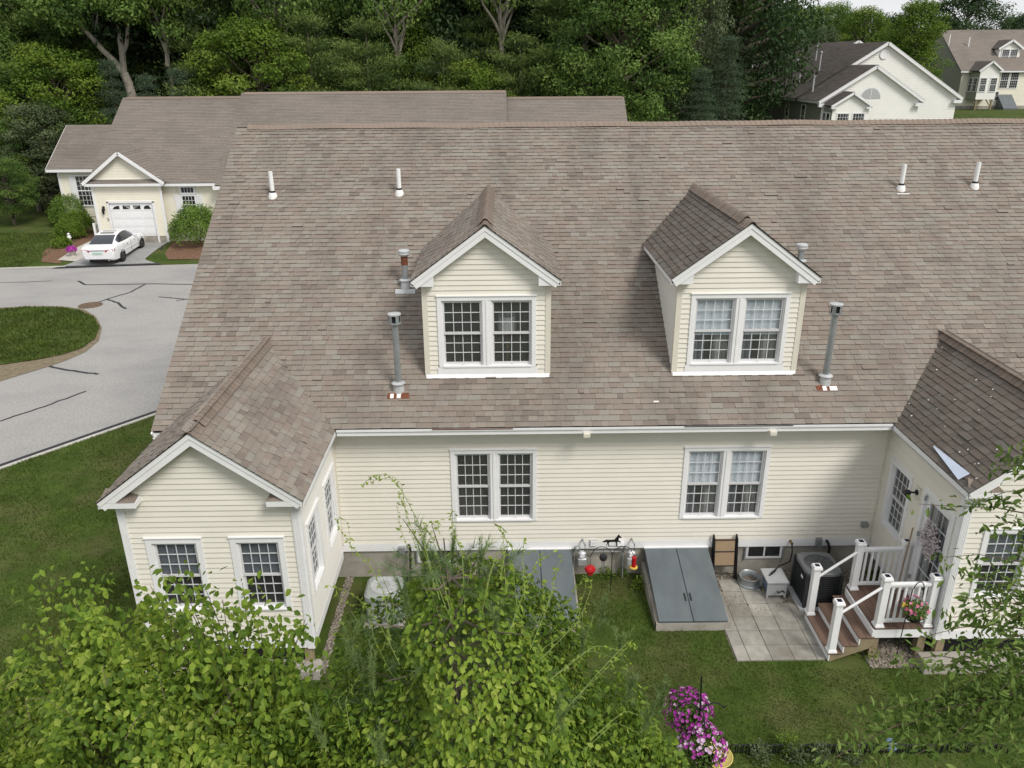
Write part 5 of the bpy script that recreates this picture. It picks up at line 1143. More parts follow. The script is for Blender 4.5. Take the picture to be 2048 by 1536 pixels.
# ---- white gabled house, right behind ------------------------------------------------
hw_ = thing('house', (34, 52, th(34, 52)), 'white gabled house with dark streaked roof behind the main ridge, right', 'house')
wz = 3.3
EX, EZw, MY, RYb = 28.43, 7.38, 57.0, 66.0
mA = atY(1775, 83, MY); mR = atY(1935, 193, MY); sl_w = (mA.z-EZw)/(mA.x-EX); wA = EX+4.19
def gface(c, half, zE, zR, y, ybk, left, right):
    siding(hw_, (c-half+.35, y, 0), (1, 0, 0), (0, -1, 0), 0, 2*half-.7, wz, zR-.25, (), m='siding_white', gable=(half-.35, half-.02, zE-.05, zR-.2), joined=True, step=.13)
    MB().add([(c-half+.35, y+.03, wz), (c+half-.35, y+.03, wz), (c+half-.35, y+.03, zE-.1), (c, y+.03, zR-.2), (c-half+.35, y+.03, zE-.1)], [(0, 1, 2, 3, 4)]).build('wall', 'siding_white', hw_)
    for s_, vis in ((-1, left), (1, right)):
        ln_ = math.hypot(half, zR-zE)
        if vis:
            MB().bar((c+s_*half, y-.3, zE-.12), (c, y-.3, zR-.12), .05, .24, up=(s_*.5, 0, .8)).build('rake_board', 'white', hw_); MB().bar((c+s_*(half-.02), y-.15, zE-.22), (c, y-.15, zR-.22), .30, .02, up=(s_*.5, 0, .8)).build('rake_soffit', 'white', hw_)
            MB().box(min(c+s_*half, c+s_*(half-.7)), max(c+s_*half, c+s_*(half-.7)), y-.32, y, zE-.45, zE-.2).build('eave_return', 'white', hw_)
        slope(hw_, (c+s_*half, y-.33, zE), (0, 1, 0), (-s_, 0, (zR-zE)/half), ybk-y+.33, ln_, 'roof_dark', ex=.16)
        MB().box(c+s_*half-.02, c+s_*half+.02, y-.3, ybk, zE-.2, zE-.02).build('fascia', 'white', hw_)
gface(mA.x, mA.x-EX, EZw, mA.z, MY, 86, False, True)
MB().bar((wA+.02, MY-.3, EZw+4.21*sl_w-.12), (mA.x, MY-.3, mA.z-.12), .05, .24, up=(-.5, 0, .8)).build('rake_board', 'white', hw_)
gface(wA, 4.19, EZw, EZw+4.19*sl_w, 52.0, MY+.2, True, True)
Lp = Vector((EX, 52, EZw)); bl_ = Vector((mA.x-EX, 0, mA.z-EZw))
MB().add([(EX+.35, 52, wz), (EX+.35, 86, wz), (EX+.35, 86, EZw-.1), (EX+.35, 52, EZw-.1)], [(0, 1, 2, 3)]).build('wall', 'siding_grey_shade', hw_)  # left wall of the white house, its shade painted in as grey
siding(hw_, (EX+.35, 86, 0), (0, -1, 0), (-1, 0, 0), 0, 34, wz, EZw-.12, (), m='siding_grey_shade', joined=True, step=.15)
# higher rear block whose gable tip shows over the ridge
rA = atY(1718, 81, RYb)
for s_ in (-1, 1):
    slope(hw_, (rA.x+s_*4.4, RYb, rA.z-4.4*sl_w), (0, 1, 0), (-s_, 0, sl_w), 22, 4.4*math.hypot(1, sl_w), 'roof_dark', ex=.16); MB().bar((rA.x+s_*4.4, RYb-.05, rA.z-4.4*sl_w-.1), (rA.x, RYb-.05, rA.z-.1), .05, .26, up=(s_*.5, 0, .8)).build('rake_board', 'white', hw_)
MB().add([(rA.x-4.3, RYb+.05, rA.z-4.4*sl_w), (rA.x+4.3, RYb+.05, rA.z-4.4*sl_w), (rA.x, RYb+.05, rA.z-.1)], [(0, 1, 2)]).build('wall', 'siding_white', hw_)
# its little bump-out
b0, b1, ba = atY(1663, 212, 50), atY(1747, 210, 50), atY(1709, 184, 50); bcx = (b0.x+b1.x)/2; bh_ = (b1.x-b0.x)/2
for s_ in (-1, 1):
    slope(hw_, (bcx+s_*bh_, 49.95, b0.z), (0, 1, 0), (-s_*bh_, 0, ba.z-b0.z), 2.2, math.hypot(bh_, ba.z-b0.z), 'roof_dark', name='bump_out_roof'); MB().bar((bcx+s_*bh_, 49.95, b0.z-.08), (bcx, 49.95, ba.z-.08), .05, .17, up=(s_*.5, 0, .8)).build('rake_board', 'white', hw_)
    MB().box(min(bcx+s_*bh_, bcx+s_*(bh_-.5)), max(bcx+s_*bh_, bcx+s_*(bh_-.5)), 49.95, 50.2, b0.z-.22, b0.z-.1).build('eave_return', 'white', hw_)
siding(hw_, (bcx-bh_+.2, 50.2, 0), (1, 0, 0), (0, -1, 0), 0, 2*bh_-.4, wz, ba.z-.1, [(.45, 1.2, 4.9, 6.55), (1.65, 2.4, 4.9, 6.55)], m='siding_white', gable=(bh_-.2, bh_, b0.z-.1, ba.z-.1), joined=True, step=.13)
MB().box(bcx-bh_+.2, bcx+bh_-.2, 50.23, 52, wz, b0.z-.1).build('wall', 'siding_grey_shade', hw_)
simple_window(hw_, (bcx-bh_+.2+.45, 50.2, 0), (1, 0, 0), (0, -1, 0), .85, 1.5, 5.0, 4, 6, glassm='glass_screen'); simple_window(hw_, (bcx-bh_+.2+1.65, 50.2, 0), (1, 0, 0), (0, -1, 0), .85, 1.5, 5.0, 4, 6, glassm='glass_screen')
for y in (50.5, 51.3): simple_window(hw_, (bcx-bh_+.2, y+.65, 0), (0, -1, 0), (-1, 0, 0), .55, 1.5, 5.0, 1, 4)
for y, z0, h_ in ((55.5, 5.2, 1.7), (59.5, 4.4, 2.4), (66, 4.4, 2.4), (70, 4.4, 2.4)): simple_window(hw_, (Lp.x+.34, y+.8, 0), (0, -1, 0), (-1, 0, 0), .8, h_, z0, 1, 4)
# arched window and round vent
aw = atY(1741, 192, 52); half_c = [(aw.x+.78*math.cos(a), 51.985, aw.z-.2+.78*math.sin(a)) for a in np.linspace(0, math.pi, 17)]
MB().poly([(aw.x+.9*math.cos(a), 51.98, aw.z-.2+.9*math.sin(a)) for a in np.linspace(0, math.pi, 17)], .04, (0, 1, 0)).build('arched_window', 'white', hw_); a_ = MB().poly([(p[0], 51.965, p[2]) for p in half_c], .01, (0, 1, 0)).build('pane', 'grey_plastic', hw_)
MB().box(aw.x-.02, aw.x+.02, 51.95, 51.963, aw.z-.2, aw.z+.58).build('glazing_bars', 'white', hw_)
rv = atY(1768, 109, MY); MB().lathe((rv.x, MY-.04, rv.z), [(.36, 0), (.36, -.05), (.28, -.05), (.28, -.03), (0, -.03)], 20, axis='y').build('round_vent', 'white', hw_, smooth=True)
for u, v, h in ((1503, 146, 1.3), (1547, 125, 1.3), (1593, 146, 1.1), (1631, 122, 1.5), (1638, 142, 1.5), (1540, 170, .6), (1561, 163, .6), (1598, 165, .7), (1610, 164, .6), (1625, 184, 1.2)):
    # foot of the pipe on the left slope
    d = ray(u, v); n_ = Vector((-bl_.z, 0, bl_.x)).normalized(); p0 = Vector((Lp.x, 52, Lp.z)); k = (p0-CAM).dot(n_)/d.dot(n_); p = CAM+d*k
    if 50 < p.y < 95:
        vp = MB().tube([(p.x, p.y, p.z-.1), (p.x, p.y, p.z+h)], .075, 8); vp.build('roof_vent', 'galv_light', hw_, smooth=True)
        MB().lathe((p.x, p.y, p.z+h), [(.13, -.05), (.15, .1), (.0, .14)], 10).build('vent_cap', 'galv_light', hw_, smooth=True) if h > .8 else None
# ---- far right house ----------------------------------------------------------------
hf = thing('house', (68, 99, th(68, 99)), 'cream house with brown roof and dormer on the rise at the far right', 'house')
fy = 98.; q0 = atY(1883, 61, 104); eL = atY(1925, 142, fy); fx0 = eL.x; fz = 4.2
fr_ = Vector((0, 105.5-fy, atY(1950, 60, 105.5).z-eL.z)); slope(hf, (fx0-.4, fy-.4, eL.z), (1, 0, 0), fr_, 32, fr_.length, 'roof_far', ex=.2); slope(hf, (fx0-.4, 213.4-fy-2.0, eL.z), (1, 0, 0), Vector((0, -fr_.y, fr_.z)), 32, fr_.length, 'roof_far', ex=.2)
siding(hf, (fx0, fy, 0), (1, 0, 0), (0, -1, 0), 0, 31, fz+.5, eL.z-.05, (), m='siding_yellow', joined=True, step=.16)
MB().add([(fx0, fy+.03, fz-.3), (fx0+31, fy+.03, fz-.3), (fx0+31, fy+.03, eL.z), (fx0, fy+.03, eL.z)], [(0, 1, 2, 3)]).add([(fx0, fy, fz-.3), (fx0, 113, fz-.3), (fx0, 113, eL.z), (fx0, 105.5, eL.z+fr_.z-.2), (fx0, fy, eL.z)], [(0, 1, 2, 3, 4)]).build('wall', 'siding_grey_shade', hf)  # far house's left wall greyed by colour to stand for shade
MB().box(fx0-.0, fx0+31, fy-.05, fy-.02, fz-.4, fz+.5).build('foundation', 'concrete', hf); MB().box(fx0-.4, fx0+31.5, fy-.44, fy-.4, eL.z-.2, eL.z-.02).build('fascia', 'white', hf)
c0, c1, ca = atY(1957, 141.4, fy-2.5), atY(2005.5, 138.7, fy-2.5), atY(1984.7, 122, fy-2.5); cc = (c0.x+c1.x)/2; ch = (c1.x-c0.x)/2
for s_ in (-1, 1): slope(hf, (cc+s_*ch, fy-2.8, c0.z), (0, 1, 0), (-s_*ch, 0, ca.z-c0.z), 5.0, math.hypot(ch, ca.z-c0.z), 'roof_dark', name='bump_out_roof', ex=.2); MB().bar((cc+s_*ch, fy-2.8, c0.z-.08), (cc, fy-2.8, ca.z-.08), .06, .22, up=(s_*.5, 0, .8)).build('rake_board', 'white', hf)
bz = 5.6; MB().box(cc-ch+.3, cc+ch-.3, fy-2.5, fy, bz, c0.z).build('wall', 'siding_grey_shade', hf); MB().add([(cc-ch+.3, fy-2.53, bz), (cc+ch-.3, fy-2.53, bz), (cc+ch-.3, fy-2.53, c0.z), (cc, fy-2.53, ca.z-.1), (cc-ch+.3, fy-2.53, c0.z)], [(0, 1, 2, 3, 4)]).build('wall', 'siding_white', hf)
for x in (cc-ch+.45, cc+ch-.65):
    MB().box(x, x+.18, fy-2.45, fy-2.27, fz-.1, bz).build('support_post', 'pt_wood', hf)
    MB().bar((x+.09, fy-2.36, bz-.9), (x+.09-.8*(1 if x > cc else -1), fy-2.36, bz), .1, .12).build('support_brace', 'pt_wood', hf)
for x in (cc-1.05, cc+.3): simple_window(hf, (x, fy-2.54, 0), (1, 0, 0), (0, -1, 0), .75, 1.6, 6.6, 4, 6)
for y in (fy-.3, fy-1.45): simple_window(hf, (cc-ch+.3, y, 0), (0, -1, 0), (-1, 0, 0), .7, 1.6, 6.6, 2, 4)
wq = atY(1990, 130, fy); fw = atY(2003, 171, fy)
for x in (fw.x-.3, fw.x+1.0): simple_window(hf, (x, fy-.02, 0), (1, 0, 0), (0, -1, 0), 1.0, 1.9, fw.z-.3, 4, 6)
bwn = atY(1988, 192, fy); simple_window(hf, (bwn.x-.4, fy-.05, 0), (1, 0, 0), (0, -1, 0), .9, 1.0, bwn.z-.5, 2, 4)
bk_ = atY(2015, 200, fy-1); MB().poly([(bk_.x-.9, fy-.05, fz-.2), (bk_.x-.9, fy-2.0, fz-.2), (bk_.x-.9, fy-2.0, fz+.25), (bk_.x-.9, fy-.05, fz+1.9)], 1.9, (1, 0, 0)).build('cellar_hatch', 'bulkhead', hf)
dq, dlp = atY(2025, 79, fy+2), atY(1999, 97, fy+2); dh = dq.x-dlp.x+.2
for s_ in (-1, 1): slope(hf, (dq.x+s_*dh, fy+1.7, dlp.z), (0, 1, 0), (-s_*dh, 0, dq.z-dlp.z), 5, math.hypot(dh, dq.z-dlp.z), 'roof_dark', name='dormer_roof', ex=.2); MB().bar((dq.x+s_*dh, fy+1.7, dlp.z-.1), (dq.x, fy+1.7, dq.z-.1), .06, .25, up=(s_*.5, 0, .8)).build('rake_board', 'white', hf)
MB().poly([(dq.x-dh+.3, fy+2, dlp.z-2.6), (dq.x+dh-.3, fy+2, dlp.z-2.6), (dq.x+dh-.3, fy+2, dlp.z), (dq.x, fy+2, dq.z-.1), (dq.x-dh+.3, fy+2, dlp.z)], 4, (0, 1, 0)).build('dormer_wall', 'siding_white', hf)
for x in (dq.x-1.0, dq.x+.1): simple_window(hf, (x, fy+1.97, 0), (1, 0, 0), (0, -1, 0), .9, 1.6, dlp.z-1.75, 4, 6)
for u, v in ((1899, 78), (1938, 84)):
    p = atY(u, v, 102); MB().tube([(p.x, 102, p.z-.8), (p.x, 102, p.z+.6)], .09, 8).build('roof_vent', 'pvc', hf, smooth=True)

# ================================================================ WHITE SEDAN
t = thing('parked_car', (0, 0, 0), 'white sedan parked on the driveway before the garage, seen from behind', 'car', local=True)
mat('car_paint', (.78, .78, .80), rough=.18, var=.0, spec=.6); mat('tail_red', (.30, .01, .02), rough=.15, var=0.); mat('tyre', (.018, .018, .018), rough=.8, var=.1); mat('alloy', (.10, .10, .11), rough=.3, metal=.7, var=0.); mat('car_glass', (.02, .025, .035), rough=.06, var=0., spec=.7); mat('plate', (.45, .60, .52), rough=.5, var=.1); mat('chrome', (.6, .6, .62), rough=.15, metal=1., var=0.)
# stations along length (y forward, 0 = rear bumper): y, bottom z, sill half, belt z, belt half, top z, top half
stn = [(0.0, .34, .70, .62, .78, .80, .70), (.06, .27, .80, .62, .87, .93, .80), (.25, .22, .86, .64, .92, 1.01, .84), (.60, .20, .89, .66, .945, 1.045, .83), (1.0, .19, .90, .66, .95, 1.02, .84), (1.8, .19, .89, .64, .94, .985, .84), (2.6, .19, .89, .62, .935, .97, .84), (3.2, .19, .90, .62, .94, .97, .82), (3.7, .19, .90, .62, .945, .93, .80), (4.2, .20, .90, .60, .935, .87, .76), (4.6, .22, .86, .56, .90, .78, .68), (4.85, .26, .74, .50, .78, .66, .56), (4.95, .32, .55, .46, .60, .56, .45)]
V = []; nsec = 12
for y, zb, hb, zm, hm, zt, ht in stn:
    half = [(hb*.9, zb), (hb, zb+.06), (hm, zm), (hm*.985, (zm+zt)/2), (ht+.06, zt-.05), (ht, zt)]
    V += [(x, y, z) for x, z in half]+[(-x, y, z) for x, z in reversed(half)]
F_ = [(i*nsec+k, i*nsec+(k+1) % nsec, (i+1)*nsec+(k+1) % nsec, (i+1)*nsec+k) for i in range(len(stn)-1) for k in range(nsec)]+[tuple(range(nsec)), tuple(range((len(stn)-1)*nsec, len(stn)*nsec))[::-1]]
MB().add(V, F_).build('body', 'car_paint', t, smooth=True)
# greenhouse: base line on the body, roof line
gs = [(.62, 1.04, .70, 1.05, .66), (1.0, 1.02, .80, 1.22, .62), (1.45, 1.0, .83, 1.385, .575), (1.9, .985, .83, 1.455, .56), (2.4, .98, .83, 1.46, .555), (2.75, .97, .82, 1.40, .57), (3.2, .97, .80, 1.18, .64), (3.6, .95, .70, .965, .66)]
V = []
for y, z0, h0, z1, h1 in gs: V += [(h0, y, z0-.03), (h0+.005, y, z0+.01), (h1+.03, y, z1-.05), (h1-.03, y, z1), (-h1+.03, y, z1), (-h1-.03, y, z1-.05), (-h0-.005, y, z0+.01), (-h0, y, z0-.03)]
n = 8; gF = []; gM = []
for i in range(len(gs)-1):
    for k in range(7):
        gF.append((i*n+k, i*n+k+1, (i+1)*n+k+1, (i+1)*n+k)); rear = i <= 1; front = i >= 5
        gM.append(1 if ((k in (3,) and (rear or front)) or (k in (1, 5) and 1 <= i <= 5)) else 0)
mb = MB(); 
for f_, m_ in zip(gF, gM): mb.f.append(list(f_)); mb.m.append(m_); mb.t.append(.5)
mb.v = V; mb.build('cabin', ['car_paint', 'car_glass'], t, smooth=True)
MB().add([(-.36, 1.62, 1.432), (.36, 1.62, 1.432), (.36, 2.15, 1.466), (-.36, 2.15, 1.466)], [(0, 1, 2, 3)]).build('sunroof', 'car_glass', t)
for sx in (-1, 1):
    for y in (1.02, 3.92):
        wm = MB().lathe((sx*.83, y, .335), [(.20, sx*-.10), (.315, sx*-.10), (.335, sx*-.07), (.335, sx*.085), (.31, sx*.115), (.235, sx*.12), (.23, sx*.10)], 24, axis='x'); w_ = wm.build('tyre', 'tyre', t, smooth=True)
        rm = MB().lathe((sx*.83, y, .335), [(.235, sx*.095), (.235, sx*.118), (.215, sx*.118), (.21, sx*.05), (0, sx*.05)], 24, axis='x')
        for k in range(5):
            a = k*2*math.pi/5; c_ = Vector((sx*.94, y, .335)); u = Vector((0, math.cos(a), math.sin(a))); v = Vector((0, -math.sin(a), math.cos(a))); rm.add([c_+u*.03-v*.03, c_+u*.22-v*.045, c_+u*.22+v*.045, c_+u*.03+v*.03], [(0, 1, 2, 3)], 1)
        rm.build('rim', ['black', 'alloy'], w_)
        MB().lathe((sx*.885, y, .345), [(.36, sx*-.05), (.375, sx*.048), (.35, sx*.05), (.35, sx*-.05)], 24, axis='x').build('wheel_arch', 'black_matte', t)
    MB().add([(sx*.42, -.012, .74), (sx*.84, .035, .76), (sx*.905, .20, .80), (sx*.90, .20, .87), (sx*.83, .04, .88), (sx*.42, -.008, .85)], [(0, 1, 4, 5), (1, 2, 3, 4)] if sx > 0 else [(5, 4, 1, 0), (4, 3, 2, 1)]).build('tail_light', 'tail_red', t)
    MB().lathe((sx*.55, -.02, .30), [(.055, 0), (.055, .12), (.045, .12), (.045, .01)], 12, axis='y').build('exhaust', 'chrome', t, smooth=True)
    MB().box(min(sx*.90, sx*1.02), max(sx*.90, sx*1.02), 3.0, 3.13, .97, 1.09).build('side_mirror', 'car_paint', t, bevel=.03); MB().bar((sx*.94, .9, .56), (sx*.94, 3.6, .52), .02, .03).build('side_crease', 'car_paint', t)
    for y in (1.72, 2.75): MB().box(min(sx*.938, sx*.965), max(sx*.938, sx*.965), y, y+.18, .80, .825).build('door_handle', 'chrome', t)
    MB().box(min(sx*.895, sx*.952), max(sx*.895, sx*.952), 3.46, 3.52, .52, .70).build('fender_vent', 'chrome', t)
    for y in (1.30, 2.33, 3.34): MB().bar((sx*.945, y, .30), (sx*.930, y+.04, .95), .012, .012).build('panel_gap', 'black_matte', t)
    MB().bar((sx*.80, 1.9, 1.0), (sx*.56, 2.05, 1.42), .05, .03).build('pillar', 'black', t)
MB().box(-.40, .40, -.022, .02, .815, .855).build('chrome_strip', 'chrome', t); MB().box(-.26, .26, -.028, -.005, .62, .74).build('number_plate', 'plate', t)
MB().box(-.62, .62, -.015, .1, .25, .36).build('diffuser', 'black', t, bevel=.02)
t.location = (-18.80, 29.1, .045); t.rotation_euler = (R(1.6), 0, R(2.9))
# ================================================================ PLANTS
def rand_dirs(n):
    v = rng.normal(size=(n, 3)); return v/np.linalg.norm(v, axis=1)[:, None]
LEAF = np.array([(0, 0, 0), (-.34, .34, .06), (-.26, .68, .05), (0, 1, -.06), (.26, .68, .05), (.34, .34, .06), (0, .42, -.03)])
LEAFF = np.array([(0, 6, 1), (1, 6, 2), (2, 6, 3), (3, 6, 4), (4, 6, 5), (5, 6, 0)])
QUAD = np.array([(-.5, 0, 0), (.5, 0, 0), (.5, 1, .12), (-.5, 1, .12)]); QUADF = np.array([(0, 1, 2, 3)])
DIAM = np.array([(0, 0, 0), (.38, .45, .07), (0, 1, -.05), (-.38, .45, .07)]); DIAMF = np.array([(0, 1, 2, 3)])
NEED = np.array([(-.5, 0, 0), (.5, 0, 0), (0, 1, 0)]); NEEDF = np.array([(0, 1, 2)])
def cards(P, D, Nn, ln, wd, base, bf):
    """place a small leaf shape at P, pointing along D, facing Nn; ln/wd arrays"""
    D = D/np.maximum(np.linalg.norm(D, axis=1), 1e-6)[:, None]; S_ = np.cross(D, Nn); S_ /= np.maximum(np.linalg.norm(S_, axis=1), 1e-6)[:, None]; N2 = np.cross(S_, D)
    V = P[:, None]+S_[:, None]*base[None, :, 0, None]*wd[:, None, None]+D[:, None]*base[None, :, 1, None]*ln[:, None, None]+N2[:, None]*base[None, :, 2, None]*ln[:, None, None]
    k = len(base); F = (bf[None]+(np.arange(len(P))*k)[:, None, None]).reshape(-1, bf.shape[1])
    return V.reshape(-1, 3), F
def limb(mb, a, b, r0, r1, sag=0., n=5, wig=.04):
    a, b = Vector(a), Vector(b); L_ = (b-a).length; pts = [a.lerp(b, i/(n-1))+Vector((rnd.uniform(-wig, wig)*L_*(0 < i < n-1), rnd.uniform(-wig, wig)*L_*(0 < i < n-1), sag*math.sin(math.pi*i/(n-1)))) for i in range(n)]
    mb.tube(pts, [r0+(r1-r0)*i/(n-1) for i in range(n)], 6, cap=False); return pts
# ---- tree prototypes (about 10 m tall, scaled per copy) -------------------------------
protos = {}
def proto_deciduous(key, m, n_cl, cl_r, per, leaf, H=10., crown_lo=.22, rx=3.2, bark='bark', lean=0., fork=False, shape=1.):
    root = bpy.data.objects.new('tree', None); WL[root.name] = Vector((0, 0, 0)); COL.objects.link(root); tr = MB(); top = Vector((lean, 0, H*.86))
    limb(tr, (0, 0, -.3), top, .028*H*.9, .05, n=8, wig=.012)
    C = []
    for i in range(n_cl):
        t = crown_lo+(1-crown_lo)*((i+.5)/n_cl)**.85; a = i*2.399+rnd.uniform(-.4, .4); prof = math.sin(math.pi*min(1, max(.06, (t-crown_lo)/(1-crown_lo)*.86+.10)))**.62*shape
        rr = rx*prof*rnd.uniform(.45, 1.05); c = Vector((lean*t+rr*math.cos(a), rr*math.sin(a), H*t*rnd.uniform(.97, 1.02))); C.append(c)
        if i % 2 == 0: limb(tr, (lean*t*.8, 0, H*t*.78), c, .018*H*(1-t)+.03, .02, n=4, wig=.06)
    tr.build('trunk', bark, root, smooth=True)
    C = np.array([tuple(c) for c in C]); n = n_cl*per
    ci = np.repeat(np.arange(n_cl), per); d = rand_dirs(n); r_ = cl_r*rng.uniform(.35, 1.15, n)**.6*rng.uniform(.8, 1.25, n_cl)[ci]
    P = C[ci]+d*r_[:, None]*np.array([1.15, 1.15, .62]); out = d+np.array([0, 0, .55])+rng.normal(0, .45, (n, 3)); D = rand_dirs(n)+np.array([0, 0, -.45])
    V, F = cards(P, D, out, leaf*rng.uniform(.7, 1.35, n), leaf*.85*rng.uniform(.7, 1.3, n), DIAM, DIAMF)
    tone = np.clip(.45+.22*rng.normal(size=n_cl)[ci]+.14*rng.normal(size=n), 0, 1)
    npobj('crown', V, F, m, root, tone=tone); protos[key] = root
def proto_pine(key, m, H=10., rx=2.6, levels=15, leaf=.30, per=34, lo=.12, sparse=1., bark='bark', blue=False):
    root = bpy.data.objects.new('tree', None); WL[root.name] = Vector((0, 0, 0)); COL.objects.link(root); tr = MB(); limb(tr, (0, 0, -.3), (0, 0, H), .02*H, .02, n=6, wig=.006); P, D, U_, T = [], [], [], []
    for l in range(levels):
        t = lo+(1-lo)*l/levels; rr = rx*((1-t)/(1-lo))**.75*rnd.uniform(.8, 1.1)+.15; nb = int((6 if not blue else 9)*sparse+rnd.random()); z = H*t
        for b in range(nb):
            z = H*t+(rnd.uniform(-.28, .28)*H/levels if l else 0)
            a = b*2*math.pi/nb+l*1.1+rnd.uniform(-.35, .35); ln = rr*rnd.uniform(.5, 1.25); up = (.16 if not blue else -.22)*ln+rnd.uniform(-.1, .25)*(1 if not blue else .5)
            e = (ln*math.cos(a), ln*math.sin(a), z+up); tr.tube([(0, 0, z), (e[0]*.5, e[1]*.5, z+up*.3), e], [.035*(1-t)+.012, .02, .008], 5, cap=False); tn = rnd.gauss(.5, .2)
            k = max(4, int(ln*(7 if not blue else 8)))
            for q in range(k):
                f = (.38 if not blue else .2)+(.66 if not blue else .82)*(q+.5)/k; c = np.array([e[0]*f, e[1]*f, z+up*f*f]); sp = .22+.30*(f if not blue else (1.1-f))*ln*.42
                npt = per; dd = rng.normal(size=(npt, 3))*np.array([sp, sp, .15 if not blue else .09]); P.append(c+dd); w = rng.normal(size=(npt, 3))*.55+np.array([math.cos(a)*.7, math.sin(a)*.7, .75 if not blue else .1]); D.append(w); T.append(np.clip(tn+.22*dd[:, 2]/.15+.12*rng.normal(size=npt), 0, 1))  # lit pad tops and shaded undersides are painted into the needle tone
    tr.build('trunk', bark, root, smooth=True); P = np.concatenate(P); D = np.concatenate(D); T = np.concatenate(T); n = len(P)
    V, F = cards(P, D, rand_dirs(n)+np.array([0, 0, .8]), leaf*rng.uniform(.6, 1.2, n), leaf*.20*rng.uniform(.7, 1.3, n), DIAM*np.array([1.35, 1, 1]), DIAMF); npobj('crown', V, F, m, root, tone=T); protos[key] = root
proto_deciduous('bright', 'leaf_bright', 105, .66, 230, .155, rx=3.3); proto_deciduous('mid', 'leaf_mid', 120, .72, 230, .15, rx=3.3); proto_deciduous('dark', 'leaf_dark', 115, .80, 200, .17, rx=3.4, crown_lo=.12)
proto_deciduous('grey', 'leaf_grey', 110, .66, 210, .15, rx=2.9, crown_lo=.12); proto_deciduous('oak', 'leaf_mid', 75, .75, 190, .15, rx=3.4, crown_lo=.52, bark='bark_pale', lean=.6)
proto_deciduous('deep', 'leaf_deep_shade', 90, .95, 170, .20, rx=3.5, crown_lo=.15, bark='bark_pale')
proto_deciduous('tall', 'leaf_bright', 115, .62, 210, .15, rx=2.1, crown_lo=.10)
proto_pine('pine', 'needle', per=60, levels=10, leaf=.20, rx=2.9); proto_pine('pine_thin', 'needle', rx=2.3, levels=8, per=50, leaf=.22, lo=.40, sparse=.85, bark='bark_pale'); proto_pine('spruce', 'needle_blue', rx=1.75, levels=17, leaf=.17, per=20, lo=.03, blue=True)
_used = set()
KNAME = {'bright': 'maple_tree', 'mid': 'broadleaf_tree', 'dark': 'broadleaf_tree', 'deep': 'broadleaf_tree', 'grey': 'maple_tree', 'oak': 'oak_tree', 'tall': 'broadleaf_tree', 'pine': 'pine_tree', 'pine_thin': 'pine_tree', 'spruce': 'spruce_tree'}
def tree(key, x, y, h, label, wide=1., group=None, rot=None, dz=0.):
    root = copy_tree(protos[key]); root.name = KNAME[key]
    s_ = h/10.; root.scale = (s_*wide, s_*wide, s_); root.location = (x, y, th(x, y)-.05+dz); root.rotation_euler = (0, 0, rnd.uniform(0, 6.28) if rot is None else rot); setp(root, label, 'tree', group); return root
def tpx(key, u, ytop, Y, label, wide=1., group=None, rot=None):
    """tree standing at depth Y whose top shows at pixel (u, ytop)"""
    p = atY(u, ytop, Y); g = th(p.x, Y); return tree(key, p.x, Y, p.z-g, label, wide, group, rot)
FW_ = 'trees at the edge of the wood'
for a in (('bright', 95, 98, 49.5, 'bright yellow-green maple left of the yellow house', 1.25), ('mid', -20, 60, 53, 'tall broadleaf tree at the left frame edge of the wood', 1.2), ('pine', 25, -130, 55, 'tall dark pine behind the bright maple at far left', 1.2),
          ('spruce', 213, 108, 48.5, 'young blue-green spruce left of the forked oak trunk', 1.0), ('spruce', 286, 140, 48.5, 'short blue-green spruce right of the forked oak trunk', 1.1), ('spruce', 352, 128, 48.7, 'young spruce between oak and bright green maple', 1.0),
          ('bright', 500, 36, 50.5, 'bright green maple above the middle of the yellow house roof', 1.15), ('pine', 400, -60, 53, 'tall feathery pine behind the young spruces', 1.0), ('pine', 610, 20, 50.5, 'dark pine right of the bright green maple', 1.15), ('pine', 728, 30, 49.6, 'layered light green white pine above the house ridge', 1.2), ('bright', 835, 25, 54, 'small bright broadleaf tree between two white pines', .8),
          ('pine_thin', 886, 70, 49, 'slender white pine with bare lower trunk above the roof', 1.15), ('pine', 960, -30, 53.5, 'feathery pine behind the slender pine', .9), ('bright', 948, 128, 48.9, 'low bright green sapling beside the slender pine', 1.0), ('pine', 1040, 60, 49.6, 'broad light green pine above the roof step', 1.15), ('pine_thin', 1122, -40, 50.5, 'tall open pine with grey trunk right of the roof step', 1.25),
          ('mid', 1245, -70, 48.8, 'large glossy green broadleaf tree at the right end of the low roof', 1.0), ('grey', 1400, -60, 53, 'pale green maple beside the white gabled house', .72), ('spruce', 1462, 62, 49.5, 'dense blue-green spruce touching the white house corner', 1.25), ('spruce', 1405, 128, 47.5, 'lower spruce half hidden by the taller spruce', 1.3), ('mid', 1180, 118, 47.8, 'low broadleaf tree just above the right low roof', 1.2), ('dark', 1330, 90, 51, 'dark broadleaf tree between the glossy tree and pale maple', 1.0),
          ('mid', 40, 235, 46.5, 'green leafy tree left of the yellow house wing', 1.3), ('grey', 70, 205, 45.5, 'grey-green shrubby tree beside the yellow house wing', 1.3), ('mid', 0, 320, 41, 'green leafy tree at the left edge over the lawn', 1.3), ('mid', 130, 215, 48.2, 'green understorey tree behind the left wing roof', 1.3)):
    tpx(*a[:5], wide=a[5], group=FW_)
k = 0
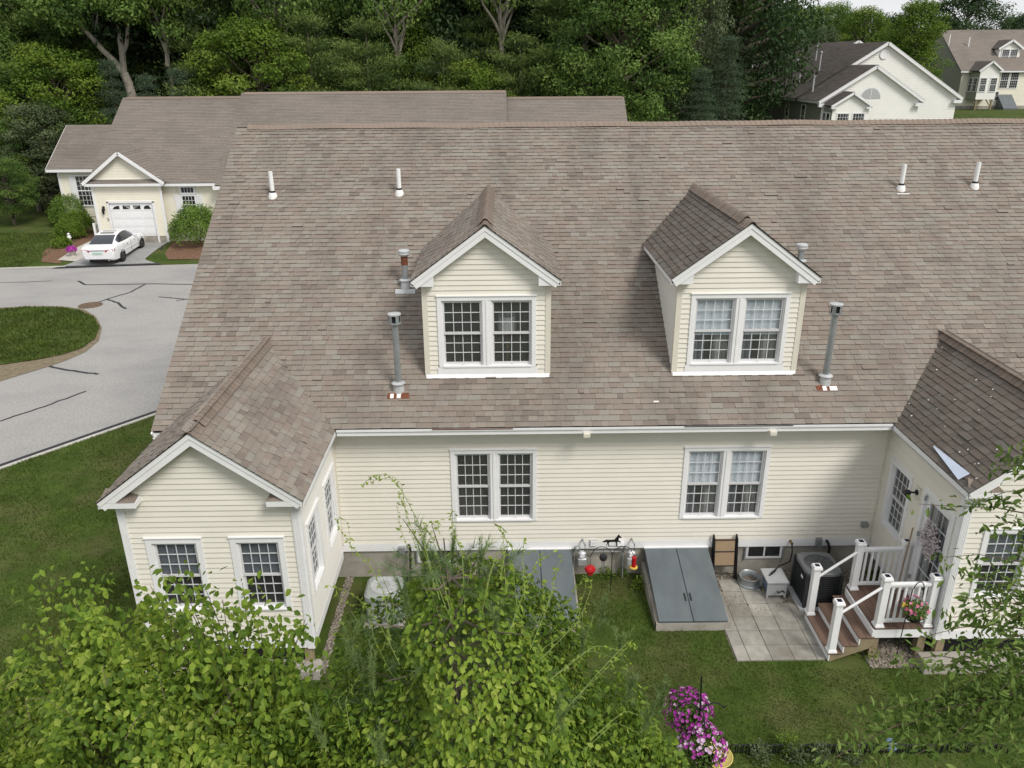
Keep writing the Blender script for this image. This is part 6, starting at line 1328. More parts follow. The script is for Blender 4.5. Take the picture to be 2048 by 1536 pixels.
for row, (Y, ht) in enumerate(((58, 19), (64, 22), (72, 25), (82, 28))):
    for x in np.arange(-46, 26, 4.6+row*.7):
        key = rnd.choice(('pine', 'deep', 'dark', 'deep', 'oak', 'deep')) if row < 1 else rnd.choice(('deep', 'deep', 'dark', 'deep'))
        tree(key, x+rnd.uniform(-1.4, 1.4), Y+rnd.uniform(-2, 2), ht*rnd.uniform(.82, 1.12), {'deep': 'very dark broadleaf tree deep in the wood behind the front row', 'pine': 'dark pine deep in the wood behind the front row', 'oak': 'high-crowned oak deep in the wood behind the front row', 'mid': 'green broadleaf tree deep in the wood behind the front row', 'dark': 'dark broadleaf tree deep in the wood behind the front row'}[key], rnd.uniform(.75, 1.0), 'trees deep in the wood')
def forked_oak():
    Y = 50.5; b = atY(266, 200, Y); t = thing('oak_tree', (b.x, Y, th(b.x, Y)), 'oak with bare forked grey trunks behind the yellow house wing', 'tree', FW_)
    A = lambda u, v, dy=0.: atY(u, v, Y+dy); tr = MB(); z0 = th(b.x, Y)-.2
    tr.tube([(b.x+.3, Y, z0), A(264, 195), A(256, 165), A(248, 146)], [.42, .36, .33, .30], 10); tr.tube([A(249, 150), A(228, 122), A(205, 100), A(185, 76), A(160, 52), A(128, 22), A(90, -20)], [.26, .22, .20, .18, .15, .11, .06], 8)
    tr.tube([A(248, 150), A(245, 110), A(240, 78), A(236, 45), A(228, 10), A(222, -60)], [.26, .23, .20, .17, .14, .06], 8); tr.tube([A(243, 115), A(253, 90), A(256, 55), A(250, 10), A(262, -60)], [.16, .15, .13, .11, .05], 8); tr.tube([A(205, 100), A(192, 60), A(196, 20)], [.12, .10, .05], 7)
    tr.build('trunk', 'bark_pale', t, smooth=True); C = []
    for (u0, u1, v0, v1, k) in ((60, 330, -110, 20, 46), (90, 150, 10, 70, 8), (280, 345, 10, 60, 7), (200, 300, -20, 30, 12)):
        for _ in range(k): C.append(tuple(A(rnd.uniform(u0, u1), rnd.uniform(v0, v1), rnd.uniform(-2.5, 2.5))))
    C = np.array(C); per = 230; n = len(C)*per; ci = np.repeat(np.arange(len(C)), per); d = rand_dirs(n); P = C[ci]+d*(rng.uniform(.3, 1.25, n)**.7)[:, None]*np.array([1.2, 1.2, .65])
    V, F = cards(P, rand_dirs(n)+np.array([0, 0, -.4]), d+np.array([0, 0, .5])+rng.normal(0, .4, (n, 3)), .26*rng.uniform(.7, 1.3, n), .22*rng.uniform(.7, 1.3, n), DIAM, DIAMF); npobj('crown', V, F, 'leaf_mid', t, tone=np.clip(.5+.2*rng.normal(size=len(C))[ci]+.12*rng.normal(size=n), 0, 1))
forked_oak()
proto_deciduous('bare', 'leaf_mid', 45, .8, 150, .16, rx=2.6, crown_lo=.66, bark='bark_pale')
KNAME['bare'] = 'oak_tree'
for u, Y, l in ((338, 51.5, 'slim bare-trunked oak between the spruces and the bright maple'), (430, 54, 'slim bare-trunked oak behind the bright maple left of centre'), (560, 52, 'slim bare-trunked oak right of the bright green maple'), (795, 51.5, 'slim bare-trunked oak between the layered and the slender pine'), (1003, 52, 'slim bare-trunked oak left of the roof step'), (1165, 51, 'slim bare-trunked oak right of the open pine'), (1318, 50, 'slim bare-trunked oak beside the glossy broadleaf tree')):
    p = atY(u, 131, Y); tree('bare', p.x, Y, rnd.uniform(19, 22), l, .7, FW_)
# tree line on the right, behind the white house
GRL = 'trees behind the white gabled house'
for a in (('mid', 1490, 25, 92, 'rounded tree farthest left in the line behind the white house', .95), ('bright', 1535, 22, 96, 'light green tree second in the line behind the white house', .9), ('tall', 1580, 14, 100, 'tall slender light tree third in the line behind the white house', 1.1), ('bright', 1622, 18, 104, 'light green tree fourth in the line behind the white house', .9),
          ('grey', 1638, 52, 88, 'pale grey-green tree just above the dark streaked roof', 1.2), ('mid', 1672, 12, 108, 'green tree behind the pale grey-green tree', 1.0), ('bright', 1735, 20, 100, 'wide yellow-green tree above the white gable', 1.15), ('mid', 1700, 30, 112, 'green tree left of the wide yellow-green tree', 1.0), ('dark', 1795, 32, 118, 'dark green tree left of the tall yellow-green tree', .95), ('tall', 1842, 4, 90, 'tall yellow-green tree between the two right houses', 1.25),
          ('bright', 1780, 60, 96, 'lower yellow-green tree beside the white gable apex', 1.0), ('dark', 1945, -30, 128, 'large blue-green tree behind the far right roof', 1.15), ('dark', 2040, 32, 130, 'dark tree at the right frame edge behind the far roof', 1.0), ('dark', 1895, 42, 130, 'small dark tree left of the far right ridge', 1.0)):
    tpx(*a[:5], wide=a[5], group=GRL)
for j, x in enumerate(np.arange(24, 62, 5.5)): tree('dark' if j % 2 else 'mid', x+rnd.uniform(-1, 1), 124+rnd.uniform(-4, 4), rnd.uniform(11, 14), ('dark tree' if j % 2 else 'green tree')+' in the far line on the right horizon', 1.1, 'far trees on the right')
for r0 in protos.values():
    for ch in list(r0.children): bpy.data.objects.remove(ch)
    bpy.data.objects.remove(r0)
leafmat('leaf_bush', [(.07, .13, .022), (.115, .20, .032), (.165, .265, .042), (.22, .31, .06)])
# ---- clipped bushes by the yellow house --------------------------------------------------
def bush(c, rx, rz, m, label, n=5200, leaf=.10, name='bush'):
    t = thing(name, (c[0], c[1], th(c[0], c[1])), label, 'bush'); z0 = th(c[0], c[1]); d = rand_dirs(n); d[:, 2] = np.abs(d[:, 2])*1.0-.25*rng.random(n)
    lump = 1+.10*np.sin(d[:, 0]*7+c[0])*np.cos(d[:, 1]*6)+.06*np.sin(d[:, 2]*11+d[:, 0]*9); r_ = rng.uniform(.72, 1.03, n)**.5*lump
    P = np.array([c[0], c[1], z0+rz*.30])+d*r_[:, None]*np.array([rx, rx, rz*.72]); V, F = cards(P, d*.4+rand_dirs(n)*.7, d+rng.normal(0, .4, (n, 3)), leaf*rng.uniform(.7, 1.4, n), leaf*.8*rng.uniform(.7, 1.3, n), DIAM, DIAMF)
    keep = (V.reshape(-1, 4, 3)[:, :, 2].min(1) > z0); V = V.reshape(-1, 4, 3)[keep].reshape(-1, 3); nn = int(keep.sum()); F = np.arange(4*nn).reshape(-1, 4)
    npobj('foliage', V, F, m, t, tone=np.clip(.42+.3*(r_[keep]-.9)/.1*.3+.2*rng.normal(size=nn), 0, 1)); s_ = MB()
    for k in range(5): a = k*1.26; s_.tube([(c[0], c[1], z0-.05), (c[0]+.3*rx*math.cos(a), c[1]+.3*rx*math.sin(a), z0+rz*.5), (c[0]+.6*rx*math.cos(a), c[1]+.6*rx*math.sin(a), z0+rz*.8)], [.03, .02, .01], 5)
    s_.build('stems', 'twig', t)
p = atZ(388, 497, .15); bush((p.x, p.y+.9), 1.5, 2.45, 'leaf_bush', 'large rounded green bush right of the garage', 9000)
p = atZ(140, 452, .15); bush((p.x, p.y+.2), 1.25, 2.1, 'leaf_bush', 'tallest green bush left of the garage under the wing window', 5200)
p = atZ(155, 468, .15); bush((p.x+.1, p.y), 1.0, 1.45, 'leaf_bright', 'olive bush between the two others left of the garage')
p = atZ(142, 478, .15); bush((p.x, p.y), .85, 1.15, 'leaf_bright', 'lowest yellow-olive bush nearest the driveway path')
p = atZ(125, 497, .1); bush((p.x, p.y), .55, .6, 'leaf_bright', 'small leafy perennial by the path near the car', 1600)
for u, v, r_, h_, l in ((30, 400, 1.6, 2.0, 'dark shrub at the edge of the wood behind the left lawn'), (85, 395, 1.3, 1.7, 'dark shrub left of the yellow house wing corner'), (-10, 395, 1.6, 2.4, 'dark shrub at the left frame edge')):
    p = atZ(u, v, .2); bush((p.x, p.y), r_, h_, 'leaf_dark', l, 3000, .16)
p = atZ(146, 512, .1); t = thing('flower_pot', (p.x, p.y, .05), 'white stone pot with purple flowers beside the parked car', 'flower pot'); MB().lathe((p.x, p.y, .03), [(.16, 0), (.17, .05), (.10, .1), (.14, .2), (.24, .35), (.22, .36), (.1, .33)], 14).build('pot', 'walk', t, smooth=True)
n = 420; d = rand_dirs(n); d[:, 2] = abs(d[:, 2]); P = np.array([p.x, p.y, .42])+d*np.array([.27, .27, .24]); V, F = cards(P, rand_dirs(n), d, np.full(n, .09), np.full(n, .09), DIAM, DIAMF); npobj('blossoms', V, F, 'petunia', t, tone=rng.random(n)*.5)
p = atZ(141, 487, .1); o = MB().lathe((p.x, p.y, .03), [(.17, 0), (.18, .04), (.06, .1), (.07, .34), (.13, .42), (.10, .55), (.03, .60), (.10, .66), (.0, .74)], 12).build('garden_ornament', 'white', smooth=True); setp(o, 'small white garden ornament by the path left of the car', 'ornament')
p = atZ(163, 508, .1); o = MB().lathe((p.x, p.y, .02), [(.1, 0), (.15, .06), (.12, .16), (.0, .2)], 9).build('garden_stone', 'walk', smooth=True); setp(o, 'pale stone figure next to the white flower pot', 'ornament')
p = atZ(319, 500, .12); o = MB().tube([(p.x-.12, p.y+.7, .16), (p.x, p.y+.3, .17), (p.x+.1, p.y, .13), (p.x+.3, p.y-.1, .10)], [.07, .09, .08, .05], 8).build('downspout_elbow', 'black', smooth=True); setp(o, 'black flexible drain pipe end on the driveway by the garage', 'drain pipe')

# ================================================================ FOREGROUND PLANTS
def leaf_cloud(P, out, size, tone, m, parent, name, singles=300, base=LEAF, bf=LEAFF, ratio=.86, droop=.8):
    n = len(P); D = rng.normal(0, .55, (n, 3))+out*.45+np.array([0, 0, -droop]); ln = size*rng.uniform(.35, 1.0, n)**.8*1.45; wd = ln*ratio*rng.uniform(.85, 1.15, n); nn = out+rng.normal(0, .35, (n, 3))+np.array([0, -.1, .35])
    dist = np.linalg.norm(P-np.array(CAM), axis=1)+.9*rng.random(n); order = np.argsort(dist); sg = order[:singles]; rest = order[singles:]
    V, F = cards(P[rest], D[rest], nn[rest], ln[rest], wd[rest], base, bf); npobj(name, V, F, m, parent, tone=np.repeat(tone[rest], len(bf)), kind='stuff')
    protos_ = []
    for k in range(5): protos_.append(npmesh('leaf', base*np.array([ratio, 1, 1]), bf, m, tone=np.full(len(bf), .25+.15*k)))
    for i in sg:
        d = Vector(D[i]).normalized(); s_ = d.cross(Vector(nn[i])); s_.normalize(); n2 = s_.cross(d)
        o = bpy.data.objects.new('leaf', protos_[int(np.clip((tone[i]-.2)/.15, 0, 4))]); link(o, parent, P[i]); o.rotation_euler = Matrix((s_, d, n2)).transposed().to_euler(); o.scale = (ln[i],)*3
def needles(tips, dirs, m, parent, name, per=46, ln=.11, wd=.0042, tone0=.35, spread=.75, kind='stuff'):
    n = len(tips)*per; ti = np.repeat(np.arange(len(tips)), per); P = tips[ti]-dirs[ti]*rng.uniform(0, .16, (n, 1)); D = dirs[ti]*.75+rng.normal(0, spread, (n, 3))
    V, F = cards(P, D, rand_dirs(n), ln*rng.uniform(.7, 1.2, n), np.full(n, wd), NEED, NEEDF); return npobj(name, V, F, m, parent, tone=np.clip(tone0+.15*rng.normal(size=len(tips))[ti]+.1*rng.normal(size=n), 0, .8), kind=kind)
# ---- the vine-covered young pine in the middle ---------------------------------------------
ax, ay, az = 3.02, -9.0, 6.75
pine = thing('pine_tree', (ax, ay, 0), 'young white pine overgrown by vines in the foreground centre', 'tree')
tk = MB(); tk.tube([(ax, ay, -.1), (ax+.03, ay, 3), (ax, ay, 5.4), (ax-.05, ay, az)], [.09, .06, .022, .005], 8); tips, dirs = [], []
for l in range(15):
    z = 1.2+l*.37; rr = 1.9*(1-(z/(az+.1)))**.7+.2
    for b in range(7):
        a = b*.9+l*.7+rnd.uniform(-.3, .3); ln = rr*rnd.uniform(.75, 1.22); e = Vector((ax+ln*math.cos(a), ay+ln*math.sin(a), z+.18*ln+rnd.uniform(0, .2))); o = Vector((ax, ay, z)); tk.tube([o, o.lerp(e, .5)+Vector((0, 0, -.06)), e], [.012, .008, .003], 5, cap=False)
        for q in range(7 if l < 11 else 3):
            f = rnd.uniform(.35, 1.04); p = o.lerp(e, f)+Vector((rnd.gauss(0, .12), rnd.gauss(0, .12), rnd.gauss(.04, .06))); d = Vector((math.cos(a), math.sin(a), rnd.uniform(.1, .9))).normalized(); tips.append(tuple(p)); dirs.append(tuple(d))
tk.build('trunk', 'bark', pine, smooth=True)
needles(np.array(tips), np.array(dirs), 'pine_near', pine, 'needles', per=52, tone0=.34, wd=.0046, ln=.12)
# upright new shoots
cd_t, cd_d = [], []
for u, v, D in ((850, 1130, 6.2), (905, 1110, 6.3), (935, 1150, 6.4), (1165, 1290, 6.6), (1205, 1230, 6.8), (1240, 1290, 6.6), (1325, 1400, 6.4), (1295, 1440, 6.3), (745, 1350, 6.0), (720, 1330, 6.1), (990, 1250, 6.0), (700, 1290, 6.3), (640, 1470, 5.6), (760, 1500, 5.5), (1120, 1440, 5.6), (1260, 1380, 6.2), (960, 1130, 6.3), (812, 1200, 6.1)):
    p = atD(u, v, D)
    for k in range(4):
        d = Vector((rnd.gauss(0, .28), rnd.gauss(0, .2), 1)).normalized(); L_ = rnd.uniform(.14, .30)
        for q in range(5): cd_t.append(tuple(p+d*L_*q/4)); cd_d.append(tuple(d))
ob = needles(np.array(cd_t), np.array(cd_d), 'pine_near', pine, 'new_shoots', per=30, ln=.055, tone0=.72, spread=.35, wd=.0042)
# vine on it
vine = thing('climbing_vine', (ax+.3, ay-.2, 0), 'bright green climbing vine covering the foreground pine', 'vine')
def cone_pts(n, c, zt, zb, rb, pw=.75, jit=.30):
    z = zb+(zt-zb)*(1-np.sqrt(rng.random(n))); a = rng.uniform(0, 2*np.pi, n); t = (zt-z)/(zt-zb); lum = 1+.17*np.sin(3*a+z*2.1)+.13*np.sin(7*a-z*3.3+1)+.10*np.sin(z*6+a*2); r_ = rb*t**pw*lum*(1-jit*rng.random(n)**2)+.05
    P = np.stack([c[0]+r_*np.cos(a), c[1]+r_*np.sin(a), z], 1); out = np.stack([np.cos(a), np.sin(a), np.full(n, .35)], 1); return P, out
Pa, Oa = cone_pts(42000, (ax+.12, ay), az-.22, 3.7, 1.72, pw=.62, jit=.40); Pb, Ob = cone_pts(7000, (ax+.12, ay), 4.2, .6, 1.9, pw=.15)
P1, O1 = np.concatenate([Pa, Pb]), np.concatenate([Oa, Ob])
br = np.sin(P1[:, 0]*3.1+1)*np.cos(P1[:, 2]*2.7)+.5*np.sin(P1[:, 1]*5); keep = br > -.80
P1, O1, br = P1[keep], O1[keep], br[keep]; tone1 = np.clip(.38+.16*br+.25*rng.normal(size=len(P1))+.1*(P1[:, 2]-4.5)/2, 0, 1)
Pc, Oc = cone_pts(5200, (ax+1.35, ay+.05), 5.35, 3.6, .75, pw=.6, jit=.5); Pd, Od = cone_pts(3000, (ax-1.15, ay+.1), 5.55, 3.6, .55, pw=.6, jit=.6)
P1, O1, tone1 = np.concatenate([P1, Pc, Pd]), np.concatenate([O1, Oc, Od]), np.concatenate([tone1, np.clip(.42+.2*rng.normal(size=8200), 0, 1)])
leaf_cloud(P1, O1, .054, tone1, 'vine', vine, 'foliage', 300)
vs_ = MB(); lp, lo_, lt = [], [], []
def shoot(pts, r=.0034, gap=.020, s_=1.):
    pts = [Vector(p) for p in pts]; out = []
    for i in range(len(pts)-1):
        for k in range(6): out.append(pts[i].lerp(pts[i+1], k/6))
    out.append(pts[-1]); sm = [out[0]]+[(out[i-1]+out[i]*2+out[i+1])/4 for i in range(1, len(out)-1)]+[out[-1]]; n = len(sm)
    vs_.tube(sm, [r*(1-.7*i/n) for i in range(n)], 5, cap=False); acc = 0
    for i in range(1, n):
        acc += (sm[i]-sm[i-1]).length
        if acc > gap*(.6+.8*rnd.random()): acc = 0; lp.append(tuple(sm[i])); lo_.append((rnd.gauss(0, .6), rnd.gauss(-.2, .5), rnd.gauss(.3, .4))); lt.append(.62+.3*rnd.random())
def psh(l, D0, D1, **k): shoot([atD(u, v, D0+(D1-D0)*i/(len(l)-1)) for i, (u, v) in enumerate(l)], **k)
for l in ([(905, 1250), (860, 1130), (835, 1040), (800, 975), (775, 948), (745, 950), (728, 968)], [(880, 1200), (850, 1110), (820, 1050), (805, 1000), (795, 985)], [(930, 1230), (925, 1110), (905, 1055), (900, 1030), (905, 1020)], [(900, 1220), (870, 1090), (850, 1050)], [(960, 1240), (985, 1130), (1010, 1075), (1005, 1055), (985, 1045)],
          [(780, 1290), (770, 1190), (740, 1130), (700, 1090), (675, 1050), (672, 1035)], [(800, 1330), (760, 1250), (720, 1200), (690, 1180), (650, 1170)], [(1020, 1260), (1050, 1180), (1075, 1120), (1090, 1100)], [(1060, 1300), (1100, 1200), (1110, 1150), (1125, 1110)], [(1080, 1320), (1160, 1240), (1185, 1170), (1170, 1150), (1150, 1180)], [(1100, 1360), (1190, 1290), (1240, 1300), (1265, 1330)], [(1130, 1420), (1220, 1320), (1260, 1280), (1275, 1300)], [(850, 1360), (880, 1310), (930, 1290), (960, 1300)], [(1050, 1200), (1045, 1110), (1048, 1075)], [(840, 1500), (800, 1420), (820, 1350), (870, 1330)], [(1180, 1480), (1250, 1420), (1300, 1440), (1290, 1490)], [(700, 1460), (690, 1400), (720, 1350)], [(1000, 1160), (1015, 1080), (1040, 1110)], [(870, 1180), (846, 1075), (858, 1045), (880, 1040)]):
    psh(l, 6.0, 6.5)
    psh([(u+rnd.uniform(-22, 22), v+rnd.uniform(-8, 28)) for u, v in l], 6.1, 6.5, r=.0026)
for k in range(9): a = k*.7; vs_.tube([(ax+.3+.1*math.cos(a), ay-.2+.1*math.sin(a), -.05), (ax+.5*math.cos(a), ay+.5*math.sin(a), 2.5), (ax+.5*math.cos(a+1), ay+.5*math.sin(a+1), 5)], [.012, .01, .006], 5)
vs_.build('stems', 'stem', vine, smooth=True)
def shoot_leaves(parent, m='vine', size=.042):
    P = np.array(lp); V, F = cards(P, np.array(lo_)+np.array([0, 0, -.5]), rand_dirs(len(P))+np.array([0, -.5, .5]), size*rng.uniform(.4, 1.25, len(P)), size*.7*rng.uniform(.5, 1.2, len(P)), LEAF, LEAFF); npobj('shoot_leaves', V, F, m, parent, tone=np.repeat(lt, len(LEAFF)), kind='stuff')
shoot_leaves(vine)
# ---- thicket at lower left ------------------------------------------------------------------
thk = thing('thicket', (.3, -9.4, 0), 'dense bright green vine thicket filling the lower left corner', 'thicket'); n = 36000
u_ = rng.uniform(-1.6, 2.05, n); vv = rng.random(n)
top = 5.55+.34*np.sin(u_*2.3+.5)+.24*np.sin(u_*5.1)-.35*ss(1.2, 2.0, u_); yy = rng.uniform(-10.2, -8.35, n); top = top-.55*np.abs(yy+9.35)**1.3+.20*np.sin(yy*6+u_*4)+.12*np.sin(u_*11+yy*9)
z = top-rng.random(n)**2.2*1.7; P2 = np.stack([u_, yy, z], 1); O2 = np.stack([rng.normal(0, .35, n), rng.normal(-.45, .35, n), np.full(n, .75)], 1)
br = np.sin(P2[:, 0]*4.1)*np.cos(P2[:, 2]*3.1+P2[:, 1]*2); keep = br > -.62; P2, O2, br = P2[keep], O2[keep], br[keep]
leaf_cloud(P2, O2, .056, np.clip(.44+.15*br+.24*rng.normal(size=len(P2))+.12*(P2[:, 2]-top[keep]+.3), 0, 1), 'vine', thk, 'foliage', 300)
vs_ = MB(); lp, lo_, lt = [], [], []
for k in range(26):
    x, y = rnd.uniform(-1.4, 1.9), rnd.uniform(-10, -8.6); vs_.tube([(x, y, -.05), (x+rnd.uniform(-.3, .3), y+rnd.uniform(-.2, .2), 2.5), (x+rnd.uniform(-.5, .5), y+rnd.uniform(-.3, .3), 4.9)], [.022, .015, .006], 5)
for l in ([(60, 1440), (50, 1400), (90, 1395), (140, 1430), (190, 1500)], [(330, 1400), (320, 1360), (310, 1340)], [(215, 1370), (205, 1335), (225, 1320)], [(250, 1480), (270, 1440), (300, 1420), (310, 1400)], [(10, 1380), (60, 1330), (70, 1345), (75, 1375)], [(420, 1440), (470, 1380), (520, 1360)]): psh(l, 5.4, 5.7)
vs_.build('stems', 'twig', thk, smooth=True); shoot_leaves(thk)
def sapling(base, tops, label, n_leaf=26, size=.060, m='vine'):
    global vs_, lp, lo_, lt
    t = thing('sapling', (base[0], base[1], 0), label, 'sapling', 'saplings in front of the bump-out'); vs_ = MB(); P, O_ = [], []; b = Vector((base[0], base[1], 0)); fk = Vector((base[0], base[1], 4.2)); vs_.tube([b-Vector((0, 0, .05)), fk], [.03, .018], 6)
    for u, v, D, sp in tops:
        e = atD(u, v, D); mid = fk.lerp(e, .5)+Vector((rnd.uniform(-.1, .1), rnd.uniform(-.1, .1), .05)); vs_.tube([fk, mid, e], [.009, .006, .002], 5, cap=False)
        for q in range(n_leaf):
            f = rnd.uniform(.35, 1.02); p = (mid.lerp(e, (f-.5)*2) if f > .5 else fk.lerp(mid, f*2))+Vector((rnd.gauss(0, sp), rnd.gauss(0, sp), rnd.gauss(0, sp*.7))); P.append(tuple(p)); O_.append((rnd.gauss(0, .5), rnd.gauss(-.4, .4), rnd.gauss(.5, .3)))
    vs_.build('stem', 'twig', t, smooth=True); P = np.array(P); leaf_cloud(P, np.array(O_), size, np.clip(.48+.2*rng.normal(size=len(P)), 0, 1), m, t, 'foliage', min(300, len(P)//2))
sapling((1.25, -8.9), [(345, 1150, 6.3, .10), (370, 1180, 6.2, .12), (410, 1175, 6.2, .12), (445, 1200, 6.1, .13), (485, 1165, 6.3, .09), (300, 1170, 6.2, .08), (420, 1240, 6.0, .16), (480, 1250, 6.0, .16), (520, 1235, 6.1, .13), (560, 1230, 6.2, .12), (600, 1270, 6.1, .10), (545, 1290, 6.0, .14), (380, 1260, 6.0, .14), (330, 1225, 6.2, .10), (580, 1320, 6.0, .12), (500, 1330, 5.9, .18), (430, 1330, 5.9, .18), (610, 1240, 6.2, .06)], 'leafy sapling rising before the bump-out windows', 130)
sapling((-.15, -8.9), [(75, 1160, 6.3, .07), (110, 1165, 6.3, .08), (185, 1150, 6.3, .06), (150, 1200, 6.2, .12), (215, 1200, 6.2, .09), (245, 1225, 6.2, .08), (110, 1240, 6.1, .13), (180, 1260, 6.0, .15), (70, 1250, 6.2, .10), (230, 1290, 6.0, .12), (130, 1300, 5.9, .15), (60, 1310, 6.0, .10), (190, 1170, 6.3, .05)], 'leafy sapling over the lawn at far left foreground', 80)
# ---- right foreground tree, mostly outside the frame -------------------------------------------
rt = thing('cherry_tree', (8.3, -9.1, 0), 'sparse small-leaved tree reaching in from the right edge', 'tree'); vs_ = MB(); fk0 = Vector((8.3, -9.1, 0)); vs_.tube([fk0-Vector((0, 0, .1)), (8.25, -9.1, 3.0), (8.2, -9.05, 5.2), (8.05, -9.0, 7.4)], [.10, .07, .045, .012], 8); P, O_ = [], []
ends = [(1838, 1008, 6.6, .07), (1985, 930, 6.5, .09), (2035, 900, 6.4, .08), (1935, 1010, 6.4, .08), (2005, 1045, 6.3, .10), (1930, 1150, 6.2, .10), (1985, 1165, 6.1, .12), (1880, 1115, 6.3, .07), (1905, 1235, 6.1, .10), (1842, 1275, 6.2, .08), (1955, 1300, 6.0, .13), (1810, 1320, 6.2, .05), (2020, 1240, 6.0, .13), (2040, 1100, 6.1, .12), (1930, 1370, 6.0, .15), (2000, 1380, 5.9, .16), (1870, 1420, 6.0, .13), (1810, 1450, 6.0, .11), (1750, 1420, 6.1, .07), (1705, 1480, 6.0, .07), (1760, 1500, 5.9, .10), (1830, 1510, 5.8, .14), (1910, 1470, 5.8, .16), (1985, 1480, 5.7, .18), (2040, 1440, 5.8, .18), (1660, 1520, 5.9, .06), (1870, 1340, 6.1, .09), (2050, 1330, 5.9, .15), (1960, 1210, 6.1, .10), (2030, 1530, 5.6, .18)]
for u, v, D, sp in ends:
    e = atD(u, v, D); f = Vector((8.15, -9.05+rnd.uniform(-.05, .05), max(2.6, e.z-rnd.uniform(-.1, .6)))); mid = f.lerp(e, .55)+Vector((rnd.uniform(-.1, .1), rnd.uniform(-.1, .1), rnd.uniform(.02, .16))); q1, q2 = f.lerp(mid, .5)+Vector((0, rnd.uniform(-.06, .06), rnd.uniform(-.03, .08))), mid.lerp(e, .5)+Vector((0, rnd.uniform(-.04, .04), rnd.uniform(-.02, .05))); vs_.tube([f, q1, mid, q2, e], [.008, .0065, .005, .0035, .002], 5, cap=False)
    for q in range(44+int(max(0, (v-1150))*.30)+(60 if u > 1900 else 0)):
        k = rnd.uniform(.2, 1.05); p = (mid.lerp(e, (k-.5)*2) if k > .5 else f.lerp(mid, k*2))+Vector((rnd.gauss(0, sp*.75), rnd.gauss(0, sp*.75), rnd.gauss(-.02, sp*.55))); P.append(tuple(p)); O_.append((rnd.gauss(0, .5), rnd.gauss(-.3, .5), rnd.gauss(.6, .3)))
vs_.build('trunk', 'twig', rt, smooth=True); P = np.array(P); leaf_cloud(P, np.array(O_), .068, np.clip(.40+.24*rng.normal(size=len(P)), 0, 1), 'leaf_right', rt, 'foliage', 300, ratio=.50, droop=.5)
# ---- low growth behind the pine: small weeds at the foundations --------------------------------
def weed(x, y, h, r_, m, label, n=130, s_=.06):
    t = thing('weed_plant', (x, y, 0), label, 'plant'); d = rand_dirs(n); d[:, 2] = np.abs(d[:, 2]); P = np.array([x, y, .02])+d*rng.random((n, 1))**.5*np.array([r_, r_, h]); V, F = cards(P, rand_dirs(n)+d, d+np.array([0, 0, .6]), np.full(n, s_)*rng.uniform(.6, 1.3, n), np.full(n, s_*.6), LEAF, LEAFF); npobj('foliage', V, F, m, t, tone=np.repeat(np.clip(.55+.25*rng.normal(size=n), 0, 1), len(LEAFF))); MB().tube([(x, y, -.02), (x, y, h*.6)], .006, 5).build('stem', 'stem', t)
p = atZ(1278, 1178); weed(p.x, p.y, .28, .14, 'leaf_bright', 'small yellow-green shrub left of the right cellar hatch')
p = atZ(1213, 1150); weed(p.x, p.y, .2, .16, 'leaf_bright', 'tuft of weeds under the red bird feeder')
p = atZ(1245, 1148); weed(p.x, p.y, .18, .1, 'leaf_mid', 'low weeds below the hummingbird feeder')
p = atZ(1735, 1312); weed(p.x, p.y, .22, .2, 'leaf_bright', 'small green weed growing under the porch steps')
p = atZ(1815, 1290); weed(p.x, p.y+.05, .4, .25, 'leaf_right', 'leafy weed beside the concrete footing under the porch', 90)
# ---- hanging basket by the porch -------------------------------------------------------------
hk = thing('basket_hook', (10.50, -2.80, 0), 'thin black crook holding the pink flower basket by the porch', 'garden hook'); MB().tube([(10.50, -2.80, -.05), (10.52, -2.81, 1.30), (10.53, -2.82, 1.62)]+[(10.62-.09*math.cos(a), -2.84, 1.62+.16*math.sin(a)) for a in np.linspace(.2, 2.9, 9)]+[(10.715, -2.84, 1.50)], .009, 7).build('pole', 'black', hk, smooth=True)
bk2 = thing('hanging_basket', (10.60, -2.84, .95), 'black hanging basket of pink flowers beside the porch railing', 'flower basket'); bx_, by_, bz_ = 10.62, -2.86, .98
MB().lathe((bx_, by_, bz_), [(.07, 0), (.12, .03), (.15, .13), (.14, .13), (.1, .05)], 16).build('pot', 'black', bk2, smooth=True); b = MB()
for a in (0, 2.1, 4.2): b.tube([(bx_+.14*math.cos(a), by_+.14*math.sin(a), bz_+.13), (10.715, -2.84, 1.5)], .003, 4)
b.build('chains', 'black', bk2); n = 700; d = rand_dirs(n); d[:, 2] = d[:, 2]*.8+.35; P = np.array([bx_, by_, bz_+.18])+d*np.array([.22, .22, .20])*rng.uniform(.7, 1.05, (n, 1)); V, F = cards(P, rand_dirs(n), d, np.full(n, .045), np.full(n, .04), DIAM, DIAMF); npobj('foliage', V, F, 'leaf_mid', bk2, tone=rng.random(n))
def blossoms(c, rad, n, m, parent, sz=.05, name='blossoms', up=.35, tone=None):
    d = rand_dirs(n); d[:, 2] = np.abs(d[:, 2])*.9+up*rng.normal(size=n)*.3; d /= np.linalg.norm(d, axis=1)[:, None]; P = np.array(c)+d*np.array(rad)*rng.uniform(.93, 1.08, (n, 1)); V, F, T = [], [], []; k0 = 0
    ang = np.linspace(0, 2*np.pi, 6)[:-1]; ring = np.stack([np.cos(ang), np.sin(ang), np.zeros(5)], 1)*.5; base = np.concatenate([ring, [(0, 0, -.22)]]); bf = np.array([(i, (i+1) % 5, 5) for i in range(5)]); nrm = d+rng.normal(0, .3, (n, 3)); dd = np.cross(nrm, rand_dirs(n)); ln = sz*rng.uniform(.75, 1.2, n)
    V, F = cards(P, dd, nrm, ln, ln, base, bf); tn = np.repeat(rng.random(n) if tone is None else tone(n, d), 5); return npobj(name, V, F, m, parent, tone=tn)
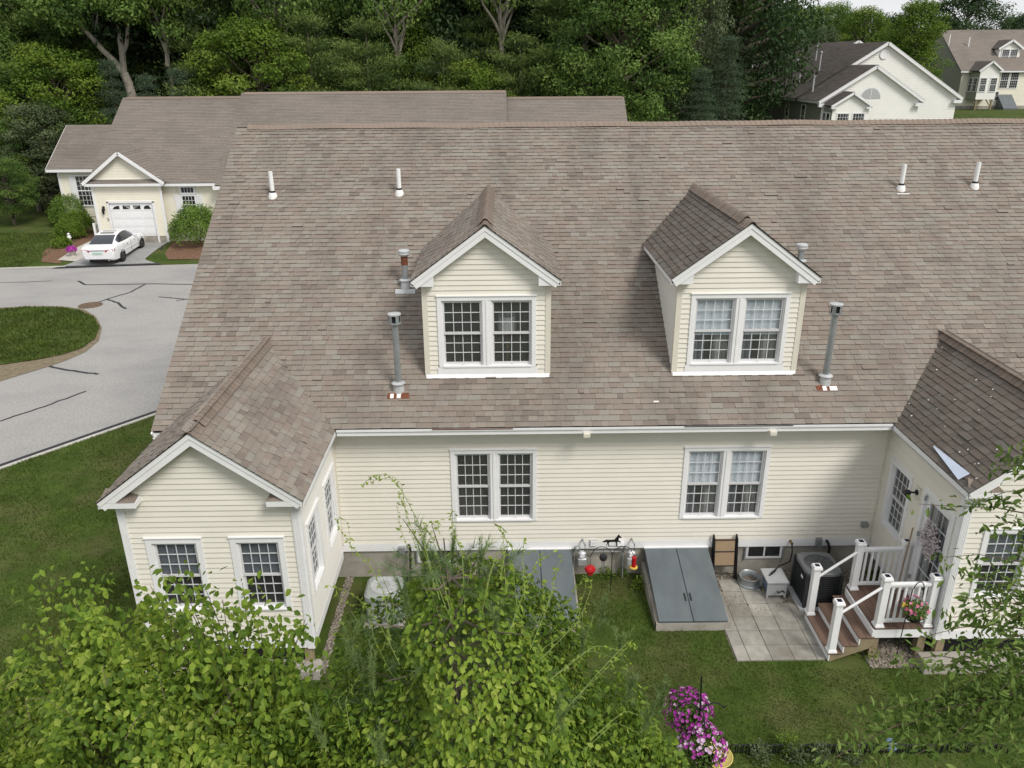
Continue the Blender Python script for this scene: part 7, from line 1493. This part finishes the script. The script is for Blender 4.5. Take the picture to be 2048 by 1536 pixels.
blossoms((bx_, by_, bz_+.24), (.22, .22, .22), 46, 'pinkflower', bk2, .055)
bf_ = thing('butterfly_ornament', (10.47, -2.83, 1.25), 'small orange butterfly ornament on the basket crook', 'ornament'); MB().add([(10.50, -2.83, 1.30), (10.40, -2.84, 1.36), (10.38, -2.85, 1.27), (10.50, -2.83, 1.25), (10.57, -2.85, 1.38), (10.60, -2.86, 1.28)], [(0, 1, 2, 3), (0, 3, 5, 4)]).build('wings', 'yellow', bf_); MB().tube([(10.50, -2.826, 1.23), (10.50, -2.826, 1.32)], .008, 6).build('body', 'black', bf_)
# wreath blossoms
wc = Vector((LW+.0, -BD+.70, 2.12)); n = 420; a = rng.uniform(0, 2*np.pi, n); r_ = .19+.07*rng.normal(size=n); P = np.stack([np.full(n, wc.x-.04)-.05*rng.random(n), wc.y+r_*np.cos(a), wc.z+r_*1.25*np.sin(a)], 1); V, F = cards(P, rand_dirs(n), rand_dirs(n)+np.array([-1.2, 0, .4]), np.full(n, .06), np.full(n, .05), DIAM, DIAMF); npobj('blossoms', V, F, 'whiteflower', wt, tone=rng.random(n))
MB().tube([(wc.x-.03, wc.y+.19*math.cos(q), wc.z+.24*math.sin(q)) for q in np.linspace(0, 6.283, 21)], .02, 6).build('ring', 'twig', wt, smooth=True)
# ---- petunia baskets on a hook, yellow bowl, wire edging ----------------------------------------
pc1, pc2 = atZ(1376, 1424, 1.72), atZ(1404, 1494, 1.45)
hk2 = thing('garden_hook', (pc1.x+.12, pc1.y-.25, 0), 'black multi-arm garden hook carrying the purple petunia baskets', 'garden hook'); hx, hyy = pc1.x+.10, pc1.y-.22; b = MB(); b.tube([(hx, hyy, -.05), (hx, hyy, 2.0), (hx-.03, hyy, 2.55)], .011, 8)
for a, l_ in ((.1, .34), (2.9, .30), (-1.6, .3), (1.5, .25)): b.tube([(hx, hyy, 1.95)]+[(hx+l_*q*math.cos(a), hyy+l_*q*math.sin(a), 1.95+.13*math.sin(q*3.0)) for q in (.25, .5, .75, 1)]+[(hx+(l_+.02)*math.cos(a), hyy+(l_+.02)*math.sin(a), 2.0)], .010, 7)
b.build('pole', 'black', hk2, smooth=True)
for c, rr, lab, whitey in ((pc1, .33, 'full purple petunia basket behind, upper of the two', .06), (pc2, .33, 'purple and white petunia basket in front, lower of the two', .42)):
    t = thing('petunia_basket', (c.x, c.y, c.z-.35), lab, 'flower basket', 'petunia baskets'); MB().lathe((c.x, c.y, c.z-.34), [(.09, 0), (.15, .05), (.18, .2), (.16, .2), (.1, .06)], 16).build('pot', 'black', t, smooth=True)
    b = MB(); b.tube([(c.x, c.y, c.z-.1), (hx, hyy, 2.0) if whitey < .2 else (hx, hyy-.28, 1.98)], .004, 5); b.build('chain', 'black', t)
    n = 1500; d = rand_dirs(n); P = np.array(c)+d*np.array([rr, rr, .30])*rng.uniform(.7, .97, (n, 1)); V, F = cards(P, rand_dirs(n), d, np.full(n, .05), np.full(n, .035), DIAM, DIAMF); npobj('foliage', V, F, 'leaf_mid', t, tone=rng.random(n))
    blossoms(c, (rr, rr, .31), 230, 'petunia', t, .058, up=.9, tone=lambda n, d, w_=whitey: np.where(rng.random(n) < w_*(d[:, 2] > .1)+.03, .75, rng.random(n)*.5))
bw_ = atZ(1432, 1514, .62); t = thing('bird_bath', (bw_.x, bw_.y, 0), 'yellow glazed bird bath bowl below the petunia baskets', 'bird bath'); MB().lathe((bw_.x, bw_.y, .56), [(.03, -.02), (.12, .0), (.21, .05), (.245, .10), (.235, .105), (.19, .06), (.1, .03), (0, .02)], 26).build('bowl', 'bowl', t, smooth=True); MB().lathe((bw_.x, bw_.y, -.02), [(.14, 0), (.12, .05), (.05, .1), (.045, .4), (.08, .56)], 14).build('stand', 'bowl', t, smooth=True)
ed_ = thing('wire_edging', (9, -4.83, 0), 'low black wire hoop edging along the flower bed', 'garden edging')
hoop = None; x = 6.95
while x < 11.25:
    if not (7.75 < x < 8.0):
        if hoop is None: hoop = MB().tube([(x, -4.8, -.03), (x, -4.8, .13)]+[(x+.06-.06*math.cos(a), -4.8, .13+.055*math.sin(a)) for a in np.linspace(.3, 2.84, 6)]+[(x+.12, -4.8, .13), (x+.12, -4.8, -.03)], .011, 5).build('hoop', 'black', ed_, org=(x, -4.8, 0))
        else: dup(hoop, ed_, (x, -4.80-.016*(x-7)+rnd.uniform(-.01, .01), 0)).rotation_euler = (0, 0, rnd.uniform(-.15, .15))
    x += .085
MB().bar((6.95, -4.81, .05), (11.2, -4.87, .05), .008, .008).build('wire', 'black', ed_)
for i, (u, v) in enumerate(((1575, 1500), (1520, 1520), (1590, 1522), (1640, 1525), (1700, 1520))):
    p = atZ(u, v); weed(p.x, p.y, .35, .18, 'leaf_grey' if i else 'leaf_bright', ('yellow-flowered plant between the wire edging pieces', 'grey-green bed plant nearest the bird bath', 'grey-green bed plant behind the edging gap', 'grey-green bed plant right of the yellow flowers', 'grey-green bed plant near the cherry leaves')[i], 160, .07)
p = atZ(1575, 1496); 
yf = [o for o in bpy.data.objects if o.get('label') == 'yellow-flowered plant between the wire edging pieces'][0]; blossoms((p.x, p.y, .25), (.16, .12, .15), 26, 'leaf_bright', yf, .035)
p = atZ(1782, 1490, .5); gz = thing('garden_globe', (p.x, p.y, 0), 'small blue glass globe on a stake behind the cherry leaves', 'garden globe'); MB().lathe((p.x, p.y, .40), [(0, 0), (.07, .03), (.1, .1), (.07, .17), (0, .2)], 16).build('globe', 'blue_plastic', gz, smooth=True); MB().tube([(p.x, p.y, -.05), (p.x, p.y, .42)], .01, 6).build('stake', 'black', gz)
# concrete ledges under the bump-outs
for x0, x1, y1, lab in ((-3.0, .12, -3.05, 'concrete footing ledge under the left bump-out'), (10.86, 15.2, -3.12, 'concrete footing ledge under the right bump-out')):
    o = MB().box(x0, x1, y1, -2.72 if x0 < 0 else -2.80, -.1, .20 if x0 < 0 else .24).build('concrete_ledge', 'concrete', bevel=.012); setp(o, lab, 'footing')
for x in (11.27, 13.9): MB().box(x-.07, x+.07, -2.78, -2.64, .0, .51).build('support_post', 'pt_wood', house)
for x in (-2.8, -.12): MB().box(x-.07, x+.07, -2.78, -2.64, .0, .51).build('support_post', 'pt_wood', house)
MB().box(-2.8, -.1, -2.6, -2.55, -.1, .52).build('crawl_screen', 'black_matte', house); MB().box(LW+.1, LW+BW-.1, -2.6, -2.55, -.1, .52).build('crawl_screen', 'black_matte', house)
S.render.resolution_x, S.render.resolution_y = 1024, 768
